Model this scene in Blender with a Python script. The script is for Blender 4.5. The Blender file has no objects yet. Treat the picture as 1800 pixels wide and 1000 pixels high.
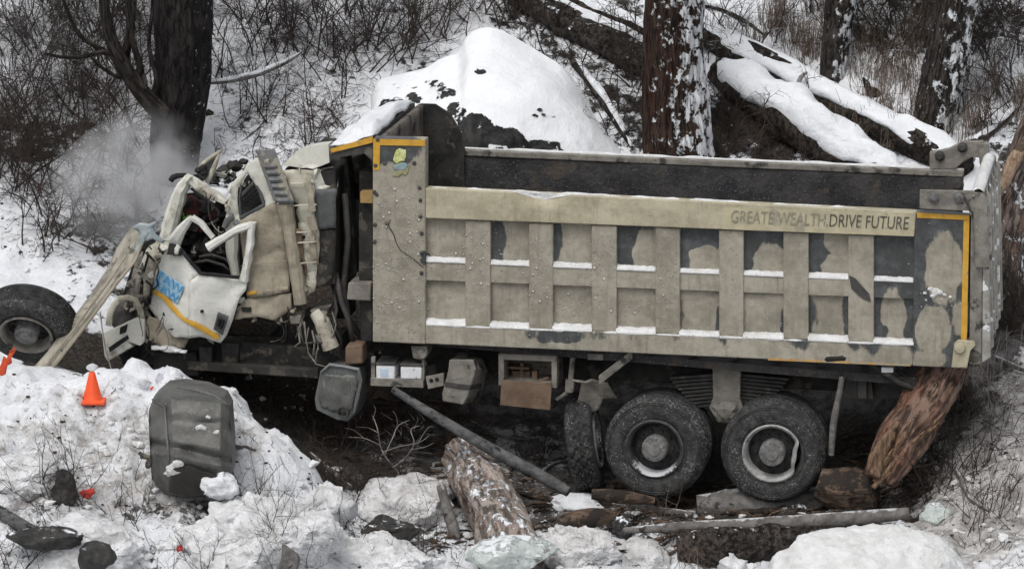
import bpy, bmesh, math, random
import numpy as np
from mathutils import Vector, Matrix

R = math.radians
SC = bpy.context.scene
COL = SC.collection

# ------------------------------------------------------------------ camera
CAM_POS = np.array([0.0, -40.0, 8.72])
PITCH = R(12.3)
F_PX = 6960.0                      # focal length in photo pixels (photo 1800 x 1000)
cam_data = bpy.data.cameras.new("camera")
cam = bpy.data.objects.new("camera", cam_data)
COL.objects.link(cam)
cam.location = CAM_POS
cam.rotation_euler = (R(90) - PITCH, 0, 0)
cam_data.sensor_width = 36.0
cam_data.lens = 36.0 * F_PX / 1800.0
cam_data.clip_start = 0.5
cam_data.clip_end = 500.0
SC.camera = cam

# ------------------------------------------------------------------ sky and sun (overcast winter day)
SUN_EL, SUN_AZ = R(58), R(205)     # azimuth clockwise from +Y: from behind the camera, a little to its left
world = bpy.data.worlds.new("World")
SC.world = world
world.use_nodes = True
wn = world.node_tree
wn.nodes.clear()
sky = wn.nodes.new("ShaderNodeTexSky")
sky.sky_type = 'NISHITA'
sky.sun_disc = False
sky.sun_elevation = SUN_EL
sky.sun_rotation = SUN_AZ
sky.air_density = 1.0
sky.dust_density = 4.0
sky.ozone_density = 1.0
hs = wn.nodes.new("ShaderNodeHueSaturation")
hs.inputs['Saturation'].default_value = 0.22
bg = wn.nodes.new("ShaderNodeBackground")
bg.inputs['Strength'].default_value = 0.13
wo = wn.nodes.new("ShaderNodeOutputWorld")
wn.links.new(sky.outputs[0], hs.inputs['Color'])
wn.links.new(hs.outputs[0], bg.inputs['Color'])
wn.links.new(bg.outputs[0], wo.inputs['Surface'])

sun_data = bpy.data.lights.new("sun", 'SUN')
sun_data.energy = 0.9
sun_data.angle = R(28)
sun_data.color = (1.0, 0.97, 0.93)
sun = bpy.data.objects.new("sun", sun_data)
COL.objects.link(sun)
_d = Vector((math.sin(SUN_AZ) * math.cos(SUN_EL), math.cos(SUN_AZ) * math.cos(SUN_EL), math.sin(SUN_EL)))
sun.rotation_euler = _d.to_track_quat('Z', 'Y').to_euler()
sun.location = _d * 60

SC.view_settings.view_transform = 'Standard'
SC.view_settings.look = 'None'
SC.view_settings.exposure = 0.17
SC.view_settings.gamma = 1.0
SC.render.engine = 'CYCLES'
SC.cycles.max_bounces = 6
SC.cycles.diffuse_bounces = 3
SC.cycles.volume_bounces = 1
SC.cycles.volume_step_rate = 2.0
SC.cycles.use_denoising = True

# ------------------------------------------------------------------ numpy noise
def _hash(ix, iy, iz, seed):
    h = (ix.astype(np.int64) * 374761393 + iy.astype(np.int64) * 668265263 + iz.astype(np.int64) * 2147483647 + seed * 974634911) & 0xFFFFFFFF
    h = ((h ^ (h >> 13)) * 1274126177) & 0xFFFFFFFF
    h = (h ^ (h >> 16)) & 0xFFFFFFFF
    return h.astype(np.float64) / 4294967295.0

def vnoise(p, seed=0):
    """value noise in -1..1; p is N x 3"""
    f = np.floor(p)
    t = p - f
    t = t * t * t * (t * (t * 6 - 15) + 10)
    i = f.astype(np.int64)
    r = 0
    for dx in (0, 1):
        wx = t[:, 0] if dx else 1 - t[:, 0]
        for dy in (0, 1):
            wy = t[:, 1] if dy else 1 - t[:, 1]
            for dz in (0, 1):
                wz = t[:, 2] if dz else 1 - t[:, 2]
                r = r + wx * wy * wz * _hash(i[:, 0] + dx, i[:, 1] + dy, i[:, 2] + dz, seed)
    return r * 2 - 1

def fbm(p, octaves=4, freq=1.0, seed=0, gain=0.5):
    p = np.asarray(p, float) * freq
    a, s, tot = 1.0, 0.0, 0.0
    for o in range(octaves):
        s = s + a * vnoise(p + 17.3 * o, seed + o)
        tot += a
        a *= gain
        p = p * 2.03
    return s / tot

def sstep(a, b, x):
    t = np.clip((np.asarray(x, float) - a) / (b - a), 0, 1)
    return t * t * (3 - 2 * t)

# ------------------------------------------------------------------ pixel rays of the photograph -> points of the place
_cp, _sp = math.cos(PITCH), math.sin(PITCH)
def ray(px, py):
    x, y = (px - 900.0) / F_PX, -(py - 500.0) / F_PX
    return np.array([x, _cp + y * _sp, -_sp + y * _cp])

def W(px, py, Y):
    """world point seen at photo pixel (px,py) at depth Y"""
    d = ray(px, py)
    return CAM_POS + d * ((Y - CAM_POS[1]) / d[1])

YAW = R(-10.0)
T_O = np.array([0.0, 0.0, -2.2])             # base of the truck
T_X = np.array([math.cos(YAW), math.sin(YAW), 0.0])
T_Y = np.array([-math.sin(YAW), math.cos(YAW), 0.0])

def P(px, py, v=0.0):
    """point in the truck's own axes (u rearwards, v away from us, w up) seen at photo pixel on plane v"""
    d = ray(px, py)
    t = (v - np.dot(CAM_POS - T_O, T_Y)) / np.dot(d, T_Y)
    q = CAM_POS + d * t - T_O
    return np.array([np.dot(q, T_X), np.dot(q, T_Y), q[2]])

def T2W(p):
    return T_O + T_X * p[0] + T_Y * p[1] + np.array([0, 0, p[2]])

# ------------------------------------------------------------------ mesh builder
class MB:
    def __init__(self):
        self.v, self.f, self.mi = [], [], []
        self.attr = {}
    def add(self, verts, faces, m=0):
        o = len(self.v)
        self.v.extend([tuple(map(float, q)) for q in verts])
        self.f.extend([tuple(i + o for i in f) for f in faces])
        self.mi.extend([m] * len(faces))
        return o
    def hexa(self, c, m=0):
        """8 corners: bottom 0-3 (ccw), top 4-7"""
        self.add(c, [(3, 2, 1, 0), (4, 5, 6, 7), (0, 1, 5, 4), (1, 2, 6, 5), (2, 3, 7, 6), (3, 0, 4, 7)], m)
    def box(self, lo, hi, m=0):
        x0, y0, z0 = lo
        x1, y1, z1 = hi
        self.hexa([(x0, y0, z0), (x1, y0, z0), (x1, y1, z0), (x0, y1, z0), (x0, y0, z1), (x1, y0, z1), (x1, y1, z1), (x0, y1, z1)], m)
    def prism(self, poly, ext, m=0):
        """polygon (list of 3-D points) extruded by the vector ext"""
        n = len(poly)
        a = [np.array(q, float) for q in poly]
        b = [q + np.array(ext, float) for q in a]
        self.add(a + b, [tuple(range(n)), tuple(range(2 * n - 1, n - 1, -1))] + [(i, n + i, n + (i + 1) % n, (i + 1) % n) for i in range(n)], m)
    def loft(self, a, b, m=0):
        """closed solid between two polygons with the same number of points"""
        n = len(a)
        self.add(list(a) + list(b), [tuple(range(n)), tuple(range(2 * n - 1, n - 1, -1))] + [(i, n + i, n + (i + 1) % n, (i + 1) % n) for i in range(n)], m)
    def tube(self, pts, rad, n=8, m=0, caps=True, squash=1.0):
        pts = [np.array(q, float) for q in pts]
        k = len(pts)
        if not hasattr(rad, '__len__'):
            rad = [rad] * k
        o = len(self.v)
        up = None
        for i in range(k):
            t = pts[min(i + 1, k - 1)] - pts[max(i - 1, 0)]
            t = t / (np.linalg.norm(t) + 1e-9)
            if up is None:
                up = np.array([0, 0, 1.0]) if abs(t[2]) < 0.9 else np.array([0, 1.0, 0])
            a = np.cross(t, up); a /= np.linalg.norm(a) + 1e-9
            b = np.cross(a, t)
            up = b
            for j in range(n):
                th = 2 * math.pi * j / n
                q = pts[i] + rad[i] * (math.cos(th) * a + squash * math.sin(th) * b)
                self.v.append((float(q[0]), float(q[1]), float(q[2])))
        for i in range(k - 1):
            for j in range(n):
                j2 = (j + 1) % n
                self.f.append((o + i * n + j, o + i * n + j2, o + (i + 1) * n + j2, o + (i + 1) * n + j)); self.mi.append(m)
        if caps:
            self.f.append(tuple(o + j for j in range(n - 1, -1, -1))); self.mi.append(m)
            self.f.append(tuple(o + (k - 1) * n + j for j in range(n))); self.mi.append(m)
    def thin(self, path, radii):
        """three-sided twig, plain python for speed"""
        ax = [path[-1][i] - path[0][i] for i in range(3)]
        l = math.sqrt(ax[0] ** 2 + ax[1] ** 2 + ax[2] ** 2) + 1e-9
        ax = [q / l for q in ax]
        if abs(ax[2]) < .9: a = (ax[1], -ax[0], 0.0)
        else: a = (0.0, ax[2], -ax[1])
        l = math.sqrt(a[0] ** 2 + a[1] ** 2 + a[2] ** 2) + 1e-9
        a = (a[0] / l, a[1] / l, a[2] / l)
        b = (ax[1] * a[2] - ax[2] * a[1], ax[2] * a[0] - ax[0] * a[2], ax[0] * a[1] - ax[1] * a[0])
        o = len(self.v)
        for q, r in zip(path, radii):
            for c, s in ((1, 0), (-.5, .866), (-.5, -.866)):
                self.v.append((q[0] + r * (c * a[0] + s * b[0]), q[1] + r * (c * a[1] + s * b[1]), q[2] + r * (c * a[2] + s * b[2])))
        for k in range(len(path) - 1):
            i = o + 3 * k
            for j in range(3):
                j2 = (j + 1) % 3
                self.f.append((i + j, i + j2, i + 3 + j2, i + 3 + j)); self.mi.append(0)
    def lathe(self, prof, c, ax, n=48, m=0, ref=(0, 0, 1), closed=False, mod=None):
        """profile of (radius, along-axis) turned round axis ax through c"""
        ax = np.array(ax, float); ax /= np.linalg.norm(ax)
        a = np.cross(ax, np.array(ref, float)); a /= np.linalg.norm(a)
        b = np.cross(a, ax)
        c = np.array(c, float)
        o, k = len(self.v), len(prof)
        for j in range(n):
            th = 2 * math.pi * j / n
            for i, (r, h) in enumerate(prof):
                if mod: r, h2 = mod(i, j, th, r, h)
                else: h2 = h
                q = c + ax * h2 + r * (math.cos(th) * a + math.sin(th) * b)
                self.v.append((float(q[0]), float(q[1]), float(q[2])))
        for j in range(n):
            j2 = (j + 1) % n
            for i in range(k if closed else k - 1):
                i2 = (i + 1) % k
                self.f.append((o + j * k + i, o + j * k + i2, o + j2 * k + i2, o + j2 * k + i)); self.mi.append(m)
    def grid(self, fn, nu, nv, m=0):
        """fn(u,v in 0..1) -> point, as a sheet"""
        o = len(self.v)
        for j in range(nv + 1):
            for i in range(nu + 1):
                q = fn(i / nu, j / nv)
                self.v.append((float(q[0]), float(q[1]), float(q[2])))
        for j in range(nv):
            for i in range(nu):
                a = o + j * (nu + 1) + i
                self.f.append((a, a + 1, a + nu + 2, a + nu + 1)); self.mi.append(m)
    def blob(self, c, r, sub=3, amp=0.2, freq=1.5, seed=0, m=0, faceted=0.0, flat=None, oct=3):
        """lumpy closed solid (icosphere) with radii r"""
        bm = bmesh.new()
        bmesh.ops.create_icosphere(bm, subdivisions=sub, radius=1.0)
        p = np.array([q.co[:] for q in bm.verts])
        fs = [tuple(q.index for q in f.verts) for f in bm.faces]
        bm.free()
        if faceted:
            rs = np.random.RandomState(seed)
            for _ in range(11):
                nrm = rs.normal(size=3); nrm /= np.linalg.norm(nrm)
                d = rs.uniform(0.55, 0.85)
                over = np.maximum(p @ nrm - d, 0)
                p = p - faceted * over[:, None] * nrm[None]
        p = p * (1 + amp * fbm(p + seed * 7.1, oct, freq, seed))[:, None]
        p = p * np.array(r, float)
        if flat is not None:
            p[:, 2] = np.maximum(p[:, 2], flat)
        self.add(p + np.array(c, float), fs, m)
    def displace(self, amp, freq, octaves=3, seed=0, start=0, axis=None):
        p = np.array(self.v[start:])
        if not len(p): return
        if axis is None:
            d = np.stack([fbm(p + 31.7 * k, octaves, freq, seed + 9 * k) for k in range(3)], 1) * amp
        else:
            d = fbm(p, octaves, freq, seed)[:, None] * np.array(axis, float)[None] * amp
        p = p + d
        self.v[start:] = [tuple(q) for q in p.tolist()]
    def build(self, name, mat, parent=None, loc=None, smooth=30, bevel=0.0, attrs=None, solid=0.0):
        """one mesh object; with a parent the vertices are in the parent's world-placed frame"""
        v = np.array(self.v, float)
        root = parent
        while root is not None and root.parent is not None:
            root = root.parent
        if root is not None and root.get('_frame') != 'truck':
            v = v - np.array(root.location[:])
        elif parent is None and loc is not None:
            v = v - np.array(loc, float)
        me = bpy.data.meshes.new(name)
        me.from_pydata([tuple(q) for q in v.tolist()], [], self.f)
        mats = mat if isinstance(mat, (list, tuple)) else [mat]
        for q in mats: me.materials.append(q)
        if len(mats) > 1:
            me.polygons.foreach_set('material_index', np.array(self.mi, dtype=np.int32))
        if attrs:
            for k, arr in attrs.items():
                arr = np.asarray(arr, dtype=np.float32)
                if arr.ndim == 2:
                    me.attributes.new(k, 'FLOAT_VECTOR', 'POINT').data.foreach_set('vector', arr.ravel())
                else:
                    me.attributes.new(k, 'FLOAT', 'POINT').data.foreach_set('value', arr)
        bm = bmesh.new(); bm.from_mesh(me)
        bmesh.ops.recalc_face_normals(bm, faces=bm.faces[:])
        bm.to_mesh(me); bm.free()
        if smooth:
            me.polygons.foreach_set('use_smooth', np.ones(len(me.polygons), dtype=bool))
            if smooth < 180:
                me.set_sharp_from_angle(angle=R(smooth))
        me.update()
        o = bpy.data.objects.new(name, me)
        COL.objects.link(o)
        if parent is not None: o.parent = parent
        elif loc is not None: o.location = loc
        if solid:
            md = o.modifiers.new('solid', 'SOLIDIFY'); md.thickness = solid; md.offset = 0
        if bevel:
            md = o.modifiers.new('bevel', 'BEVEL'); md.width = bevel; md.segments = 2; md.limit_method = 'ANGLE'; md.angle_limit = R(40)
        return o

def tag(o, label=None, cat=None, group=None, kind=None):
    if label: o['label'] = label
    if cat: o['category'] = cat
    if group: o['group'] = group
    if kind: o['kind'] = kind
    return o

def thing(name, label, cat, loc, group=None):
    o = bpy.data.objects.new(name, None)
    COL.objects.link(o)
    o.empty_display_size = 0.2
    o.location = [float(q) for q in loc]
    return tag(o, label, cat, group)

def clone(o, parent=None):
    c = o.copy()
    COL.objects.link(c)
    if parent is not None: c.parent = parent
    for ch in list(o.children): clone(ch, c)
    return c

def ragged(loop, jag, seed, step=0.035):
    """torn outline: extra points along each edge, shaken"""
    out = []
    L = [np.array(q, float) for q in loop]
    for i in range(len(L)):
        a, b = L[i], L[(i + 1) % len(L)]
        k = max(1, int(np.linalg.norm(b - a) / step))
        for j in range(k):
            q = a + (b - a) * j / k
            out.append(q)
    n = np.array(out)
    d = np.stack([fbm(n + 3.3 * c, 3, 9.0, seed + c) for c in range(3)], 1) * np.array([1, .4, 1]) * jag * 1.8
    return list(n + d)

def sheet(poly, hole=None, cuts=0.05, amp=0.01, freq=3.0, seed=0, nrm=(0, 1, 0), crease=0.0, jag=0.0):
    """thin crumpled sheet: outline (3-D points) with optional holes, cut fine and dented. Returns verts, faces"""
    bm = bmesh.new()
    edges = []
    for loop in [poly] + (hole or []):
        if jag: loop = ragged(loop, jag, seed)
        vs = [bm.verts.new(tuple(map(float, q))) for q in loop]
        for i in range(len(vs)):
            edges.append(bm.edges.new((vs[i], vs[(i + 1) % len(vs)])))
    bmesh.ops.triangle_fill(bm, edges=edges, use_beauty=True, use_dissolve=False)
    for _ in range(9):
        long = [e for e in bm.edges if e.calc_length() > cuts]
        if not long or len(bm.verts) > 9000: break
        bmesh.ops.subdivide_edges(bm, edges=long, cuts=1, use_grid_fill=False)
        bmesh.ops.triangulate(bm, faces=[f for f in bm.faces if len(f.verts) > 3])
    bm.verts.index_update()
    p = np.array([q.co[:] for q in bm.verts])
    fs = [tuple(q.index for q in f.verts) for f in bm.faces]
    bm.free()
    n = np.array(nrm, float)
    d = fbm(p, 3, freq, seed)
    if crease:
        d = d + crease * (1 - 2 * np.abs(fbm(p + 5.5, 2, freq * 0.8, seed + 3)))
    p = p + (d * amp)[:, None] * n[None]
    return p, fs

def panel(name, poly, mat, parent, hole=None, cuts=0.05, amp=0.012, freq=3.0, seed=0, thick=0.012, nrm=(0, 1, 0), crease=0.0, attr=None, smooth=22, jag=0.009):
    mb = MB()
    p, fs = sheet(poly, hole, cuts, amp, freq, seed, nrm, crease, jag)
    mb.add(p, fs)
    return mb.build(name, mat, parent, smooth=smooth, solid=thick, attrs=attr(p) if attr else None)
# ------------------------------------------------------------------ procedural materials
class NT:
    def __init__(self, name):
        self.m = bpy.data.materials.new(name)
        self.m.use_nodes = True
        self.t = self.m.node_tree
        self.t.nodes.clear()
        self.out = self.t.nodes.new('ShaderNodeOutputMaterial')
        self.bsdf = self.t.nodes.new('ShaderNodeBsdfPrincipled')
        self.t.links.new(self.bsdf.outputs[0], self.out.inputs['Surface'])
        self.co = self.t.nodes.new('ShaderNodeTexCoord').outputs['Object']
        self.geo = self.t.nodes.new('ShaderNodeNewGeometry')
    def put(self, node, sock, val):
        if isinstance(val, bpy.types.NodeSocket): self.t.links.new(val, node.inputs[sock])
        else:
            if isinstance(val, tuple) and len(val) == 3 and node.inputs[sock].type == 'RGBA': val = val + (1,)
            node.inputs[sock].default_value = val
    def coords(self, scale=(1, 1, 1), off=(0, 0, 0)):
        n = self.t.nodes.new('ShaderNodeMapping')
        self.t.links.new(self.co, n.inputs['Vector'])
        n.inputs['Scale'].default_value = scale
        n.inputs['Location'].default_value = off
        return n.outputs[0]
    def noise(self, scale, detail=5, rough=0.6, vec=None, dist=0.0):
        n = self.t.nodes.new('ShaderNodeTexNoise')
        self.t.links.new(vec or self.co, n.inputs['Vector'])
        n.inputs['Scale'].default_value = scale
        n.inputs['Detail'].default_value = detail
        n.inputs['Roughness'].default_value = rough
        n.inputs['Distortion'].default_value = dist
        return n.outputs[0]
    def voro(self, scale, feature='F1', vec=None, rnd=1.0):
        n = self.t.nodes.new('ShaderNodeTexVoronoi')
        n.feature = feature
        self.t.links.new(vec or self.co, n.inputs['Vector'])
        n.inputs['Scale'].default_value = scale
        n.inputs['Randomness'].default_value = rnd
        return n
    def ramp(self, fac, lo, hi):
        """smooth 0..1 between lo and hi"""
        n = self.t.nodes.new('ShaderNodeMapRange')
        n.interpolation_type = 'SMOOTHSTEP'
        self.put(n, 'Value', fac)
        n.inputs['From Min'].default_value = lo
        n.inputs['From Max'].default_value = hi
        return n.outputs[0]
    def cramp(self, fac, stops):
        n = self.t.nodes.new('ShaderNodeValToRGB')
        self.put(n, 'Fac', fac)
        el = n.color_ramp.elements
        while len(el) < len(stops): el.new(0.5)
        for e, (p, c) in zip(el, stops):
            e.position = p
            e.color = c + (1,) if len(c) == 3 else c
        return n.outputs[0]
    def mix(self, fac, a, b):
        n = self.t.nodes.new('ShaderNodeMix')
        n.data_type = 'RGBA'
        n.clamp_factor = True
        self.put(n, 0, fac)
        self.put(n, 6, a)
        self.put(n, 7, b)
        return n.outputs[2]
    def math(self, op, a, b=0.0, clamp=False):
        n = self.t.nodes.new('ShaderNodeMath')
        n.operation = op
        n.use_clamp = clamp
        self.put(n, 0, a)
        self.put(n, 1, b)
        return n.outputs[0]
    def attr(self, name):
        n = self.t.nodes.new('ShaderNodeAttribute')
        n.attribute_name = name
        return n.outputs['Fac']
    def nz(self, axis='Z'):
        n = self.t.nodes.new('ShaderNodeSeparateXYZ')
        self.t.links.new(self.geo.outputs['Normal'], n.inputs[0])
        return n.outputs[axis]
    def xyz(self, axis):
        n = self.t.nodes.new('ShaderNodeSeparateXYZ')
        self.t.links.new(self.co, n.inputs[0])
        return n.outputs[axis]
    def finish(self, color, rough=0.8, bump=None, bdist=0.01, bstr=1.0, metal=0.0, spec=0.3):
        self.put(self.bsdf, 'Base Color', color)
        self.put(self.bsdf, 'Roughness', rough)
        self.put(self.bsdf, 'Metallic', metal)
        self.bsdf.inputs['Specular IOR Level'].default_value = spec
        if bump is not None:
            b = self.t.nodes.new('ShaderNodeBump')
            b.inputs['Strength'].default_value = bstr
            b.inputs['Distance'].default_value = bdist
            self.put(b, 'Height', bump)
            self.t.links.new(b.outputs[0], self.bsdf.inputs['Normal'])
        return self.m

SNOW = (0.83, 0.85, 0.88)

def m_generic(name, c0, c1, scale=6.0, rough=0.8, bdist=0.01, bscale=20.0, speck=None, speck_scale=60.0, speck_lo=0.62, snow=0.0, snow_lo=0.55, snow_scale=8.0, stretch=None, metal=0.0, spec=0.3, dirt=None, dirt_lo=0.5, dirt_scale=2.0, rough2=None):
    t = NT(name)
    vec = t.coords(stretch) if stretch else None
    n = t.noise(scale, 6, 0.65, vec)
    col = t.mix(t.ramp(n, 0.32, 0.68), c0, c1)
    rg = rough
    if dirt:
        dm = t.ramp(t.noise(dirt_scale, 6, 0.62), dirt_lo, dirt_lo + 0.08)
        col = t.mix(dm, col, dirt)
    h = t.noise(bscale, 5, 0.6, vec)
    if speck:
        sm = t.ramp(t.noise(speck_scale, 3, 0.55), speck_lo, speck_lo + 0.05)
        col = t.mix(sm, col, speck)
        h = t.math('ADD', h, t.math('MULTIPLY', sm, 0.5))
    if snow:
        nn = t.noise(snow_scale, 6, 0.65)
        s = t.math('ADD', t.nz(), t.math('MULTIPLY', t.math('SUBTRACT', nn, 0.5), 1.6))
        sm = t.math('MULTIPLY', t.ramp(s, snow_lo, snow_lo + 0.15), snow)
        col = t.mix(sm, col, SNOW)
        h = t.math('ADD', h, t.math('MULTIPLY', sm, 0.8))
        rg = t.math('MAXIMUM', sm, rough)
    return t.finish(col, rg, h, bdist, metal=metal, spec=spec)

# ground: snow, trodden dirty snow, dark soil and litter (vertex attribute "soil" says how much)
def m_ground():
    t = NT('ground_snow_soil')
    big, mid, fine = t.noise(0.9, 6, 0.6), t.noise(4.5, 8, 0.68), t.noise(28, 6, 0.7)
    soil = t.attr('soil'); ash = t.attr('ash')
    snow = t.mix(t.ramp(mid, 0.3, 0.7), (0.70, 0.72, 0.755), (0.86, 0.875, 0.90))
    grit = t.ramp(t.math('ADD', fine, t.math('MULTIPLY', t.math('SUBTRACT', t.noise(1.6, 4, 0.6), 0.5), 0.35)), 0.62, 0.72)
    snow = t.mix(t.math('MULTIPLY', grit, 0.65), snow, (0.16, 0.145, 0.13))
    greyer = t.mix(t.ramp(mid, 0.35, 0.65), (0.30, 0.285, 0.27), (0.58, 0.57, 0.56))
    am = t.ramp(t.math('ADD', ash, t.math('MULTIPLY', t.math('SUBTRACT', t.noise(7, 7, 0.7), 0.5), 1.5)), 0.35, 0.75)
    snow = t.mix(am, snow, greyer)
    earth = t.mix(t.ramp(fine, 0.35, 0.7), (0.018, 0.016, 0.015), (0.085, 0.073, 0.062))
    earth = t.mix(t.ramp(big, 0.55, 0.75), earth, (0.075, 0.055, 0.040))
    earth = t.mix(t.math('MULTIPLY', t.ramp(ash, 0.15, 0.5), t.ramp(mid, 0.35, 0.65)), earth, (0.17, 0.165, 0.162))
    earth = t.mix(t.ramp(t.noise(40, 3, 0.6), 0.70, 0.76), earth, (0.45, 0.45, 0.46))
    s = t.math('ADD', soil, t.math('MULTIPLY', t.math('SUBTRACT', t.noise(6.0, 9, 0.74), 0.5), 2.0))
    s = t.math('ADD', s, t.math('MULTIPLY', t.math('SUBTRACT', t.noise(1.9, 5, 0.65), 0.5), 1.5))
    s = t.math('ADD', s, t.math('MULTIPLY', t.math('SUBTRACT', fine, 0.5), 0.5))
    sm = t.ramp(s, 0.44, 0.60)
    col = t.mix(sm, snow, earth)
    h = t.math('ADD', t.math('MULTIPLY', mid, 1.2), t.math('MULTIPLY', fine, 0.35))
    h = t.math('SUBTRACT', h, t.math('MULTIPLY', sm, 0.35))
    return t.finish(col, 0.9, h, 0.05, spec=0.15)

# clean snow with a few specks
def m_snow(name='snow', grit=0.70, tint=(0.84, 0.86, 0.885), low=(0.74, 0.76, 0.79), gritcol=(0.12, 0.11, 0.10)):
    t = NT(name)
    mid, fine = t.noise(5, 7, 0.62), t.noise(45, 5, 0.7)
    col = t.mix(t.ramp(mid, 0.3, 0.7), low, tint)
    col = t.mix(t.math('MULTIPLY', t.ramp(t.math('ADD', fine, t.math('MULTIPLY', t.math('SUBTRACT', t.noise(2.2, 4), 0.5), 0.35)), grit, grit + 0.07), 0.8), col, gritcol)
    return t.finish(col, 0.9, t.math('ADD', mid, t.math('MULTIPLY', fine, 0.25)), 0.05, spec=0.15)

# snow lying over rock; attribute "bare" lets ragged rock through
def m_cap():
    t = NT('snow_over_rock')
    mid, fine = t.noise(3.2, 8, 0.6), t.noise(40, 5, 0.7)
    snow = t.mix(t.ramp(mid, 0.3, 0.7), (0.76, 0.78, 0.80), (0.85, 0.865, 0.885))
    snow = t.mix(t.math('MULTIPLY', t.ramp(fine, 0.74, 0.80), 0.4), snow, (0.3, 0.24, 0.23))
    rk = t.mix(t.ramp(t.noise(8, 6, 0.7), 0.35, 0.7), (0.014, 0.014, 0.015), (0.06, 0.058, 0.056))
    b = t.math('ADD', t.attr('bare'), t.math('MULTIPLY', t.math('SUBTRACT', t.noise(5.5, 8, 0.66), 0.5), 2.2))
    bm_ = t.ramp(b, 0.50, 0.56)
    col = t.mix(bm_, snow, rk)
    h = t.math('SUBTRACT', t.math('ADD', t.math('MULTIPLY', mid, 1.2), t.math('MULTIPLY', fine, 0.10)), t.math('MULTIPLY', bm_, 1.2))
    return t.finish(col, 0.9, h, 0.04, spec=0.15)

# bark with snow blown onto one side
def m_bark(name, c0, c1, snow_dir=(0.6, -0.2, 0.6), snow_amt=0.0, vs=(7, 7, 1.6), red=None, snow_scale=9.0, patch=None, patch_lo=0.52):
    """bark drawn along the trunk: attribute "bk" holds (round, round, along) coordinates"""
    t = NT(name)
    an = t.t.nodes.new('ShaderNodeAttribute'); an.attribute_name = 'bk'
    mp = t.t.nodes.new('ShaderNodeMapping'); t.t.links.new(an.outputs['Vector'], mp.inputs['Vector']); mp.inputs['Scale'].default_value = vs
    vec = mp.outputs[0]
    n = t.noise(1.6, 9, 0.74, vec, 0.4)
    crack = t.ramp(t.noise(3.4, 8, 0.72, vec, 0.3), 0.34, 0.52)
    col = t.mix(t.ramp(n, 0.36, 0.66), c0, c1)
    if patch:
        pm = t.ramp(t.math('ADD', t.noise(0.42, 7, 0.68, vec), t.math('MULTIPLY', t.math('SUBTRACT', n, 0.5), 0.25)), patch_lo, patch_lo + 0.05)
        col = t.mix(pm, col, patch)
    if red:
        col = t.mix(t.math('MULTIPLY', t.ramp(t.noise(0.9, 7, 0.7, vec), 0.40, 0.66), 0.75), col, red)
    col = t.mix(t.math('MULTIPLY', t.math('SUBTRACT', 1.0, crack), 0.8), col, tuple(q * .35 for q in c0))
    h = t.math('ADD', t.math('MULTIPLY', crack, 0.8), t.math('MULTIPLY', n, 0.8))
    rg = 0.9
    if snow_amt:
        d = t.t.nodes.new('ShaderNodeVectorMath'); d.operation = 'DOT_PRODUCT'
        t.t.links.new(t.geo.outputs['Normal'], d.inputs[0])
        L = math.sqrt(sum(q * q for q in snow_dir))
        d.inputs[1].default_value = tuple(q / L for q in snow_dir)
        nn = t.noise(snow_scale, 6, 0.68, t.coords((1, 1, 0.8)))
        s = t.math('ADD', t.math('MULTIPLY', d.outputs['Value'], 0.55), t.math('MULTIPLY', t.math('SUBTRACT', nn, 0.5), 4.6))
        s = t.math('ADD', s, t.math('MULTIPLY', crack, 0.25))
        sm = t.ramp(s, 1.35 - snow_amt, 1.55 - snow_amt)
        col = t.mix(sm, col, SNOW)
        h = t.math('ADD', h, sm)
    return t.finish(col, rg, h, 0.035, spec=0.15)

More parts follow.
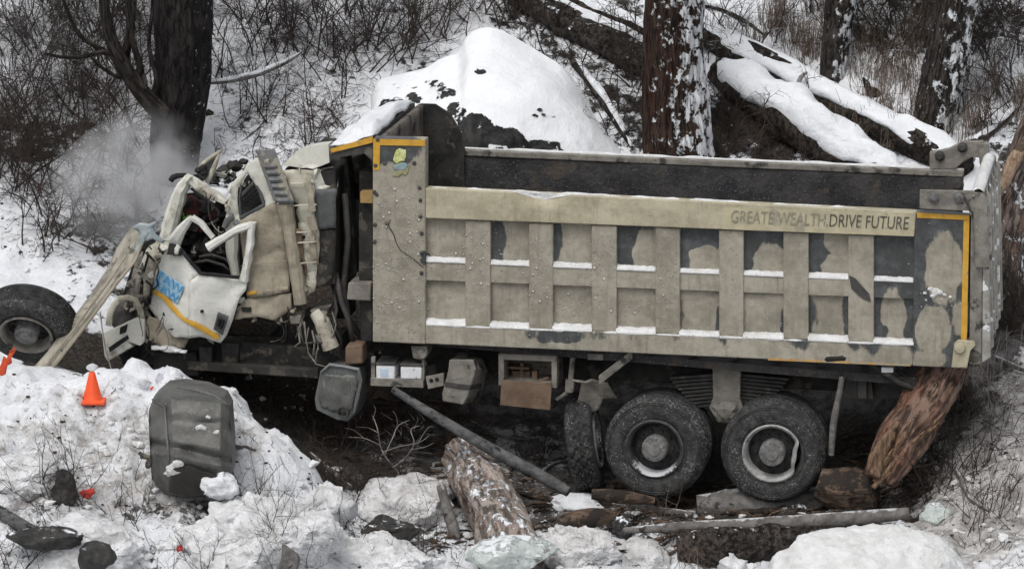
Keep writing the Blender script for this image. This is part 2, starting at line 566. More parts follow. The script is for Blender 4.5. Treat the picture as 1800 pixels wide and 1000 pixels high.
# muddy truck paint; attribute "stain" bares the dark grey paint below the mud, attribute "splat" throws slush over it
def m_mud(name, mud0=(0.235, 0.215, 0.172), mud1=(0.385, 0.357, 0.295), bare=(0.040, 0.044, 0.048), use_attr=True, slush=0.62):
    t = NT(name)
    n1, n2 = t.noise(2.3, 6, 0.62), t.noise(14, 6, 0.68)
    col = t.mix(t.ramp(t.math('ADD', t.math('MULTIPLY', n1, 0.6), t.math('MULTIPLY', n2, 0.4)), 0.36, 0.64), mud0, mud1)
    streak = t.noise(9, 5, 0.6, t.coords((2.2, 2.2, 0.22)))
    col = t.mix(t.math('MULTIPLY', t.ramp(streak, 0.52, 0.75), 0.45), col, tuple(q * 0.6 for q in mud0))
    col = t.mix(t.math('MULTIPLY', t.ramp(t.noise(5.0, 4, 0.7, t.coords((1, 1, 1), (4, 2, 1))), 0.6, 0.78), 0.35), col, (0.42, 0.40, 0.35))
    rg = 0.85
    h = t.math('MULTIPLY', n2, 0.8)
    if use_attr:
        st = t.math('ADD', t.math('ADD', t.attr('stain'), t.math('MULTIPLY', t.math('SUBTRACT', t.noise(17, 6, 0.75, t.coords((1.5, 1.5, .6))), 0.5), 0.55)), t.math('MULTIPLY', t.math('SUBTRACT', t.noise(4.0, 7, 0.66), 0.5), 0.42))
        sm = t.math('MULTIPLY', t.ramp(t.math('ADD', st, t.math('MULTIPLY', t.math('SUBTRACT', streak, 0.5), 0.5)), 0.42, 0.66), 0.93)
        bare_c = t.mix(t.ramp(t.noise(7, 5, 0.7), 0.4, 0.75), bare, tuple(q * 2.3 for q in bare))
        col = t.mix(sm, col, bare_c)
        rg = t.math('SUBTRACT', 0.85, t.math('MULTIPLY', sm, 0.45))
        sp = t.attr('splat')
        v = t.voro(11, 'F1')
        dot = t.math('SUBTRACT', 1.0, t.ramp(v.outputs['Distance'], 0.08, 0.22))
        keep = t.ramp(t.math('ADD', t.noise(16, 3, 0.6), t.math('MULTIPLY', sp, 0.26)), slush, slush + 0.06)
        v2 = t.voro(24, 'F1')
        dot2 = t.math('SUBTRACT', 1.0, t.ramp(v2.outputs['Distance'], 0.12, 0.25))
        keep2 = t.ramp(t.math('ADD', t.noise(9, 4, 0.65), t.math('MULTIPLY', sp, 0.26)), slush - 0.03, slush + 0.05)
        dm = t.math('MAXIMUM', t.math('MULTIPLY', dot, keep), t.math('MULTIPLY', dot2, keep2))
        col = t.mix(t.math('MULTIPLY', dm, 0.8), col, (0.66, 0.65, 0.62))
        bl = t.math('MULTIPLY', t.math('SUBTRACT', 1.0, t.ramp(t.voro(19, 'F1', t.coords((1, 1, 1), (3, 5, 7))).outputs['Distance'], 0.08, 0.2)), t.ramp(t.noise(6, 4, 0.6, t.coords((1, 1, 1), (9, 3, 1))), 0.6, 0.68))
        col = t.mix(bl, col, (0.06, 0.055, 0.05))
        h = t.math('ADD', h, t.math('MULTIPLY', dm, 1.2))
        h = t.math('SUBTRACT', h, t.math('MULTIPLY', sm, 0.4))
    return t.finish(col, rg, h, 0.012, spec=0.3)

# dirty cream cab paint
def m_cab(name, mudlo=0.56, c=(0.66, 0.655, 0.58)):
    t = NT(name)
    n1 = t.noise(3.2, 7, 0.66)
    n2 = t.noise(24, 5, 0.7)
    col = t.mix(t.ramp(n2, 0.3, 0.7), tuple(q * 0.88 for q in c), c)
    mud = t.mix(t.ramp(n2, 0.35, 0.65), (0.22, 0.195, 0.15), (0.40, 0.37, 0.30))
    mm = t.ramp(t.math('ADD', n1, t.math('MULTIPLY', t.math('SUBTRACT', n2, 0.5), 0.25)), mudlo, mudlo + 0.10)
    col = t.mix(t.math('MULTIPLY', mm, 0.85), col, mud)
    scr = t.ramp(t.noise(30, 4, 0.7, t.coords((0.35, 1, 1.6))), 0.67, 0.72)
    col = t.mix(t.math('MULTIPLY', scr, 0.75), col, (0.07, 0.06, 0.05))
    return t.finish(col, t.math('ADD', 0.42, t.math('MULTIPLY', mm, 0.4)), t.math('ADD', n1, t.math('MULTIPLY', n2, 0.3)), 0.012, spec=0.4)

def m_rubber():
    t = NT('rubber_tyre')
    n = t.noise(12, 6, 0.7)
    col = t.mix(t.ramp(n, 0.35, 0.7), (0.022, 0.022, 0.023), (0.065, 0.064, 0.062))
    d = t.ramp(t.math('ADD', t.noise(55, 4, 0.6), t.math('MULTIPLY', t.noise(3.5, 4), 0.45)), 0.80, 0.94)
    col = t.mix(t.math('MULTIPLY', d, 0.6), col, (0.36, 0.36, 0.36))
    return t.finish(col, 0.75, n, 0.008, spec=0.3)

def m_scratched(name, base, scr):
    t = NT(name)
    n = t.noise(4, 7, 0.7)
    s = t.noise(14, 5, 0.7, t.coords((2.5, 2.5, 0.5)))
    col = t.mix(t.ramp(n, 0.35, 0.65), base, tuple(q * 1.7 for q in base))
    col = t.mix(t.math('MULTIPLY', t.ramp(s, 0.58, 0.68), 0.6), col, scr)
    col = t.mix(t.ramp(t.noise(9, 6, 0.7), 0.66, 0.74), col, (0.015, 0.014, 0.013))
    return t.finish(col, 0.55, t.math('ADD', n, t.math('MULTIPLY', s, 0.4)), 0.012, metal=0.25, spec=0.4)

M = dict(
    ground=m_ground(),
    snow=m_snow(),
    bank_snow=m_snow('bank_snow', 0.60, (0.82, 0.83, 0.85), (0.58, 0.58, 0.58), (0.15, 0.135, 0.12)),
    dirty_snow=m_snow('dirty_snow', 0.58, (0.74, 0.74, 0.75), (0.50, 0.49, 0.48)),
    box=m_mud('muddy_box_paint'),
    mudclean=m_mud('mud_cake', use_attr=False),
    mudcab=m_mud('mud_cab_panel', (0.24, 0.21, 0.16), (0.38, 0.34, 0.265), use_attr=False),
    rail=m_mud('pale_mud_rail', (0.33, 0.30, 0.21), (0.48, 0.435, 0.32), use_attr=False),
    yellow=m_generic('yellow_reflective', (0.50, 0.27, 0.035), (0.62, 0.36, 0.05), 8, 0.6, 0.003, 30, dirt=(0.25, 0.20, 0.12), dirt_lo=0.6, dirt_scale=9),
    pale_rib=m_generic('snow_smeared_rib', (0.22, 0.21, 0.185), (0.40, 0.39, 0.365), 5, 0.75, 0.008, 20, dirt=(0.09, 0.085, 0.078), dirt_lo=0.58, dirt_scale=5, speck=(0.7, 0.71, 0.72), speck_scale=7, speck_lo=0.60),
    steel_dark=m_generic('dark_steel', (0.035, 0.034, 0.034), (0.075, 0.07, 0.065), 6, 0.65, 0.008, 18, dirt=(0.13, 0.115, 0.09), dirt_lo=0.58, dirt_scale=5, spec=0.35),
    chassis=m_generic('black_chassis', (0.012, 0.012, 0.012), (0.042, 0.039, 0.036), 5, 0.75, 0.01, 14, dirt=(0.085, 0.075, 0.062), dirt_lo=0.56, dirt_scale=6),
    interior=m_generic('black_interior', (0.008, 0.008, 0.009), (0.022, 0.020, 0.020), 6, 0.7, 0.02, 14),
    seat_red=m_generic('dark_red_cloth', (0.030, 0.010, 0.010), (0.075, 0.020, 0.018), 9, 0.85, 0.02, 14),
    hard_grey=m_generic('grey_muddy_steel', (0.14, 0.13, 0.115), (0.25, 0.235, 0.205), 7, 0.7, 0.01, 22, dirt=(0.05, 0.047, 0.043), dirt_lo=0.56, dirt_scale=5, speck=(0.6, 0.6, 0.58), speck_lo=0.68),
    inside_wall=m_generic('worn_bare_box_steel', (0.018, 0.018, 0.021), (0.058, 0.055, 0.054), 4, 0.6, 0.012, 25, speck=(0.13, 0.13, 0.14), speck_scale=48, speck_lo=0.60, dirt=(0.075, 0.062, 0.05), dirt_lo=0.56, dirt_scale=2.2, spec=0.35),
    cab=m_cab('cream_cab_paint', 0.54),
    cab_clean=m_cab('cream_door_paint', 0.60, (0.72, 0.72, 0.67)),
    cab_dirty=m_cab('cream_cab_paint_muddy', 0.44, (0.56, 0.54, 0.45)),
    glass_grey=m_generic('grey_rubber_flap', (0.055, 0.06, 0.062), (0.10, 0.105, 0.105), 4, 0.5, 0.004, 10),
    rubber=m_rubber(),
    rim=m_generic('dusty_wheel_rim', (0.20, 0.20, 0.195), (0.42, 0.42, 0.41), 9, 0.55, 0.006, 30, dirt=(0.05, 0.048, 0.045), dirt_lo=0.58, dirt_scale=6),
    rim_dusty=m_generic('dark_dusty_wheel_rim', (0.028, 0.028, 0.028), (0.075, 0.072, 0.07), 9, 0.6, 0.006, 30, snow=.55, snow_lo=.5, snow_scale=14),
    rim_dark=m_generic('dark_wheel_disc', (0.015, 0.015, 0.016), (0.045, 0.042, 0.04), 9, 0.6, 0.006, 30),
    hub=m_generic('grey_wheel_hub', (0.09, 0.09, 0.09), (0.22, 0.215, 0.21), 12, 0.55, 0.008, 26, dirt=(0.4, 0.4, 0.4), dirt_lo=0.62, dirt_scale=14),
    tank=m_scratched('scraped_grey_tank_steel', (0.085, 0.085, 0.08), (0.33, 0.33, 0.32)),
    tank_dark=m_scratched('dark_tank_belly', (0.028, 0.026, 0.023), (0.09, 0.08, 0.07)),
    muffler=m_scratched('crumpled_grey_sheet', (0.11, 0.115, 0.115), (0.30, 0.31, 0.31)),
    brown=m_generic('brown_rusty_plate', (0.115, 0.075, 0.052), (0.19, 0.135, 0.095), 5, 0.8, 0.008, 25, dirt=(0.09, 0.075, 0.06), dirt_lo=0.6, dirt_scale=4),
    orange=m_generic('orange_cone_plastic', (0.80, 0.085, 0.020), (0.86, 0.12, 0.035), 6, 0.5, 0.002, 20),
    red=m_generic('red_plastic', (0.50, 0.035, 0.03), (0.62, 0.07, 0.055), 9, 0.6, 0.01, 20),
    blue=m_generic('blue_decal_ink', (0.06, 0.30, 0.58), (0.16, 0.43, 0.68), 22, 0.55, 0.002, 40, dirt=(0.45, 0.55, 0.62), dirt_lo=0.6, dirt_scale=26),
    blue_pale=m_generic('pale_blue_decal', (0.25, 0.48, 0.66), (0.46, 0.60, 0.70), 16, 0.6, 0.002, 40, dirt=(0.10, 0.34, 0.60), dirt_lo=0.55, dirt_scale=24),
    white=m_generic('white_plastic', (0.62, 0.63, 0.64), (0.75, 0.76, 0.78), 9, 0.5, 0.004, 30, dirt=(0.3, 0.29, 0.27), dirt_lo=0.6, dirt_scale=12),
    lilac=m_generic('lilac_plastic_bag', (0.62, 0.60, 0.68), (0.72, 0.70, 0.76), 9, 0.4, 0.02, 14),
    bluelabel=m_generic('pale_blue_label', (0.42, 0.52, 0.62), (0.50, 0.60, 0.70), 9, 0.5, 0.003, 30),
    rock=m_generic('dark_rock', (0.022, 0.022, 0.023), (0.075, 0.072, 0.07), 5, 0.85, 0.06, 9, snow=1.0, snow_lo=0.62, snow_scale=5, dirt=(0.11, 0.105, 0.10), dirt_lo=0.62, dirt_scale=6),
    rock_bare=m_generic('dark_rock_bare', (0.022, 0.022, 0.022), (0.07, 0.068, 0.064), 7, 0.85, 0.05, 12, snow=1.0, snow_lo=0.95, snow_scale=9),
    rock_cap=m_cap(),
    bush_dirt=m_generic('dark_mould', (0.02, 0.018, 0.016), (0.06, 0.05, 0.045), 6, 0.9, 0.02, 20),
    rock_green=m_generic('pale_green_grey_rock', (0.42, 0.47, 0.45), (0.60, 0.65, 0.63), 7, 0.85, 0.03, 20, dirt=(0.22, 0.23, 0.21), dirt_lo=0.6, dirt_scale=6, snow=0.8, snow_lo=0.8),
    bark_black=m_bark('scorched_black_bark', (0.012, 0.011, 0.012), (0.040, 0.034, 0.032), (1, -0.3, 0.4), 0.10, (6, 6, 1.8), snow_scale=16),
    bark_red=m_bark('red_brown_bark', (0.018, 0.014, 0.012), (0.080, 0.055, 0.043), (1.0, -0.42, 0.1), 0.86, (11, 11, 1.6), red=(0.062, 0.026, 0.018), snow_scale=9),
    bark_grey=m_bark('grey_brown_bark', (0.025, 0.022, 0.020), (0.085, 0.073, 0.066), (0.8, -0.5, 0.3), 0.74, (10, 10, 2.4), snow_scale=11),
    bark_limb=m_bark('side_stem_bark', (0.022, 0.019, 0.018), (0.065, 0.056, 0.05), (0.3, -.1, 1), 0.10, (9, 9, 2), snow_scale=9),
    bark_dead=m_bark('dead_grey_bark', (0.025, 0.022, 0.020), (0.085, 0.073, 0.066), (0, 0, 1), 0.30, (6, 6, 6), snow_scale=11),
    bark_log=m_bark('dark_log_bark', (0.020, 0.017, 0.015), (0.070, 0.058, 0.050), (0, 0, 1), 0.25, (6, 6, 6), snow_scale=7),
    bark_peel=m_bark('peeling_log', (0.27, 0.225, 0.195), (0.47, 0.42, 0.385), (0.1, -0.3, 1), 0.50, (7, 7, 1.6), red=(0.33, 0.25, 0.21), snow_scale=9, patch=(0.10, 0.066, 0.05), patch_lo=0.56),
    wood_grey=m_generic('weathered_grey_wood', (0.09, 0.085, 0.08), (0.19, 0.18, 0.17), 10, 0.85, 0.015, 22, dirt=(0.035, 0.032, 0.03), dirt_lo=0.58, dirt_scale=7, snow=0.5, snow_lo=0.85),
    wood_burnt=m_generic('charred_grey_pole', (0.055, 0.055, 0.056), (0.13, 0.13, 0.13), 10, 0.85, 0.015, 25, dirt=(0.02, 0.02, 0.02), dirt_lo=0.55, dirt_scale=6),
    wood_brown=m_generic('split_brown_wood', (0.050, 0.036, 0.028), (0.17, 0.115, 0.080), 8, 0.85, 0.03, 16, stretch=(.6, 2, 3), dirt=(0.03, 0.024, 0.02), dirt_lo=0.48, dirt_scale=5),
    wood_torn=m_generic('torn_orange_wood', (0.09, 0.055, 0.036), (0.31, 0.20, 0.125), 9, 0.85, 0.03, 16, stretch=(3, 3, .8), dirt=(0.06, 0.04, 0.03), dirt_lo=0.56, dirt_scale=6),
    strap=m_generic('orange_red_webbing', (0.42, 0.05, 0.02), (0.58, 0.09, 0.035), 10, .8, .01, 20, dirt=(.2, .08, .05), dirt_lo=.58, dirt_scale=10),
    twig=m_generic('dark_twig', (0.022, 0.018, 0.016), (0.060, 0.048, 0.042), 6, 0.9, 0.002, 20),
    twig_snow=m_generic('snowy_twig', (0.020, 0.017, 0.016), (0.055, 0.046, 0.042), 6, 0.9, 0.002, 20, snow=0.9, snow_lo=0.72, snow_scale=12),
    twig_brown=m_generic('brown_twig', (0.038, 0.028, 0.023), (0.085, 0.062, 0.050), 6, 0.9, 0.002, 20),
    twig_pale=m_generic('pale_bare_twig', (0.22, 0.20, 0.19), (0.36, 0.34, 0.33), 6, 0.85, 0.002, 20),
    straw=m_generic('dry_grass_stalk', (0.09, 0.068, 0.052), (0.21, 0.165, 0.13), 4, 0.9, 0.001, 20),
    slush=m_snow('slush', 0.64, (0.78, 0.79, 0.80), (0.62, 0.62, 0.61)),
    letter=m_generic('worn_black_lettering', (0.05, 0.049, 0.042), (0.12, 0.112, 0.09), 20, 0.7, 0.001, 30, dirt=(0.40, 0.36, 0.27), dirt_lo=0.60, dirt_scale=30),
    letter_faded=m_generic('faded_lettering', (0.20, 0.185, 0.14), (0.27, 0.25, 0.19), 20, 0.75, 0.001, 30, dirt=(0.40, 0.36, 0.27), dirt_lo=0.55, dirt_scale=24),
    sticker=m_generic('yellow_green_sticker', (0.36, 0.42, 0.10), (0.66, 0.66, 0.34), 26, 0.6, 0.002, 30, dirt=(0.70, 0.70, 0.55), dirt_lo=0.58, dirt_scale=20),
    sticker_blue=m_generic('faded_blue_sticker', (0.20, 0.30, 0.32), (0.28, 0.36, 0.36), 16, 0.6, 0.002, 30, dirt=(0.25, 0.24, 0.2), dirt_lo=0.55, dirt_scale=20),
    sticker_mud=m_generic('muddied_sticker', (0.25, 0.24, 0.14), (0.34, 0.33, 0.16), 16, 0.7, 0.002, 30),
)
# ------------------------------------------------------------------ the hillside
GX = np.array([-30, -8, -5.3, -3.8, -2.9, -2.1, -1.5, 0, 2, 3.8, 4.6, 5.4, 8, 30.0])
GY = np.array([-30, -14, -7, -4, -2.6, -1.6, -0.8, -0.2, 0.8, 2.5, 3.6, 5, 8, 12, 20, 60.0])
_rows = {
    'L': [-16, -6.6, -3.3, -2.15, -1.48, -1.02, -0.70, -0.85, -1.05, -0.5, 0.02, 0.72, 2.3, 4.4, 8.6, 30],
    'a': [-16, -6.6, -3.4, -2.2, -1.55, -1.05, -0.70, -1.0, -1.35, -0.7, -0.02, 0.7, 2.3, 4.4, 8.6, 30],
    'b': [-16, -6.7, -3.5, -2.35, -1.78, -1.28, -0.98, -1.7, -1.95, -1.2, -0.3, 0.62, 2.3, 4.4, 8.6, 30],
    'c': [-16, -6.7, -3.6, -2.45, -1.95, -1.52, -1.75, -2.05, -2.1, -1.6, -0.5, 0.6, 2.25, 4.4, 8.6, 30],
    'd': [-16, -6.8, -3.7, -2.62, -2.34, -2.28, -2.25, -2.2, -2.12, -1.7, -0.6, 0.6, 2.2, 4.4, 8.6, 30],
    'e': [-16, -6.8, -3.7, -2.75, -2.5, -2.42, -2.36, -2.3, -2.2, -1.75, -0.7, 0.6, 2.2, 4.4, 8.6, 30],
    'f': [-16, -6.8, -3.8, -2.85, -2.62, -2.52, -2.45, -2.4, -2.3, -1.8, -0.8, 0.6, 2.2, 4.4, 8.6, 30],
    'g': [-16, -6.7, -3.8, -2.8, -2.5, -2.38, -2.28, -2.2, -2.0, -1.5, -0.6, 0.6, 2.2, 4.4, 8.6, 30],
    'h': [-16, -6.6, -3.7, -2.7, -2.42, -2.2, -1.95, -1.72, -1.4, -0.6, 0.0, 0.8, 2.3, 4.4, 8.6, 30],
    'i': [-16, -6.6, -3.6, -2.6, -2.3, -2.02, -1.72, -1.5, -1.15, -0.4, 0.1, 0.85, 2.3, 4.4, 8.6, 30],
}
GZ = np.array([_rows[k] for k in "LLLabcdefghiii"])

def _slopes(x, z):
    """limited (monotone) slopes along the last axis"""
    h = np.diff(x)
    d = np.diff(z, axis=-1) / h
    m = np.zeros_like(z)
    a, b = d[..., :-1], d[..., 1:]
    w1, w2 = 2 * h[1:] + h[:-1], h[1:] + 2 * h[:-1]
    with np.errstate(divide='ignore', invalid='ignore'):
        hm = (w1 + w2) / (w1 / a + w2 / b)
    m[..., 1:-1] = np.where(a * b > 0, hm, 0)
    m[..., 0], m[..., -1] = d[..., 0], d[..., -1]
    return m

def _herm(x, z, m, i, q):
    h = x[i + 1] - x[i]
    t = (q - x[i]) / h
    return z[0] * (2 * t**3 - 3 * t**2 + 1) + z[1] * (-2 * t**3 + 3 * t**2) + h * (m[0] * (t**3 - 2 * t**2 + t) + m[1] * (t**3 - t**2))

_my = _slopes(GY, GZ)
def base_z(x, y):
    x = np.clip(np.asarray(x, float), GX[0], GX[-1] - 1e-6)
    y = np.clip(np.asarray(y, float), GY[0], GY[-1] - 1e-6)
    iy = np.searchsorted(GY, y, side='right') - 1
    ix = np.searchsorted(GX, x, side='right') - 1
    cols = np.stack([_herm(GY, (GZ[k][iy], GZ[k][iy + 1]), (_my[k][iy], _my[k][iy + 1]), iy, y) for k in range(len(GX))], -1)
    m = _slopes(GX, cols)
    r = np.arange(len(x))
    return _herm(GX, (cols[r, ix], cols[r, ix + 1]), (m[r, ix], m[r, ix + 1]), ix, x)

def project(p):
    """world points (N x 3) -> photo pixels"""
    q = np.asarray(p, float) - CAM_POS
    dep = q[:, 1] * _cp - q[:, 2] * _sp
    up = q[:, 1] * _sp + q[:, 2] * _cp
    return 900 + F_PX * q[:, 0] / dep, 500 - F_PX * up / dep

def ground_z(x, y):
    x = np.atleast_1d(np.asarray(x, float)); y = np.atleast_1d(np.asarray(y, float))
    z = base_z(x, y)
    p = np.stack([x, y, 0 * x], 1)
    front = sstep(0.3, -0.6, y)
    z = z + 0.13 * fbm(p, 3, 0.8, 11) + 0.055 * fbm(p, 3, 2.6, 12) + 0.018 * fbm(p, 3, 9.0, 13)
    crust = 1 - np.abs(fbm(p, 3, 1.9, 21)) * 2.2
    z = z + front * (0.10 * crust - 0.06) + front * 0.05 * np.abs(fbm(p, 3, 5.0, 22))
    # broken crust: small ledges and blocks in the trodden snow
    for k, (f, a) in enumerate(((1.3, .075), (2.9, .026), (6.5, .006))):
        q = fbm(p + 5.1 * k, 3, f, 41 + k)
        z = z + front * (1 - .75 * sstep(3.2, 4.2, x)) * a * (sstep(-.05, .03, q) + sstep(.12, .2, q) - 1)
    return z

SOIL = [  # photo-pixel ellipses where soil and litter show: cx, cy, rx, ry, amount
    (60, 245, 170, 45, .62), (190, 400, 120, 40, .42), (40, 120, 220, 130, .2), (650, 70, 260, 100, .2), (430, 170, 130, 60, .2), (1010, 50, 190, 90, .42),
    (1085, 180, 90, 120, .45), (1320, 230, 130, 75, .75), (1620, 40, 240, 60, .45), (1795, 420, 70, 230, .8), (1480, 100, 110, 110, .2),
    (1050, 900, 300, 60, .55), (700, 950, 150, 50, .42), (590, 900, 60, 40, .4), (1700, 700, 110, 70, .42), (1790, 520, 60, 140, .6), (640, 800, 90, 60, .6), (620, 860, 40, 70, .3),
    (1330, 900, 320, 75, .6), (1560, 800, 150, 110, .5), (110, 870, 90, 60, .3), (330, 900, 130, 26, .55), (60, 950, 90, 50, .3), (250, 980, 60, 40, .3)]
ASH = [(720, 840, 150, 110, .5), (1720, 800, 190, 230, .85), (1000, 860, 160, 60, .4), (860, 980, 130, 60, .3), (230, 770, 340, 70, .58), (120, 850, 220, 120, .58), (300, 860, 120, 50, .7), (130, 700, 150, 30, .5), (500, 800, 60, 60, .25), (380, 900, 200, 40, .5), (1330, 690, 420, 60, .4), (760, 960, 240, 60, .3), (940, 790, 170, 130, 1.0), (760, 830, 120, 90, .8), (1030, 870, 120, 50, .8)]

def ell(px, py, lst):
    s = np.zeros_like(px)
    for cx, cy, rx, ry, a in lst:
        r = np.sqrt(((px - cx) / rx) ** 2 + ((py - cy) / ry) ** 2)
        s = np.maximum(s, a * (1 - sstep(0.55, 1.25, r)))
    return s

def ground_sheet(name, xs, ys, hole=None):
    X, Y = np.meshgrid(xs, ys)
    x, y = X.ravel(), Y.ravel()
    z = ground_z(x, y)
    px, py = project(np.stack([x, y, z], 1))
    soil = 0.03 + ell(px, py, SOIL)
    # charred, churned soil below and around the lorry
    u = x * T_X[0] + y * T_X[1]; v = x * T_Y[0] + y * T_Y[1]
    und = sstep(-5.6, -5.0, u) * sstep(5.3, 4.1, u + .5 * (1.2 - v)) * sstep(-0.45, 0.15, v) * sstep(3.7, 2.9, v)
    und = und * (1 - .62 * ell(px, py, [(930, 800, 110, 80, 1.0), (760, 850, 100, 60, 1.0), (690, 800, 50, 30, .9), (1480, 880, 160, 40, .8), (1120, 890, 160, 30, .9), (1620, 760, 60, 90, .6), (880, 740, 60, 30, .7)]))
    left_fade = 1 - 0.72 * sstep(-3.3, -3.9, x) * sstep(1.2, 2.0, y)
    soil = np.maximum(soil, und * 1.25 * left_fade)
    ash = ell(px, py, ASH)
    nx, ny = len(xs), len(ys)
    faces = []
    for j in range(ny - 1):
        cy = 0.5 * (ys[j] + ys[j + 1])
        for i in range(nx - 1):
            cx = 0.5 * (xs[i] + xs[i + 1])
            if hole and hole[0] < cx < hole[1] and hole[2] < cy < hole[3]: continue
            a = j * nx + i
            faces.append((a, a + 1, a + nx + 1, a + nx))
    return np.stack([x, y, z], 1), faces, soil, ash

_fx, _fy = np.linspace(-7.6, 7.6, 340), np.linspace(-5.2, 10.8, 330)
_p1, _f1, _s1, _a1 = ground_sheet('g', _fx, _fy)
_cx = np.unique(np.concatenate([np.linspace(-30, -7.6, 24), np.linspace(-7.6, 7.6, 40), np.linspace(7.6, 30, 24)]))
_cy = np.unique(np.concatenate([np.linspace(-29, -5.2, 26), np.linspace(-5.2, 10.8, 40), np.linspace(10.8, 58, 44)]))
_p2, _f2, _s2, _a2 = ground_sheet('g', _cx, _cy, (-7.6, 7.6, -5.2, 10.8))
_mb = MB(); _mb.add(_p1, _f1); _mb.add(_p2, _f2)
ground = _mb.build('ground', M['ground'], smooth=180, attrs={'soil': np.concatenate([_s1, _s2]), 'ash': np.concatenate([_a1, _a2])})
ground['kind'] = 'structure'

# quick look-ups on the finished ground
_GZ = _p1[:, 2].reshape(len(_fy), len(_fx))
_gx0, _gdx, _gy0, _gdy = _fx[0], _fx[1] - _fx[0], _fy[0], _fy[1] - _fy[0]
_GZL = _GZ.tolist()
def gz(x, y):
    u, v = (x - _gx0) / _gdx, (y - _gy0) / _gdy
    if not (0 <= u < len(_fx) - 1 and 0 <= v < len(_fy) - 1): return float(ground_z(x, y)[0])
    i, j = int(u), int(v); u -= i; v -= j
    a, b = _GZL[j], _GZL[j + 1]
    return (a[i] * (1 - u) + a[i + 1] * u) * (1 - v) + (b[i] * (1 - u) + b[i + 1] * u) * v
def gza(x, y):
    u = np.clip((x - _gx0) / _gdx, 0, len(_fx) - 1.001); v = np.clip((y - _gy0) / _gdy, 0, len(_fy) - 1.001)
    i, j = u.astype(int), v.astype(int); u = u - i; v = v - j
    return (_GZ[j, i] * (1 - u) + _GZ[j, i + 1] * u) * (1 - v) + (_GZ[j + 1, i] * (1 - u) + _GZ[j + 1, i + 1] * u) * v
def G(px, py, y0=-5.0, y1=10.5):
    """first point of the ground seen at photo pixel"""
    d = ray(px, py)
    ys = np.arange(y0, min(y1, 10.5), 0.03)
    t = (ys - CAM_POS[1]) / d[1]
    x, z = CAM_POS[0] + d[0] * t, CAM_POS[2] + d[2] * t
    below = z < gza(x, ys)
    i = int(np.argmax(below)) if below.any() else len(ys) - 1
    return np.array([x[i], ys[i], gz(x[i], ys[i])])
# ------------------------------------------------------------------ the crashed tipper lorry
truck = thing('dump_truck', 'wrecked muddy tipper lorry with crushed cream cab and long ribbed dump box', 'truck', T_O)
truck.rotation_euler = (0, 0, YAW)
truck['_frame'] = 'truck'

def ln(x, x0, y0, x1, y1): return y0 + (x - x0) * (y1 - y0) / (x1 - x0)
top_y = lambda x: ln(x, 748, 331, 1610, 373)
railb_y = lambda x: ln(x, 748, 384, 1606, 416)
cross0_y = lambda x: ln(x, 750, 447, 1605, 484)     # top of the snow on the cross rail
cross1_y = lambda x: ln(x, 750, 460, 1605, 496)     # front edge of the cross rail
cross2_y = lambda x: ln(x, 750, 492, 1605, 525)
sill0_y = lambda x: ln(x, 750, 556, 1605, 592)
sill1_y = lambda x: ln(x, 750, 571, 1605, 606)
bot_y = lambda x: ln(x, 748, 604, 1604, 643)
BAYS = [(750, 818), (862, 930), (972, 1040), (1084, 1152), (1195, 1264), (1307, 1377), (1421, 1491), (1536, 1605)]

# where the bare dark paint shows through the mud (photo pixels), and where the mud cakes sit on it
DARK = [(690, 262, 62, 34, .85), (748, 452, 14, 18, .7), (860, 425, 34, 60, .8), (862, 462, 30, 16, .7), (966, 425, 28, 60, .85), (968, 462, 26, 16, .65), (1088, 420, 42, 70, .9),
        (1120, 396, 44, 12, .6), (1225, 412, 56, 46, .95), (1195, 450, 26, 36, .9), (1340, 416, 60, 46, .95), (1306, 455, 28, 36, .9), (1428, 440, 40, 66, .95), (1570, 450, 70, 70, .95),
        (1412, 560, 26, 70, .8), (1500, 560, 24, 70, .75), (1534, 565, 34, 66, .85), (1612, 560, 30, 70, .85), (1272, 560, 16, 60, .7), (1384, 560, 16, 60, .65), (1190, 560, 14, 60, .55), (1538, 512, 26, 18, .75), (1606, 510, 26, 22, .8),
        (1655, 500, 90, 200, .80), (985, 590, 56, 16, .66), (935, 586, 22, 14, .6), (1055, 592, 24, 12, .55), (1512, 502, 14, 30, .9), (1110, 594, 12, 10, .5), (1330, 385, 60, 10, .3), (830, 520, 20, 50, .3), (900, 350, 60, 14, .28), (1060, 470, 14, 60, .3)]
CAKE = [(1135, 438, 22, 30, .8), (1240, 455, 28, 22, .95), (1352, 452, 28, 26, .95), (1470, 425, 24, 28, .9), (1462, 465, 22, 14, .7), (1660, 470, 34, 66, .95), (1640, 580, 30, 45, .9), (1632, 632, 34, 16, .9), (1690, 560, 20, 34, .6), (1570, 555, 24, 30, .8)]
SPLAT = [(700, 450, 70, 150, 1.0), (840, 470, 40, 90, .95), (1050, 480, 30, 90, .8), (950, 480, 30, 90, .8), (1170, 470, 30, 80, .55), (1280, 450, 30, 70, .35), (1660, 545, 60, 24, .8), (780, 440, 50, 24, .6), (900, 450, 45, 22, .6), (1005, 540, 60, 40, .7), (1120, 550, 60, 20, .7), (1225, 580, 60, 14, .6), (1340, 570, 60, 18, .6), (1455, 575, 50, 16, .6)]
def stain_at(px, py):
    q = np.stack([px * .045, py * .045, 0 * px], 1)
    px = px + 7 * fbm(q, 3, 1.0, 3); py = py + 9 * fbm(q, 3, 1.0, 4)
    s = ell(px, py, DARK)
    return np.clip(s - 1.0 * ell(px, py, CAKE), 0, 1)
def splat_at(px, py): return ell(px, py, SPLAT)
def to_px(pts):
    pts = np.asarray(pts, float)
    w = T_O[None] + pts[:, :1] * T_X[None] + pts[:, 1:2] * T_Y[None] + np.array([0, 0, 1.0])[None] * pts[:, 2:]
    return project(w)
def paint_attrs(mb, k=1.0):
    px, py = to_px(mb.v)
    return {'stain': k * stain_at(px, py), 'splat': splat_at(px, py)}

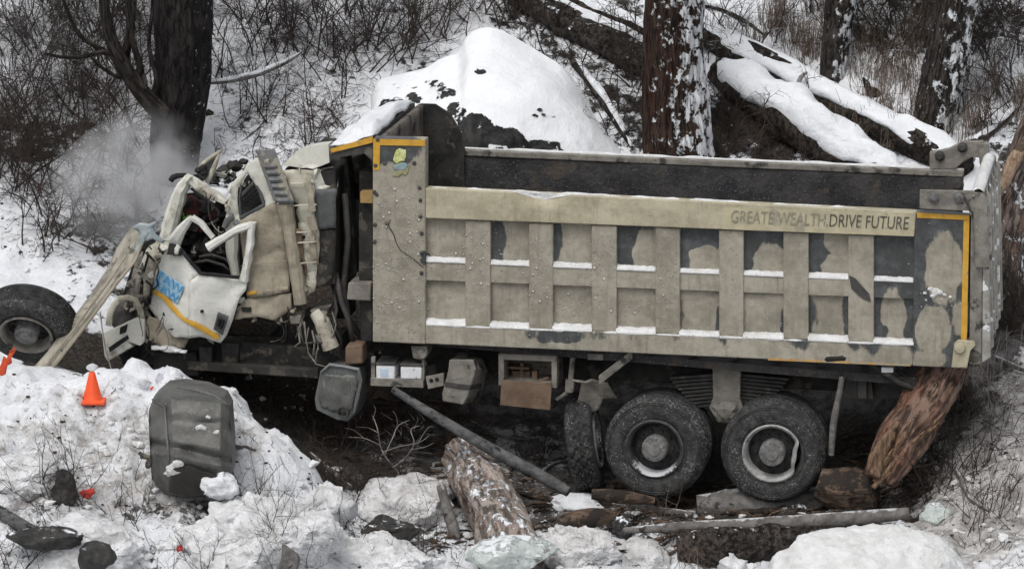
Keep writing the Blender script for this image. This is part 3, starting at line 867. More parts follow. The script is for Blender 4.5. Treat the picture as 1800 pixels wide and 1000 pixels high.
def plate(mb, quad, v0, v1, nu=8, nv=8, m=0, warp=0.003, seed=0):
    """slab whose front face (plane v0) covers the photo quad (tl, tr, br, bl), reaching back to plane v1"""
    q = [P(x, y, v0) for x, y in quad]
    o = len(mb.v)
    def fn(a, b):
        t = q[0] * (1 - a) + q[1] * a
        s = q[3] * (1 - a) + q[2] * a
        return t * (1 - b) + s * b
    mb.grid(fn, nu, nv, m)
    if warp: mb.displace(warp, 4.0, 2, seed, o, (0, 1, 0))
    n = nu + 1
    ring = [o + i for i in range(n)] + [o + j * n + nu for j in range(1, nv + 1)] + [o + nv * n + i for i in range(nu - 1, -1, -1)] + [o + j * n for j in range(nv - 1, 0, -1)]
    k = len(mb.v)
    for r in ring:
        x, _, z = mb.v[r]
        mb.v.append((x, v1, z))
    L = len(ring)
    for i in range(L):
        mb.f.append((ring[i], ring[(i + 1) % L], k + (i + 1) % L, k + i)); mb.mi.append(m)
    mb.f.append(tuple(k + i for i in range(L))); mb.mi.append(m)

def slab(mb, poly, v0, v1, m=0):
    a = [P(x, y, v0) for x, y in poly]
    mb.prism(a, (0, v1 - v0, 0), m)

# ---- dump box: floor, inner walls
BOXV = 2.28
FARV = BOXV - 0.06
mb = MB()
nw = 60
# near side sheet behind the ribs
for k, (a, b) in enumerate(BAYS):
    plate(mb, [(a - 3, railb_y(a) - 3), (b + 3, railb_y(b) - 3), (b + 3, cross0_y(b) + 8), (a - 3, cross0_y(a) + 8)], 0.062, 0.12, 26, 26, warp=0.018, seed=k)
    plate(mb, [(a - 3, cross2_y(a) - 3), (b + 3, cross2_y(b) - 3), (b + 3, sill0_y(b) + 10), (a - 3, sill0_y(a) + 10)], 0.062, 0.12, 26, 22, warp=0.016, seed=k + 20)
box = mb.build('dump_box', M['box'], truck, smooth=40, attrs=paint_attrs(mb))

mb = MB()
fa, fb = P(748, 262, FARV), P(1694, 303, FARV)
na, nb = P(660, 600, 0.3), P(1700, 640, 0.3)
fl0 = na[2] + 0.12
def far(a, b):
    t = fa * (1 - a) + fb * a
    u0 = P(668, 400, 0.3)[0]
    t = np.array([u0 * (1 - a) + fb[0] * a, FARV, fa[2] * (1 - a) + fb[2] * a])
    return np.array([t[0], FARV, t[2] * (1 - b) + (fl0 - 0.25 * a) * b])
plate_q = [far(0, 0), far(1, 0), far(1, 1), far(0, 1)]
o = len(mb.v); mb.grid(far, 80, 20); mb.displace(0.018, 1.4, 3, 5, o, (0, 1, 0))
mb.build('inner_wall', M['inside_wall'], box, smooth=60, solid=0.06)
mb = MB()
mb.hexa([(far(0, 1)[0], 0.14, fl0 - 0.08), (far(1, 1)[0], 0.14, fl0 - 0.33), (far(1, 1)[0], FARV, fl0 - 0.33), (far(0, 1)[0], FARV, fl0 - 0.08),
         (far(0, 1)[0], 0.14, fl0), (far(1, 1)[0], 0.14, fl0 - 0.25), (far(1, 1)[0], FARV, fl0 - 0.25), (far(0, 1)[0], FARV, fl0)])
mb.build('floor', M['inside_wall'], box)
# rim along the far wall's top, with a rind of snow
mb = MB()
a, b = far(0, 0), far(1, 0)
mb.hexa([a + (0, -.05, -.05), b + (0, -.05, -.05), b + (0, .09, -.05), a + (0, .09, -.05), a + (0, -.05, .02), b + (0, -.05, .02), b + (0, .09, .02), a + (0, .09, .02)])
mb.build('far_rim', M['hard_grey'], box, bevel=0.012)
mb = MB()
pts = [a * (1 - t) + b * t for t in np.linspace(0, 1, 90)]
mb.tube([q + np.array([0, 0.02, 0.025]) for q in pts], [0.022 + 0.014 * vnoise(np.array([[i * .35, 0, 0]]), 3)[0] for i in range(90)], 8, squash=0.8)
mb.build('snow_cover', M['slush'], box, smooth=180)

# ---- ribs, rails, sill
for k in range(7):
    a, b = BAYS[k][1], BAYS[k + 1][0]
    mb = MB()
    plate(mb, [(a, railb_y(a) + 1), (b, railb_y(b) + 1), (b, sill1_y(b) - 1), (a, sill1_y(a) - 1)], 0.0, 0.075, 10, 40, warp=0.010, seed=40 + k)
    mb.build('rib', M['box'], box, smooth=40, attrs=paint_attrs(mb, .22), bevel=0.008)
mb = MB()
plate(mb, [(748, top_y(748)), (1610, top_y(1610)), (1607, railb_y(1607)), (748, railb_y(748))], -0.03, 0.12, 90, 8, warp=0.010, seed=60)
# the dent bitten into the top rail
for i, (x, y, z) in enumerate(mb.v[:91 * 9]):
    px, py = to_px([(x, y, z)])
    d = 1 - abs(px[0] - 952) / 52
    e = 1 - (py[0] - top_y(px[0])) / 24
    if d > 0 and e > 0: mb.v[i] = (x, y + 0.11 * d * e, z - 0.03 * d * e)
mb.build('top_rail', M['rail'], box, smooth=40, bevel=0.01)
mb = MB()
t_pts = [(x, top_y(x) - 1) for x in np.linspace(750, 1612, 140)]
mb.tube([P(x, y, 0.03) for x, y in t_pts], [max(.002, 0.008 + 0.012 * vnoise(np.array([[i * .3, 7, 0]]), 3)[0]) for i in range(140)], 8, squash=1.6)
s, f = sheet([P(902, 337, -0.02), P(952, 352, 0.035), P(1006, 342, -0.02), P(985, 340, 0.02), P(930, 337, 0.02)], cuts=0.03, amp=0.012, freq=8)
mb.add(s, f)
mb.build('snow_cover', M['slush'], box, smooth=180)
thick_ = [1.2, 0.4, 1.6, .9, -.4, .7, 1.8, 0.1]
for k, (a, b) in enumerate(BAYS):
    mb = MB()
    q0, q1 = P(a - 1, cross1_y(a), 0.01), P(b + 1, cross1_y(b), 0.01)
    r0, r1 = P(a - 1, cross2_y(a), 0.01), P(b + 1, cross2_y(b), 0.01)
    plate(mb, [(a - 1, cross1_y(a)), (b + 1, cross1_y(b)), (b + 1, cross2_y(b)), (a - 1, cross2_y(a))], 0.012, 0.084, 14, 6, warp=0.008, seed=70 + k)
    o = P(a - 1, cross0_y(a), 0.08), P(b + 1, cross0_y(b), 0.08)
    mb.hexa([q0 + (0, .003, -.002), q1 + (0, .003, -.002), (q1[0], .083, q1[2] - .002), (q0[0], .083, q0[2] - .002), q0 + (0, .004, 0.004), q1 + (0, .004, 0.004), o[1] + (0, 0, -.012), o[0] + (0, 0, -.012)])
    mb.build('cross_rail', M['box'], box, smooth=40, attrs=paint_attrs(mb, 1.0 if k > 6 else .3))
    for (y0, y1, vv) in ((cross0_y, cross1_y, 0.01), (sill0_y, sill1_y, -0.03)):
        mb = MB()
        def fn(s, t, a=a, b=b, y0=y0, y1=y1, vv=vv):
            x = (a - 1) * (1 - s) + (b + 1) * s
            lift = -3.2 + thick_[k] + 2.8 * fbm(np.array([[x * .16, k * 3.1, vv * 50]]), 3, 1.0, 5)[0] + 3.4 * max(0, abs(s - .5) * 2 - .62) * (1 if vv < 0 else .3)
            bulge = math.sin(math.pi * t)
            p, q = P(x, y0(x) - lift, 0.086), P(x, y1(x) + 0.8, vv - 0.004)
            r = p * (1 - t) + q * t
            return r + np.array([0, -0.012 * bulge, 0.012 * bulge])
        mb.grid(fn, 24, 6)
        mb.build('snow_cover', M['slush'], box, smooth=180, solid=0.008)
mb = MB()
plate(mb, [(748, sill1_y(748)), (1606, sill1_y(1606)), (1604, bot_y(1604)), (748, bot_y(748))], -0.03, 0.13, 110, 8, warp=0.006, seed=80)
mb.build('sill', M['box'], box, smooth=40, attrs=paint_attrs(mb), bevel=0.01)
mb = MB()
for (x0, x1) in ((750, 1606),):
    mb.tube([P(x, sill1_y(x) + 0.5, -0.02) for x in np.linspace(x0, x1, 120)], [0.011 + 0.007 * vnoise(np.array([[i * .4, 2, 5]]), 3)[0] for i in range(120)], 6)
mb.build('snow_cover', M['slush'], box, smooth=180)
mb = MB(); slab(mb, [(1350, 629), (1600, 640), (1600, 643.5), (1350, 633)], -0.034, -0.03)
mb.build('rust_streak', m_generic('ochre_rust', (0.38, 0.20, 0.05), (0.50, 0.33, 0.14), 14, 0.8, 0.002, 30, dirt=(0.32, 0.29, 0.22), dirt_lo=0.48, dirt_scale=12), box)

# ---- front corner post and headboard
mb = MB()
plate(mb, [(655, 243), (748, 245), (748, 605), (655, 601)], -0.02, 0.14, 26, 80, warp=0.006, seed=90)
mb.build('front_post', M['box'], box, smooth=40, attrs=paint_attrs(mb), bevel=0.012)
hb_u0, hb_u1 = P(656, 300, 0.14)[0], P(672, 300, 0.14)[0]
hb_w1, hb_w0 = P(700, 245, 0.0)[2], P(700, 603, 0)[2]
mb = MB()
mb.grid(lambda a, b: (hb_u1, 0.145 + a * (FARV - 0.145), hb_w0 * (1 - b) + b * (hb_w1 - 0.01 - 0.10 * sstep(.6, 1., a) * 0)), 30, 30)
mb.displace(0.03, 1.6, 3, 14, 0, (1, 0, 0))
mb.build('headboard', m_generic('rusty_streaked_headboard', (0.075, 0.066, 0.058), (0.20, 0.175, 0.15), 5, 0.75, 0.01, 20, stretch=(2, 2, .5), dirt=(0.03, 0.03, 0.03), dirt_lo=0.55, dirt_scale=3), box, smooth=60, solid=0.06)
mb = MB()
uF = P(748, 300, 0)[0]
tops = [(hb_u1, hb_w1), (hb_u1 + 0.16, hb_w1 + 0.0), (hb_u1 + 0.33, hb_w1 - 0.10), (uF - 0.04, hb_w1 - 0.30), (uF, fa[2] + 0.02), (uF, hb_w0), (hb_u1, hb_w0)]
mb.prism([(u, FARV - 0.07, w) for u, w in tops], (0, 0.05, 0))
mb.build('far_post', M['chassis'], box)
# yellow edging
mb = MB(); slab(mb, [(656, 244.5), (747, 246.5), (747, 257), (668, 255.5), (667, 299), (656, 299)], -0.026, -0.018)
mb.build('yellow_stripe', M['yellow'], box)
for (x, y) in ((660, 291), (658, 338), (659, 395), (658, 425), (680, 392), (676, 287), (728, 287), (662, 342), (737, 330), (739, 352), (739, 380), (741, 410), (741, 445), (741, 480), (664, 246)):
    mb = MB(); mb.blob(P(x, y, -0.024), (0.022, 0.016, 0.022), 2, 0.3, 2, int(x))
    mb.build('bolt', M['steel_dark'], box)
mb = MB()
crack = [(686, 386), (683, 397), (692, 412), (697, 428), (704, 440), (717, 449), (728, 456), (744, 470)]
mb.tube([P(x, y, -0.021) for x, y in crack], 0.006, 5)
mb.build('crack', M['steel_dark'], box)
# worn yellow-green sticker (a blot of colour, no figure)
for nm, mt, pts in (('sticker', 'sticker', [(695, 264), (703, 262), (714, 264), (716, 275), (713, 284), (700, 287), (693, 281), (692, 271)]),
                    ('sticker', 'sticker_blue', [(694, 288), (713, 286), (719, 292), (712, 297), (697, 298), (692, 294)]),
                    ('sticker', 'sticker_mud', [(698, 299), (720, 294), (716, 304), (712, 311), (706, 304), (702, 311), (692, 308)])):
    mb = MB()
    s, f = sheet([P(x, y, -0.026) for x, y in pts], cuts=0.02, amp=0.0, jag=.022)
    s[:, 1] = np.clip(s[:, 1], -.027, -.0255)
    mb.add(s, f); mb.build(nm, M[mt], box, solid=0.004)
# visor over the cab
mb = MB()
va, vb = P(580, 264, -0.01), P(655, 241, -0.01)
mb.prism([va, vb, vb + (0, 0, -.07), va + (0, 0, -.06)], (0, FARV, 0))
visor = mb.build('visor', M['steel_dark'], box, bevel=0.008)
mb = MB(); slab(mb, [(585, 272), (655, 253), (655, 283), (640, 270), (600, 276)], 0.0, 0.03)
mb.build('gusset', M['steel_dark'], box)
mb = MB(); slab(mb, [(581, 262), (655, 240), (655, 251), (582, 269)], -0.022, -0.012)
mb.build('yellow_stripe', M['yellow'], box)
mb = MB()
def fn(a, b):
    p = va * (1 - a) + vb * a
    e = min(a, 1 - a, b, 1 - b) * 8
    return p + np.array([0, 0.02 + b * (FARV - 0.05), 0.012 + 0.09 * min(1, e) + 0.03 * vnoise(np.array([[a * 4, b * 9, 0]]), 4)[0]])
mb.grid(fn, 20, 50)
mb.build('snow_cover', M['snow'], box, smooth=180, solid=0.01)

# ---- rear corner panel
mb = MB()
plate(mb, [(1607, 373), (1705, 379), (1700, 648), (1604, 643)], -0.012, 0.14, 26, 60, warp=0.006, seed=95)
mb.build('corner_panel', M['box'], box, smooth=40, attrs=paint_attrs(mb), bevel=0.01)
mb = MB()
slab(mb, [(1612, 374), (1704, 379), (1704, 387), (1612, 383)], -0.022, -0.011)
slab(mb, [(1694, 388), (1704, 388), (1699, 600), (1689, 596)], -0.022, -0.011)
mb.build('yellow_stripe', M['yellow'], box)
mb = MB()
for (x, y, r) in ((1636, 508, .03), (1644, 512, .05), (1652, 514, .035), (1660, 518, .02), (1626, 515, .02), (1670, 522, .018), (1640, 520, .03)):
    mb.blob(P(x, y, -0.015), (r, 0.02, r * .8), 2, 0.5, 2, int(x))
mb.build('snow_clod', M['slush'], box)
mb = MB()
plate(mb, [(1493, 485), (1504, 490), (1530, 520), (1531, 532), (1515, 524), (1496, 508)], -0.012, -0.002, 2, 2) if False else slab(mb, [(1492, 484), (1503, 489), (1528, 517), (1531, 531), (1516, 525), (1497, 508)], -0.008, 0.001)
mb.build('scrape', M['steel_dark'], box)

# ---- lettering on the pale band
mb = MB()
plate(mb, [(1270, top_y(1270) + 8), (1607, top_y(1607) + 3), (1606, railb_y(1606) - 0.5), (1270, railb_y(1270) - 0.5)], -0.036, -0.03, 30, 4, warp=0.0)
mb.build('name_band', m_generic('pale_band', (0.36, 0.325, 0.225), (0.50, 0.45, 0.31), 5, 0.8, 0.004, 20, dirt=(0.30, 0.275, 0.21), dirt_lo=0.55, dirt_scale=2.5), box)

def text_mesh(s):
    cu = bpy.data.curves.new('lettering', 'FONT')
    cu.body = s
    cu.size = 1.0
    cu.resolution_u = 3
    ob = bpy.data.objects.new('lettering', cu)
    COL.objects.link(ob)
    dg = bpy.context.evaluated_depsgraph_get()
    me = bpy.data.meshes.new_from_object(ob.evaluated_get(dg))
    v = np.array([q.co[:] for q in me.vertices]); f = [tuple(p.vertices) for p in me.polygons]
    bpy.data.objects.remove(ob); bpy.data.curves.remove(cu); bpy.data.meshes.remove(me)
    return v, f

def lettering(words, p0, p1, h, parent, shear=0.12, gap=None):
    """words: list of (text, material) laid one after another between two points; h = vector of the capital height"""
    full = ''.join(w for w, _ in words)
    v, f = text_mesh(full)
    L = v[:, 0].max(); H = 0.72
    p0, p1, h = np.array(p0), np.array(p1), np.array(h)
    start = 0.0
    pos = 0
    for w, mt in words:
        a, _f = text_mesh(full[:pos] + w)
        off = a[:, 0].max()
        lo = start
        start = off
        pos += len(w)
        keep = [q for q in f if lo - 1e-4 <= np.mean(v[list(q), 0]) < off + 1e-4]
        mb = MB()
        pts = p0[None] + (p1 - p0)[None] * (v[:, :1] / L + 0 * v[:, 1:2]) + h[None] * (v[:, 1:2] / H) + (p1 - p0)[None] / L * shear * v[:, 1:2]
        used = sorted({i for q in keep for i in q}); re_ = {a: b for b, a in enumerate(used)}
        mb.add(pts[used], [tuple(re_[i] for i in q) for q in keep])
        mb.build('lettering', M[mt], parent, smooth=0, solid=0.003)
lt0, lt1 = P(1283, 391.5, -0.040), P(1596, 403.5, -0.040)
lettering([('GREATE ', 'letter_faded'), ('WEALTH,', 'letter_faded'), ('DRIVE FUTURE', 'letter')], lt0, lt1, (0, 0, 0.135), box)

# ---- tailgate
tail_u0 = P(1707, 500, 0)[0]
tw1, tw0 = P(1720, 343, 0)[2], P(1720, 640, 0)[2]
mb = MB()
mb.hexa([(tail_u0, -0.03, tw0), (tail_u0 + .13, -0.03, tw0), (tail_u0 + .13, BOXV, tw0), (tail_u0, BOXV, tw0), (tail_u0 - .02, -0.03, tw1), (tail_u0 + .10, -0.03, tw1), (tail_u0 + .10, BOXV, tw1), (tail_u0 - .02, BOXV, tw1)])
tail = mb.build('tailgate', M['hard_grey'], truck, bevel=0.015)
for vv in (-0.025, 0.42, 0.86, 1.3, 1.74, 2.18):
    mb = MB()
    mb.hexa([(tail_u0 + .131, vv, tw0 + .02), (tail_u0 + .22, vv + .02, tw0 + .08), (tail_u0 + .22, vv + .07, tw0 + .08), (tail_u0 + .131, vv + .09, tw0 + .02),
             (tail_u0 + .104, vv, tw1 - .02), (tail_u0 + .15, vv + .02, tw1 - .1), (tail_u0 + .15, vv + .07, tw1 - .1), (tail_u0 + .104, vv + .09, tw1 - .02)])
    mb.build('rib', M['pale_rib'], tail, bevel=0.008)
mb = MB()
mb.grid(lambda a, b: (tail_u0 - .02 + .12 * a, 0.12 + b * (BOXV - .35), tw1 + 0.012 + 0.05 * math.sin(math.pi * a) * (0.7 + .3 * vnoise(np.array([[b * 9, a, 0]]), 8)[0])), 6, 40)
mb.build('snow_cover', M['slush'], tail, smooth=180, solid=0.01)
mb = MB()
slab(mb, [(1617, 334), (1708, 336), (1728, 343), (1735, 350), (1739, 470), (1714, 470), (1711, 372), (1700, 371), (1616, 367)], -0.09, -0.05)
br = mb.build('hinge_bracket', M['hard_grey'], tail, bevel=0.006)
mb = MB()
for (x, y) in ((1641, 347), (1685, 347)):
    mb = MB(); mb.lathe([(0.0, -.06), (0.026, -.06), (0.032, -.035), (0.05, -.03), (0.05, 0.0)], P(x, y, -0.09), (0, 1, 0), 14)
    mb.build('bolt', M['hub'], tail, smooth=60)
mb = MB()
mb.tube([P(1690, 340, -.1), P(1699, 352, -.1), P(1704, 366, -.1), P(1706, 374, -.1)], 0.012, 6)
mb.build('hose', M['steel_dark'], tail, smooth=60)
mb = MB()
slab(mb, [(1634, 298), (1634, 268), (1652, 266), (1668, 262), (1692, 250), (1728, 249), (1728, 277), (1708, 277), (1694, 284), (1680, 297)], FARV - 0.02, FARV + 0.08)
mb.build('hinge_bracket', M['hard_grey'], tail, bevel=0.006)
mb = MB()
for (x, y) in ((1652, 274), (1692, 259)):
    mb = MB(); mb.lathe([(0.0, -.05), (0.03, -.05), (0.036, -.02), (0.055, -.015), (0.055, 0.0)], P(x, y, FARV - 0.02), (0, 1, 0), 14)
    mb.build('bolt', M['steel_dark'], tail, smooth=60)
mb = MB()
mb.lathe([(0.0, -.05), (0.035, -.05), (0.04, -.03), (0.065, -.025), (0.065, 0.0)], P(1684, 325, FARV - 0.08), (0, 1, 0), 16)
slab(mb, [(1663, 312), (1692, 314), (1690, 338), (1660, 338)], FARV - 0.08, FARV - 0.05)
mb.build('bolt', M['steel_dark'], tail, smooth=60)
mb = MB()
slab(mb, [(1719, 253), (1736, 253), (1740, 290), (1722, 290)], FARV - .05, FARV + .12)
mb.build('end_cap', M['hard_grey'], tail, bevel=0.01)
mb = MB()
slab(mb, [(1677, 604), (1684, 598), (1712, 600), (1715, 607), (1706, 616), (1700, 646), (1672, 646)], -0.07, -0.02)
mb.lathe([(0, -.03), (0.05, -.03), (0.06, 0.0)], P(1687, 612, -0.07), (0, 1, 0), 14)
mb.build('latch', M['rail'], tail, bevel=0.008)
mb = MB()
mb.tube([P(1704, 380, 0.1), P(1706, 500, 0.1), P(1704, 640, 0.1)], 0.05, 8)
mb.build('seal', M['chassis'], tail)
mb = MB()
for (x, y) in ((1712, 625), (1700, 608)):
    mb.lathe([(0, -.03), (0.07, -.03), (0.085, 0.0), (0.085, 0.08)], P(x, y, 0.0), (0, 1, 0), 18)
mb.build('pivot', M['steel_dark'], tail)

# ---- chassis
mb = MB()
def beam(mb, p, q, w, h):
    """box beam between two truck points, w along v, h upright"""
    p, q = np.array(p), np.array(q)
    mb.hexa([p + (0, -w, -h), q + (0, -w, -h), q + (0, w, -h), p + (0, w, -h), p + (0, -w, h), q + (0, -w, h), q + (0, w, h), p + (0, w, h)])
for vv in (0.72, 1.55):
    beam(mb, P(395, 610, vv), P(1575, 668, vv), 0.04, 0.14)
    beam(mb, P(655, 598, vv), P(1640, 640, vv), 0.05, 0.07)
for x in (470, 560, 640, 760, 900, 1040, 1180, 1300, 1420, 1560):
    p = P(x, ln(x, 395, 610, 1575, 668), 0.72)
    mb.box((p[0] - .04, 0.72, p[2] - .1), (p[0] + .04, 1.55, p[2] + .1))
for x in range(690, 1640, 75):
    p = P(x, bot_y(x) - 4, 0.13)
    mb.box((p[0] - .035, 0.135, p[2] - .05), (p[0] + .035, BOXV - .1, p[2] + .05))
chassis = mb.build('chassis', M['chassis'], truck, bevel=0.01)
mb = MB()
mb.tube([P(1470, 634, 0.1), P(1482, 627, 0.05), P(1500, 625, 0.03), P(1520, 630, 0.05), P(1540, 645, 0.08), P(1580, 672, 0.1), P(1612, 684, 0.1), P(1650, 680, 0.1)], 0.035, 8)
mb.tube([P(1440, 640, 0.05), P(1455, 630, 0.0), P(1480, 628, 0.0), P(1510, 634, 0.05)], 0.045, 8)
mb.tube([P(1575, 648, 0.2), P(1600, 665, 0.2), P(1612, 690, 0.2)], 0.025, 8)
mb.build('hose', M['chassis'], truck, smooth=180)
mb = MB(); slab(mb, [(1549, 646), (1570, 646), (1570, 655), (1549, 655)], 0.05, 0.12)
mb.build('marker_lamp', M['white'], truck, bevel=0.006)
mb = MB()
slab(mb, [(1490, 655), (1530, 652), (1535, 700), (1480, 698)], 0.35, 0.6)
slab(mb, [(1535, 668), (1600, 672), (1598, 704), (1535, 700)], 0.5, 0.65)
slab(mb, [(1508, 648), (1524, 648), (1522, 700), (1505, 700)], 0.28, 0.35)
mb.displace(0.02, 4, 2, 3)
mb.build('rear_bracket', M['steel_dark'], truck, bevel=0.008)

# suspension: leaf pack and trunnion
mb = MB()
for i in range(9):
    y0 = 655 + i * 6.3
    hw = 104 - i * 5
    for (v0, v1) in ((0.40, 0.50),):
        mb.prism([P(1282 - hw, y0 + 8, v0), P(1282, y0, v0), P(1282 + hw, y0 + 10, v0), P(1282 + hw, y0 + 14, v0), P(1282, y0 + 5, v0), P(1282 - hw, y0 + 12, v0)], (0, v1 - v0, 0))
mb.build('leaf_spring', M['steel_dark'], truck)
mb = MB()
slab(mb, [(1252, 648), (1302, 651), (1300, 700), (1308, 722), (1288, 745), (1262, 742), (1246, 716), (1254, 698)], 0.30, 0.52)
mb.displace(0.015, 5, 2, 8)
mb.blob(P(1275, 722, 0.3), (0.13, 0.06, 0.11), 3, 0.4, 2.5, 3)
mb.build('spring_saddle', M['hard_grey'], truck, bevel=0.012)
mb = MB()
for cx, cy in ((1152, 786), (1358, 795)):
    c = P(cx, cy, 0.3)
    mb.tube([c, c + np.array([0, 1.5, 0])], 0.11, 12)
    mb.blob(c + np.array([0, 0.85, 0]), (0.28, 0.26, 0.27), 3, 0.05, 1)
mb.build('axle', M['chassis'], truck, smooth=60)

# wheels
def wheel_parts(parent, c, ax, ref=(0, 0, 1), R_=0.54, width=0.30, dent=None, rim_mat='rim', outer=True, rings=True, lug=0.022, ribbed=False):
    """tyre, rim, hub on the axle direction ax (pointing inwards from the face seen); c = centre of the outer face"""
    r = R_
    prof = [(r * .54, 0.055), (r * .56, 0.03), (r * .66, 0.008), (r * .80, 0.0), (r * .885, 0.012), (r * .935, 0.028), (r * .965, 0.042), (r * .985, 0.06)]
    tread = [(r, 0.075)] + [(r * 1.006, 0.075 + (width - .15) * t) for t in (0.12, 0.24, 0.36, 0.5, 0.64, 0.76, 0.88)] + [(r, width - .075)]
    back = [(r * .985, width - .06), (r * .935, width - .028), (r * .80, width), (r * .66, width - .008), (r * .54, width - .055)]
    P_ = prof + tread + back
    lo, hi = 6, len(prof) + len(tread) + 1
    def mod(i, j, th, rr, h):
        if ribbed:
            if len(prof) <= i < len(prof) + len(tread) and (i - len(prof)) % 2 == 1: rr -= 0.028
        elif lo <= i < hi:
            k = (j + (i * 2 if i % 2 else i)) % 6
            if k in (0, 1): rr -= lug
            if i - len(prof) in (3, 5): rr -= lug * .7
        elif i == 4 or i == 2:
            rr += 0.002 * math.sin(j * 2.1)
        return rr, h
    mb = MB(); mb.lathe(P_, c, ax, 156, ref=ref, mod=mod)
    if rings:
        for rr, hh in ((r * .905, 0.012), (r * .87, 0.006), (r * .63, 0.012)):
            mb.lathe([(rr - .007, hh + .004), (rr, hh - .006), (rr + .007, hh + .004)], c, ax, 90, ref=ref)
    tyre = mb.build('tyre', M['rubber'], parent, smooth=35)
    def rmod(i, j, th, rr, h):
        if dent is not None:
            d = math.cos(th - dent)
            k = max(0, (d - 0.80) / 0.20)
            rr -= 0.055 * k * k * (3 - 2 * k)
            h -= 0.03 * k
        return rr, h
    mb = MB()
    mb.lathe([(r * .565, 0.022), (r * .575, 0.0), (r * .545, -0.008), (r * .50, 0.012), (r * .485, 0.05), (r * .47, 0.16), (r * .50, 0.17)], c, ax, 80, ref=ref, mod=rmod)
    mb.build('rim', M[rim_mat], parent, smooth=60)
    mb = MB()
    mb.lathe([(r * .49, 0.15), (r * .40, 0.13), (r * .30, 0.12), (r * .22, 0.12), (0.0, 0.13)], c, ax, 48, ref=ref)
    axn = np.array(ax, float) / np.linalg.norm(ax)
    a_ = np.cross(axn, np.array(ref, float)); a_ /= np.linalg.norm(a_)
    b_ = np.cross(a_, axn)
    for k in range(10):
        th = 2 * math.pi * k / 10
        q = np.array(c) + axn * 0.10 + r * .325 * (math.cos(th) * a_ + math.sin(th) * b_)
        mb.lathe([(0, -.012), (0.014, -.012), (0.018, 0.03)], q, axn, 6, ref=ref)
    mb.build('wheel_disc', M['rim_dark'], parent, smooth=40)
    for k in range(10):
        th = 2 * math.pi * (k + .5) / 10
        q = np.array(c) + axn * 0.128 + r * .415 * (math.cos(th) * a_ + math.sin(th) * b_)
        mb = MB(); mb.lathe([(0, 0), (0.024, 0.0), (0.026, 0.02)], q, axn, 12, ref=ref)
        mb.build('hand_hole', M['interior'], parent)
    mb = MB()
    mb.lathe([(0.0, -0.035), (r * .12, -0.035), (r * .125, -0.025), (r * .20, -0.022), (r * .235, -0.016), (r * .25, 0.0), (r * .255, 0.12)], c, ax, 36, ref=ref)
    for k in range(14):
        th = 2 * math.pi * k / 14
        q = np.array(c) + axn * (-0.02) + r * .215 * (math.cos(th) * a_ + math.sin(th) * b_)
        mb.lathe([(0, -.01), (0.008, -.01), (0.009, 0.01)], q, axn, 6, ref=ref)
    mb.build('hub', M['hub'], parent, smooth=40)

def truck_wheel(cx, cy, v, dent=None, tilt=(0, 1, 0), rm='rim'):
    e = bpy.data.objects.new('wheel', None); COL.objects.link(e); e.parent = truck
    wheel_parts(e, P(cx, cy, v), tilt, dent=dent, rim_mat=rm)
    c = P(cx, cy, v)
    mb = MB()
    mb.lathe([(0.29, .335), (0.40, .32), (0.50, .335), (0.54, .36), (0.54, .55), (0.50, .59), (0.30, .60)], c, tilt, 72)
    mb.build('inner_tyre', M['rubber'], e, smooth=40)
    return e
truck_wheel(1150, 789, 0.02, tilt=(0.06, 1, -0.02), rm='rim_dusty')
truck_wheel(1357, 797, 0.0, dent=R(-8), tilt=(0.0, 1, 0.0))
e = bpy.data.objects.new('wheel', None); COL.objects.link(e); e.parent = truck
# the twisted forward wheel, tread towards us
wheel_parts(e, P(1052, 772, 0.50), (-0.985, -0.06, -0.14), R_=0.52, rings=False)
e2 = bpy.data.objects.new('wheel', None); COL.objects.link(e2); e2.parent = truck
wheel_parts(e2, P(1150, 789, 2.25), (0, -1, 0), rings=False)
e2 = bpy.data.objects.new('wheel', None); COL.objects.link(e2); e2.parent = truck
wheel_parts(e2, P(1357, 797, 2.25), (0, -1, 0), rings=False)

# mudguard, stays and rods
mb = MB()
p, f = sheet([P(1022, 672, 0.25), P(1040, 665, 0.22), P(1068, 672, 0.28), P(1085, 700, 0.35), P(1060, 700, 0.3), P(1052, 720, 0.3), P(1018, 735, 0.3), P(1012, 722, 0.3)], cuts=0.05, amp=0.03, freq=4, seed=3)
mb.add(p, f); mb.build('mudguard', M['hard_grey'], truck, solid=0.015)
mb = MB()
beam(mb, P(1053, 668, 0.1), P(1112, 622, 0.1), 0.02, 0.05)
mb.build('stay', M['hard_grey'], truck, bevel=0.005)
mb = MB()
mb.tube([P(1007, 628, 0.2), P(1003, 668, 0.2)], 0.03, 8)
slab(mb, [(994, 668), (1009, 670), (1007, 690), (993, 690)], 0.17, 0.25)
mb.tube([P(996, 690, 0.2), P(978, 702, 0.2)], 0.02, 6)
mb.tube([P(1006, 668, 0.15), P(1030, 672, 0.15), P(1040, 668, 0.15)], 0.014, 6)
mb.build('lever', M['hard_grey'], truck)
mb = MB()
slab(mb, [(1033, 622), (1060, 623), (1060, 633), (1033, 632)], 0.12, 0.2)
mb.build('lug', M['hard_grey'], truck)

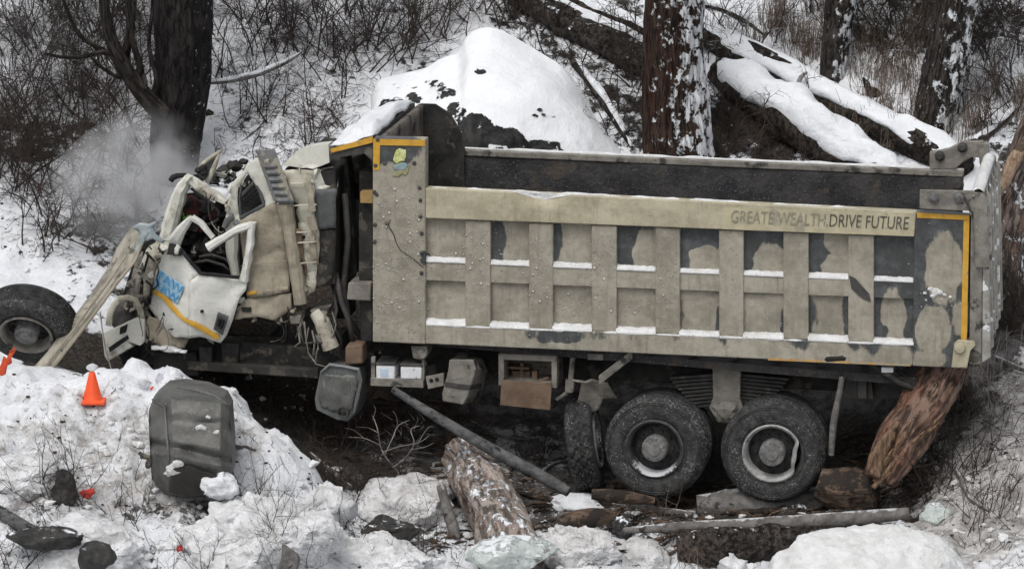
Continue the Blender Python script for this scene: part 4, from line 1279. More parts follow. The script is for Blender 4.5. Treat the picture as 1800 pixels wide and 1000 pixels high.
# battery tray
mb = MB()
slab(mb, [(651, 664), (744, 668), (744, 682), (651, 678)], 0.04, 0.40)
slab(mb, [(652, 628), (659, 628), (659, 666), (652, 666)], 0.06, 0.12)
slab(mb, [(741, 630), (746, 630), (746, 668), (741, 668)], 0.06, 0.12)
slab(mb, [(748, 662), (780, 656), (780, 678), (752, 684)], 0.05, 0.09)
tray = mb.build('battery_tray', M['hard_grey'], truck, bevel=0.006)
for (x0, x1, yy) in ((661, 694, 642), (704, 741, 644)):
    mb = MB(); slab(mb, [(x0, yy), (x1, yy + 1), (x1, 667), (x0, 666)], 0.05, 0.36)
    mb.build('battery', M['white'], tray, bevel=0.012)
    mb = MB(); slab(mb, [(x0 - 1, yy - 5), (x1 + 1, yy - 4), (x1 + 1, yy + 1), (x0 - 1, yy)], 0.045, 0.37)
    for k in range(4):
        x = x0 + 4 + k * (x1 - x0 - 8) / 3
        mb.tube([P(x, yy - 3, 0.12), P(x, yy - 7, 0.12)], 0.014, 8)
    mb.build('battery_lid', M['steel_dark'], tray, bevel=0.006)
mb = MB(); slab(mb, [(668, 648), (683, 649), (683, 662), (668, 661)], 0.046, 0.052)
mb.build('battery_label', M['bluelabel'], tray)
mb = MB()
for (x, y) in ((758, 669), (768, 667)):
    mb = MB(); mb.lathe([(0, 0), (0.022, 0), (0.022, 0.01)], P(x, y, 0.046), (0, 1, 0), 12)
    mb.build('bracket_hole', M['interior'], tray)
mb = MB()
slab(mb, [(722, 608), (750, 608), (752, 622), (744, 634), (726, 630)], 0.05, 0.35)
mb.lathe([(0, -.03), (0.05, -.03), (0.06, 0.02)], P(742, 622, 0.05), (0, 1, 0), 12)
mb.build('box_hinge', M['hard_grey'], truck, bevel=0.01)
mb = MB()
mb.tube([P(753, 640, 0.35), P(758, 668, 0.35)], [0.09, 0.09], 12)
mb.blob(P(813, 626, 0.3), (0.08, 0.08, 0.06), 3, 0.1)
mb.blob(P(668, 620, 0.2), (0.02, 0.02, 0.02), 2, 0.1)
mb.build('air_valve', M['steel_dark'], truck, smooth=60)

# crumpled canister
mb = MB()
a = [P(x, y, 0.02) for x, y in ((789, 631), (830, 632), (836, 650), (822, 700), (815, 712), (776, 704), (775, 690), (786, 650))]
b = [P(x, y, 0.42) for x, y in ((812, 622), (850, 628), (858, 650), (846, 700), (838, 706), (800, 700), (800, 686), (810, 645))]
mb.loft(a, b)
mb.displace(0.02, 5, 2, 4)
can = mb.build('air_reservoir', M['hard_grey'], truck, bevel=0.014)
mb = MB()
mb.loft([P(x, y, 0.0) for x, y in ((783, 671), (828, 677), (826, 685), (781, 679))], [P(x, y, 0.3) for x, y in ((800, 668), (848, 674), (846, 682), (798, 676))])
mb.build('strap', M['steel_dark'], can, bevel=0.006)

# open locker with a rusty flap
mb = MB()
slab(mb, [(876, 622), (978, 626), (978, 636), (876, 632)], 0.08, 0.5)
slab(mb, [(876, 632), (886, 632), (886, 678), (876, 677)], 0.08, 0.5)
slab(mb, [(969, 636), (979, 636), (979, 682), (970, 682)], 0.08, 0.5)
slab(mb, [(886, 668), (970, 672), (970, 678), (886, 674)], 0.12, 0.5)
slab(mb, [(884, 630), (972, 634), (972, 676), (884, 674)], 0.46, 0.5)
lock = mb.build('locker', M['hard_grey'], truck, bevel=0.006)
mb = MB()
slab(mb, [(890, 644), (930, 646), (930, 650), (890, 648)], 0.25, 0.4)
slab(mb, [(900, 652), (932, 653), (930, 672), (902, 670)], 0.3, 0.44)
slab(mb, [(935, 652), (944, 652), (944, 672), (934, 672)], 0.22, 0.3)
mb.tube([P(940, 672, 0.2), P(965, 664, 0.2)], 0.02, 6)
slab(mb, [(914, 638), (920, 638), (920, 672), (914, 672)], 0.28, 0.34)
mb.build('locker_contents', M['brown'], lock)
mb = MB()
plate(mb, [(881, 668), (970, 673), (967, 721), (879, 712)], 0.05, 0.075, 8, 6, warp=0.006)
mb.build('flap', M['brown'], lock, bevel=0.004)

# crumpled silencer box with its tail pipe
mb = MB()
a = [P(x, y, -0.02) for x, y in ((565, 655), (580, 640), (630, 650), (634, 668), (622, 724), (610, 741), (590, 738), (555, 720), (552, 700))]
b = [P(x, y, 0.45) for x, y in ((590, 640), (600, 630), (648, 640), (652, 655), (642, 706), (634, 722), (612, 720), (580, 705), (577, 685))]
mb.loft(a, b)
mb.displace(0.028, 4, 2, 14)
sil = mb.build('silencer', M['muffler'], truck, bevel=0.01)
mb = MB()
p, f = sheet([P(x, y, -0.05) for x, y in ((572, 655), (624, 662), (629, 672), (618, 716), (606, 730), (564, 715), (560, 700))], cuts=0.06, amp=0.016, freq=4, seed=5, crease=.6, jag=.012)
mb.add(p, f); mb.build('front_sheet', M['tank'], sil, smooth=20, solid=0.01)
mb = MB()
rs = random.Random(6)
edge = [(565, 655), (580, 640), (605, 645), (630, 650), (634, 668), (628, 700), (622, 724)]
mb.tube([P(x, y, -.035 + rs.uniform(-.012, .012)) for x, y in edge], [.014, .022, .018, .024, .016, .02, .01], 6)
mb.displace(.012, 9, 2, 4)
mb.build('folded_rim', M['muffler'], sil, smooth=30)
mb = MB()
mb.lathe([(0.06, 0.05), (0.06, -.06), (0.05, -.06), (0.048, 0.04), (0.0, 0.04)], P(605, 722, -0.02), (0.1, 1, 0), 18)
mb.build('tail_pipe', M['steel_dark'], sil, smooth=40)
mb = MB()
slab(mb, [(608, 608), (636, 606), (638, 640), (606, 641)], 0.0, 0.25)
mb.displace(0.012, 5, 2, 2)
mb.build('filter_box', M['brown'], truck, bevel=0.02)
mb = MB()
slab(mb, [(612, 497), (652, 497), (652, 530), (609, 527)], 0.1, 0.5)
mb.build('step_box', M['hard_grey'], truck, bevel=0.015)

# hoist, stacks and pipes between cab and box
mb = MB()
slab(mb, [(632, 300), (655, 300), (655, 470), (630, 480)], 0.25, 0.5)
slab(mb, [(597, 275), (611, 275), (628, 480), (606, 500)], 0.5, 0.7)
slab(mb, [(612, 278), (640, 270), (642, 350), (612, 352)], 0.9, 1.2)
slab(mb, [(592, 400), (612, 400), (612, 560), (590, 560)], 0.6, 1.0)
slab(mb, [(630, 470), (655, 470), (655, 600), (634, 600)], 0.2, 0.5)
mb.displace(0.012, 3, 2, 6)
mb.build('hoist_frame', M['chassis'], truck, bevel=0.01)
mb = MB()
mb.tube([P(648, 300, 0.7), P(646, 600, 0.75)], 0.07, 14)
mb.tube([P(606, 340, 0.3), P(612, 420, 0.3), P(604, 500, 0.3), P(612, 560, 0.4), P(640, 600, 0.4)], 0.035, 8)
mb.tube([P(590, 480, 0.2), P(600, 530, 0.15), P(612, 560, 0.15), P(620, 600, 0.2)], 0.03, 8)
mb.tube([P(585, 500, 0.3), P(592, 545, 0.2), P(585, 570, 0.2), P(600, 600, 0.2)], 0.02, 8)
mb.build('hose', M['steel_dark'], truck, smooth=180)
mb = MB(); slab(mb, [(633, 337), (655, 336), (655, 358), (633, 357)], 0.15, 0.3)
mb.build('reflector', m_generic('ochre_plate', (0.32, 0.21, 0.08), (0.42, 0.29, 0.12), 9, 0.7, 0.003, 20, dirt=(0.2, 0.17, 0.12), dirt_lo=0.58, dirt_scale=6), truck, bevel=0.005)
mb = MB()
mb.tube([P(556, 548, 0.15), P(566, 565, 0.12), P(573, 588, 0.12), P(582, 612, 0.12)], [0.08, 0.085, 0.085, 0.09], 12)
mb.build('exhaust_pipe', M['cab_dirty'], truck, smooth=60)
# ------------------------------------------------------------------ the crushed cab
def empt(name, parent):
    o = bpy.data.objects.new(name, None); COL.objects.link(o); o.parent = parent; o.empty_display_size = .1
    return o
cabin = empt('cab', truck)
def pts(lst, v):
    return [P(q[0], q[1], q[2] if len(q) > 2 else v) for q in lst]

def barp(mb, line, w, v, depth=0.05, m=0):
    """flat, buckled bar following photo points, w pixels wide"""
    ws = list(w) if hasattr(w, '__len__') else [w] * len(line)
    l2, w2 = [], []
    for i in range(len(line) - 1):
        a, b = line[i], line[i + 1]
        av, bv = (a[2] if len(a) > 2 else v), (b[2] if len(b) > 2 else v)
        k = max(1, int(math.hypot(b[0] - a[0], b[1] - a[1]) / 5))
        for j in range(k):
            t = j / k
            wob = float(vnoise(np.array([[(a[0] + t * (b[0] - a[0])) * .11, (a[1] + t * (b[1] - a[1])) * .11, 3.3]]), 2)[0])
            l2.append((a[0] + t * (b[0] - a[0]) + .9 * wob, a[1] + t * (b[1] - a[1]) - .7 * wob, av + t * (bv - av) + .012 * wob)); w2.append((ws[i] * (1 - t) + ws[i + 1] * t) * (1 + .16 * wob))
    e = line[-1]; l2.append((e[0], e[1], e[2] if len(e) > 2 else v)); w2.append(ws[-1])
    line, w = l2, w2
    n = len(line)
    L, Rr = [], []
    for i in range(n):
        a, b = line[max(i - 1, 0)], line[min(i + 1, n - 1)]
        dx, dy = b[0] - a[0], b[1] - a[1]
        l = math.hypot(dx, dy) + 1e-6
        ww = w[i] if hasattr(w, '__len__') else w
        vv = line[i][2] if len(line[i]) > 2 else v
        L.append((line[i][0] - dy / l * ww / 2, line[i][1] + dx / l * ww / 2, vv))
        Rr.append((line[i][0] + dy / l * ww / 2, line[i][1] - dx / l * ww / 2, vv))
    o = len(mb.v)
    for a, b in zip(L, Rr):
        p, q = P(*a), P(*b)
        mb.v += [tuple(p + (0, -.0, 0)), tuple(p + np.array([0, -depth * .35, 0]) * 0 + (q - p) * .25 + np.array([0, -depth * .4, 0])), tuple(p + (q - p) * .75 + np.array([0, -depth * .4, 0])), tuple(q), tuple(q + np.array([0, depth, 0])), tuple(p + np.array([0, depth, 0]))]
    for i in range(n - 1):
        for j in range(6):
            j2 = (j + 1) % 6
            mb.f.append((o + i * 6 + j, o + i * 6 + j2, o + (i + 1) * 6 + j2, o + (i + 1) * 6 + j)); mb.mi.append(m)
    mb.f.append(tuple(o + j for j in range(5, -1, -1))); mb.mi.append(m)
    mb.f.append(tuple(o + (n - 1) * 6 + j for j in range(6))); mb.mi.append(m)

def smooth_px(line, v):
    p = np.array([P(x, y, v) for x, y in line]); out = []
    for k in range(13):
        t = k / 12; m = 1 - t
        out.append(m**3 * p[0] + 3 * m * m * t * p[1] + 3 * m * t * t * p[2] + t**3 * p[3])
    return out

# dark inside of the cab
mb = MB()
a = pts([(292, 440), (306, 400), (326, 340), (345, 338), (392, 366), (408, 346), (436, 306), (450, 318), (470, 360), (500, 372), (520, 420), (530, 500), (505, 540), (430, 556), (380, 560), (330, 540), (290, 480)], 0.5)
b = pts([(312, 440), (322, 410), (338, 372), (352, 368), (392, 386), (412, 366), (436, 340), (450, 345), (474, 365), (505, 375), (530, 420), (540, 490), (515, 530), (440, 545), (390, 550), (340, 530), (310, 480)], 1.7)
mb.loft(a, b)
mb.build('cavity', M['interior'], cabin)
rs = random.Random(4)
mb = MB()
for i in range(40):
    x, y = rs.uniform(318, 400), rs.uniform(352, 470)
    mb.blob(P(x, y, rs.uniform(.32, .5)), (rs.uniform(.03, .12), .08, rs.uniform(.03, .1)), 2, 0.5, 2, i)
mb.build('torn_lining', M['interior'], cabin)
mb = MB()
mb.blob(P(338, 372, .38), (.10, .09, .16), 3, .4, 2, 5); mb.blob(P(372, 380, .42), (.12, .08, .09), 3, .4, 2, 6); mb.blob(P(350, 398, .40), (.08, .08, .08), 3, .4, 2, 7)
mb.build('seat', M['seat_red'], cabin, smooth=180)
mb = MB()
for line in (([(336, 331), (355, 346), (374, 359), (385, 372), (384, 385), (374, 392), (362, 396)]), ([(350, 452), (372, 448), (395, 455), (412, 470), (420, 486)]), ([(340, 462), (365, 458), (392, 466), (410, 480)])):
    mb = MB(); mb.tube([P(x, y, .28) for x, y in line], 0.018, 8)
    mb.build('grab_rail', M['steel_dark'], cabin, smooth=180)
mb = MB()
for i in range(10):
    x, y = 328 + rs.uniform(-10, 14), 388 + rs.uniform(-12, 10)
    mb.tube([P(x, y, .2), P(x + rs.uniform(-9, 9), y + rs.uniform(-10, 5), .2)], .008, 5)
mb.build('green_strap', m_generic('green_strap', (0.06, 0.16, 0.02), (0.12, 0.28, 0.04), 9, .7, .002, 20), cabin)

# windscreen pillar and header
mb = MB()
barp(mb, [(291, 424, .14), (297, 398, .14), (306, 364, .13), (317, 335, .12), (331, 312, .12)], [24, 25, 24, 22, 12], .12, .10)
mb.displace(.014, 5, 2, 3)
mb.build('screen_pillar', M['cab'], cabin, smooth=24)
mb = MB()
barp(mb, [(328, 313, .12), (345, 325, .12), (366, 341, .13), (396, 357, .15)], [8, 16, 17, 9], .12, .10)
mb.displace(.014, 5, 2, 9)
mb.build('screen_header', M['cab'], cabin, smooth=24)
panel('roof_skin', pts([(352, 322, .5), (376, 327, .6), (400, 326, .6), (402, 340, .3), (397, 353, .2), (372, 338, .2)], .3), M['snow'], cabin, cuts=.05, amp=.02, seed=2)
# torn mirror bracket standing up
mb = MB()
mb.tube([P(388, 266, .4), P(372, 276, .4), P(358, 287, .4), P(351, 294, .4)], [.02, .022, .022, .02], 8)
mb.tube([P(385, 270, .4), P(378, 290, .42), P(370, 308, .42), P(364, 320, .42)], [.018, .026, .028, .024], 8)
mb.build('mirror_arm', M['cab_dirty'], cabin, smooth=180)
panel('mirror_plate', pts([(356, 290), (382, 272), (378, 290), (366, 314), (350, 320), (346, 304)], .44), M['muffler'], cabin, amp=.02, seed=6)
mb = MB()
for (x, y, r) in ((357, 296, .045), (359, 304, .05), (349, 300, .04), (351, 316, .035), (344, 310, .03)):
    mb.blob(P(x, y, .38), (r, r, r * .8), 2, .4, 2, int(x + y))
mb.build('torn_rubber', M['interior'], cabin)
mb = MB()
mb.tube([P(300, 318, .3), P(304, 312, .3), P(312, 309, .3), P(324, 308, .25), P(331, 308, .2)], [.03, .032, .03, .025, .015], 8)
mb.build('wiper', M['interior'], cabin, smooth=180)
mb = MB()
for (x, y, r) in ((398, 300, .10), (412, 292, .09), (388, 306, .07), (428, 284, .05), (376, 318, .06), (404, 312, .07)):
    mb.blob(P(x, y, .9), (r, r * .8, r * .7), 2, .5, 2, int(x + y))
mb.build('torn_roof_lining', M['chassis'], cabin)

# crushed cab side: window frame, cream skins, mud-caked panels
outer = [(396, 392), (398, 370), (403, 345), (408, 327), (415, 317), (428, 300), (440, 287), (455, 276), (463, 282), (474, 318), (487, 357), (476, 361), (462, 372), (425, 392)]
hole = [(419, 380), (417, 350), (419, 328), (427, 315), (439, 302), (447, 314), (456, 336), (464, 356), (462, 363), (445, 374), (426, 385)]
panel('window_frame', pts(outer, .10), M['cab'], cabin, hole=[pts(hole, .12)], cuts=.04, amp=.03, freq=4, seed=8, crease=.6, thick=.05)
mb = MB()
barp(mb, [(421, 384), (443, 373), (464, 360), (458, 340), (441, 304)], 6, .10, .03)
barp(mb, [(423, 382), (421, 350), (424, 326)], 4, .12, .03)
mb.build('window_seal', M['glass_grey'], cabin)
mb = MB()
barp(mb, [(424, 345, .3), (446, 322, .3)], 7, .3, .02); barp(mb, [(428, 352, .35), (452, 330, .35)], 3, .3, .02)
mb.blob(P(429, 378, .25), (.04, .04, .05), 2, .4, 2, 3)
mb.build('curtain', M['glass_grey'], cabin)
mb = MB()
barp(mb, [(408, 386, .12), (407, 420, .14), (409, 450, .14), (414, 486, .15)], [26, 22, 18, 16], .12, .08)
mb.displace(.014, 5, 2, 7)
mb.build('door_pillar', M['cab'], cabin, smooth=24)
mb = MB()
barp(mb, [(410, 380, .06), (399, 388, .06), (394, 400, .06)], [9, 12, 8], .06, .03); barp(mb, [(412, 388, .08), (422, 395, .08)], 9, .08, .03)
mb.displace(.02, 8, 2, 17)
mb.build('torn_flange', M['muffler'], cabin)
panel('side_panel', pts([(421, 390), (445, 377), (476, 358), (487, 358), (492, 380), (497, 402), (503, 450), (508, 514), (475, 519), (434, 524), (428, 490), (424, 440)], .04), M['mudcab'], cabin, cuts=.085, amp=.05, freq=2.6, seed=11, crease=1.0, thick=.03)
mb = MB()
barp(mb, [(424, 468), (450, 464), (480, 461), (504, 459)], 2.0, .03, .004); barp(mb, [(434, 517), (470, 511), (507, 507)], 7, .03, .02)
mb.build('seam', M['mudcab'], cabin)
mb = MB(); barp(mb, [(436, 516, .015), (451, 514, .015)], 6, .01, .01)
mb.build('yellow_stripe', M['yellow'], cabin)
panel('sill_panel', pts([(432, 526), (470, 521), (509, 516), (513, 541), (500, 552), (484, 563), (456, 558), (430, 559), (410, 562), (416, 540)], .03), M['mudcab'], cabin, cuts=.075, amp=.045, freq=3.4, seed=12, crease=1.0, thick=.03)
mb = MB(); slab(mb, [(424, 541), (440, 541), (441, 548), (426, 548)], .0, .05)
mb.build('step_hole', M['interior'], cabin)
mb = MB()
barp(mb, [(500, 358, .0), (506, 400, .0), (515, 450, .0), (523, 495, .0), (527, 534, .0)], [25, 22, 22, 22, 21], .0, .09)
mb.displace(.014, 4, 2, 21)
mb.build('corner_strip', M['mudcab'], cabin, smooth=24)
# grey corrugated air intake, bent over the roof
mb = MB()
ia, ib, ic, id_ = P(452, 265, .10), P(482, 262, .10), P(517, 356, .0), P(483, 352, .0)
def fn(s, t):
    p = ia * (1 - s) + ib * s; q = id_ * (1 - s) + ic * s
    r = p * (1 - t) + q * t
    rib = 0.028 * max(0, math.sin(t * math.pi * 15)) * (1 if .28 < s < .82 and t > .2 else 0)
    return r + np.array([0, -rib - .03 * math.sin(math.pi * s), 0])
mb.grid(fn, 14, 90)
mb.build('air_intake', m_generic('grey_intake_plastic', (0.10, 0.105, 0.11), (0.18, 0.18, 0.18), 5, .6, .008, 20, dirt=(0.28, 0.26, 0.21), dirt_lo=.5, dirt_scale=4, speck=(.6, .6, .6), speck_lo=.66), cabin, smooth=50, solid=.05)
# rear shell
panel('rear_shell', pts([(498, 299, .08), (526, 298, .05), (552, 300, .03), (552, 330, .03), (556, 380, .03), (561, 430, .05), (558, 470, .06), (553, 512, .08), (538, 522, .10), (533, 480, .08), (527, 420, .08), (518, 366, .08), (508, 330, .08)], .05), M['cab_dirty'], cabin, cuts=.08, amp=.045, freq=3, seed=31, crease=1.0, thick=.04)
for y in (322, 361, 408, 426, 462):
    mb = MB(); barp(mb, [(508 + (y - 300) * .12, y + 1, .02), (556, y - 1, .0)], 2.2, .035, .02)
    mb.build('shell_rib', M['cab_dirty'], cabin)
mb = MB()
barp(mb, [(540, 320, .0), (547, 345, .0), (549, 372, .0)], 12, .0, .02); barp(mb, [(545, 380, .0), (552, 405, .0)], 14, .0, .02); barp(mb, [(547, 415, .02), (553, 455, .03)], 12, .0, .02)
mb.build('shell_stain', M['mudcab'], cabin)
panel('rear_shoulder', pts([(552, 300, .03), (566, 297, .2), (582, 294, .3), (594, 305, .3), (593, 330, .2), (570, 332, .06), (546, 334, .03)], .05), M['cab'], cabin, cuts=.05, amp=.02, seed=33, thick=.04)
panel('rear_window', pts([(546, 334), (592, 331), (590, 402), (560, 402), (553, 366)], .05), M['glass_grey'], cabin, cuts=.08, amp=.008, seed=34, thick=.02)
panel('rear_skirt', pts([(560, 403), (590, 403), (589, 450), (586, 488), (570, 502), (553, 508), (558, 470), (562, 430)], .10), M['chassis'], cabin, cuts=.06, amp=.03, seed=35, thick=.03)
panel('rusty_gap', pts([(516, 402), (530, 402), (534, 440), (539, 478), (536, 484), (526, 450)], .06), M['brown'], cabin, cuts=.05, amp=.03, seed=36)
mb = MB()
a = pts([(497, 292), (510, 276), (528, 262), (552, 257), (576, 255), (578, 287), (560, 294), (550, 298), (530, 296)], .05)
b = pts([(520, 280), (530, 268), (545, 254), (565, 250), (585, 248), (588, 270), (574, 278), (565, 282), (548, 284)], .7)
o = len(mb.v)
p, f = sheet(a, cuts=.07, amp=.045, freq=4, seed=41, crease=1.0, jag=.01)
mb.add(p, f)
mb.loft([q + np.array([0, .03, 0]) for q in a], b)
mb.build('rolled_roof', M['cab'], cabin, smooth=22)
mb = MB()
a = pts([(500, 296), (540, 302), (560, 300), (590, 300), (590, 500), (560, 505), (540, 515), (520, 480)], .12)
mb.prism(a, (0, 1.9, 0)); mb.build('cab_core', M['chassis'], cabin, bevel=.02)

# ---- the hanging front door
door = empt('front_door', cabin)
D = lambda lst: [P(x, y, -.16 + .30 * max(0, (333 - x) / 70) + .10 * max(0, (x - 333) / 100) + .05 * max(0, (y - 540) / 60)) for x, y in lst]
def dv(x, y, off=0.0): return -.16 + .30 * max(0, (333 - x) / 70) + .10 * max(0, (x - 333) / 100) + .05 * max(0, (y - 540) / 60) + off
left = [(299, 420), (314, 434), (333, 462), (352, 482), (334, 492), (333, 540), (331, 594), (307, 593), (291, 580), (277, 563), (263, 542), (265, 514), (278, 470), (288, 444)]
right = [(352, 482), (385, 485), (421, 490), (434, 494), (431, 512), (421, 524), (414, 545), (406, 570), (398, 590), (387, 603), (370, 597), (352, 592), (331, 594), (333, 540), (334, 492)]
mb = MB()
for lp, sd in ((left, 51), (right, 52)):
    p, f = sheet(D(lp), cuts=.07, amp=.034, freq=2.8, seed=51, crease=1.0, jag=.006)
    mb.add(p, f)
mb.build('door_skin', M['cab_clean'], door, smooth=18, solid=.02)
mb = MB()
mb.prism([q + np.array([0, .05, 0]) for q in D([(300, 440), (330, 470), (350, 490), (425, 498), (420, 520), (400, 580), (384, 595), (310, 588), (272, 548), (282, 480)])], (0, .05, 0))
mb.build('door_inner', M['interior'], door)
mb = MB()
barp(mb, [(303, 426, dv(303, 426)), (318, 405, dv(318, 405)), (336, 383, dv(336, 383))], [26, 20, 8], 0, .05)
barp(mb, [(336, 384, dv(336, 384)), (352, 394, -.12), (364, 407, -.10), (374, 419, -.08)], [9, 9, 9, 8], 0, .05)
barp(mb, [(442, 391, -.06), (439, 430, -.06), (432, 470, -.05), (427, 495, -.05)], [12, 13, 13, 16], 0, .06)
barp(mb, [(443, 395, -.06), (415, 406, -.08), (390, 420, -.10), (365, 436, -.12)], [10, 13, 14, 16], 0, .07)
mb.displace(.010, 6, 2, 6)
mb.build('window_frame', M['cab_clean'], door, smooth=24)
mb = MB()
barp(mb, [(316, 436, dv(316, 436, -.02)), (334, 459, dv(334, 459, -.02)), (352, 480, dv(352, 480, -.02)), (386, 484, dv(386, 484, -.02)), (420, 488, dv(420, 488, -.02))], 6, 0, .02)
barp(mb, [(440, 398, -.03), (414, 411, -.05), (368, 443, -.09)], 4, 0, .02)
mb.build('window_seal', M['interior'], door)
mb = MB()
barp(mb, [(x, y, dv(x, y, -.035)) for x, y in ((266, 512), (277, 515), (289, 523), (297, 532), (304, 541), (316, 553), (328, 563), (343, 571), (358, 579), (371, 587), (384, 594))], 9, 0, .012)
mb.build('yellow_stripe', M['yellow'], door)
mb = MB()
s, f = sheet([P(x, y, dv(x, y, -.05)) for x, y in ((383, 549), (402, 557), (392, 588), (375, 578))], cuts=.03, amp=.01, freq=8)
mb.add(s, f); mb.build('handle', M['glass_grey'], door, solid=.03)
mb = MB()
mb.tube([P(386, 560, dv(386, 560, -.075)), P(383, 572, dv(383, 572, -.075))], .02, 8); mb.tube([P(393, 562, dv(393, 562, -.075)), P(388, 577, dv(388, 577, -.075))], .016, 8)
mb.blob(P(355, 547, dv(355, 547, -.03)), (.02, .015, .02), 2, .2)
mb.build('door_latch', M['interior'], door)
mb = MB()
for q in ([(297, 428), (309, 430), (306, 448), (293, 448)], [(303, 440), (320, 436), (318, 450), (304, 450)]):
    mb.prism([P(x, y, dv(x, y, -.05)) for x, y in q], (0, .03, 0))
mb.build('mirror_mount', M['chassis'], door, bevel=.006)
mb = MB(); mb.blob(P(311, 440, dv(311, 440, -.06)), (.03, .03, .05), 2, .3)
mb.build('mirror_stub', M['cab'], door)
# blue company lettering, two worn lines on a pale patch
mb = MB()
s, f = sheet([P(x, y, dv(x, y, -.026)) for x, y in ((279, 473), (324, 503), (312, 534), (269, 506))], cuts=.03, amp=.002)
mb.add(s, f); mb.build('decal', M['blue_pale'], door, solid=.003)
for (x0, y0, x1, y1, hx, hy, vv) in ((276, 489, 318, 518, 5, -15, -.038), (270, 506, 311, 533, 4.5, -14, -.038)):
    v, f = text_mesh('FAW')
    L = v[:, 0].max()
    ptsx = []
    for q in v:
        a, b = q[0] / L, q[1] / .72
        x, y = x0 + (x1 - x0) * a + hx * b, y0 + (y1 - y0) * a + hy * b
        ptsx.append(P(x, y, dv(x, y, vv)))
    mb = MB(); mb.add(ptsx, f)
    mb.build('lettering', M['blue'], door, smooth=0, solid=.004)

# ---- crushed nose: bumper corner, lamp ring, twisted sheet and engine
mb = MB()
a = pts([(181, 584), (214, 570), (238, 559), (254, 561), (256, 598), (249, 606), (226, 601), (236, 608), (193, 636), (186, 626)], -.05)
b = pts([(195, 578), (222, 566), (245, 556), (258, 560), (262, 590), (256, 600), (240, 600), (240, 606), (203, 630), (196, 622)], .25)
mb.loft(a, b); mb.displace(.03, 4, 2, 61)
bump = mb.build('bumper_corner', M['cab'], truck, smooth=40, bevel=.01)
mb = MB()
mb.prism(pts([(191, 611), (205, 601), (224, 589), (226, 596), (206, 610), (193, 619)], -.075), (0, .03, 0))
mb.prism(pts([(211, 576), (224, 570), (221, 584), (210, 588)], -.075), (0, .03, 0))
mb.build('bumper_slot', M['interior'], bump)
mb = MB()
mb.tube([P(x, y, .05) for x, y in ((191, 572), (193, 552), (200, 536), (212, 525), (226, 523), (238, 527), (245, 540), (250, 560))], .035, 10, squash=.6)
mb.tube([P(x, y, .08) for x, y in ((222, 530), (219, 540), (228, 546), (238, 541), (236, 532))], .02, 8)
mb.build('lamp_ring', M['cab_dirty'], truck, smooth=180)
mb = MB()
mb.blob(P(217, 556, .22), (.15, .10, .17), 3, .35, 2, 5); mb.build('lamp_bowl', M['steel_dark'], truck, smooth=180)
rs = random.Random(11)
nose = empt('crushed_nose', truck)
mb = MB()
a = pts([(196, 600), (214, 520), (236, 450), (258, 420), (290, 420), (300, 450), (310, 600), (300, 645), (215, 645)], .35)
mb.prism(a, (0, 1.3, 0)); mb.displace(.05, 2, 2, 5)
mb.build('engine_block', M['interior'], nose, smooth=40)
kinds = ['cab_dirty', 'hard_grey', 'mudcab', 'chassis', 'muffler', 'steel_dark']
for i in range(30):
    t = rs.random()
    cx, cy = 212 + 62 * t + rs.uniform(-12, 18), 590 - 170 * t + rs.uniform(-25, 30)
    w, h = rs.uniform(4, 15), rs.uniform(14, 44)
    an = R(rs.uniform(5, 50)) if rs.random() < .7 else R(rs.uniform(-40, 90))
    q = []
    for (sx, sy) in ((-1, -1), (0, -1.15), (1, -.9), (.8, 0), (1.1, 1), (0, .9), (-1, 1.1), (-.8, 0)):
        x, y = sx * w * rs.uniform(.6, 1.1), sy * h * .5 * rs.uniform(.8, 1.1)
        q.append(P(cx + x * math.cos(an) - y * math.sin(an), cy + x * math.sin(an) + y * math.cos(an), rs.uniform(.05, .32)))
    panel('torn_sheet', q, M[kinds[i % 6]], nose, cuts=.06, amp=.05, freq=6, seed=i, crease=1.0, thick=.008, jag=.02)
mb = MB()
for i in range(22):
    x, y = rs.uniform(205, 300), rs.uniform(410, 600)
    mb.tube([P(x, y, .1), P(x + rs.uniform(-14, 14), y + rs.uniform(4, 22), rs.uniform(0, .2)), P(x + rs.uniform(-18, 18), y + rs.uniform(18, 44), rs.uniform(0, .2))], rs.uniform(.006, .016), 6)
mb.build('loose_cable', M['chassis'], nose, smooth=180)
panel('torn_fender', pts([(256, 440, .1), (268, 425, .1), (284, 424, .12), (282, 450, .1), (270, 490, .08), (262, 520, .06), (250, 530, .06), (252, 500, .08), (246, 470, .1)], .1), M['cab_dirty'], nose, cuts=.05, amp=.05, freq=4, seed=70, crease=1.2)
panel('torn_fender', pts([(236, 460, .15), (250, 440, .15), (254, 470, .15), (244, 520, .12), (232, 545, .1), (226, 530, .12), (230, 490, .15)], .1), M['hard_grey'], nose, cuts=.05, amp=.05, freq=4, seed=71, crease=1.2)
panel('torn_fender', pts([(262, 555, .02), (285, 570, .02), (300, 592, .02), (330, 598, .02), (322, 612, .03), (285, 610, .03), (262, 600, .03), (254, 575, .03)], .1), M['mudcab'], nose, cuts=.05, amp=.05, freq=4, seed=72, crease=1.2)
mb = MB()
for (x, y, r) in ((290, 612, .05), (300, 614, .06), (310, 616, .04), (275, 611, .04), (322, 618, .03)): mb.blob(P(x, y, .0), (r * 1.5, .05, r * .6), 2, .4, 2, int(x))
mb.build('snow_clod', M['slush'], nose)
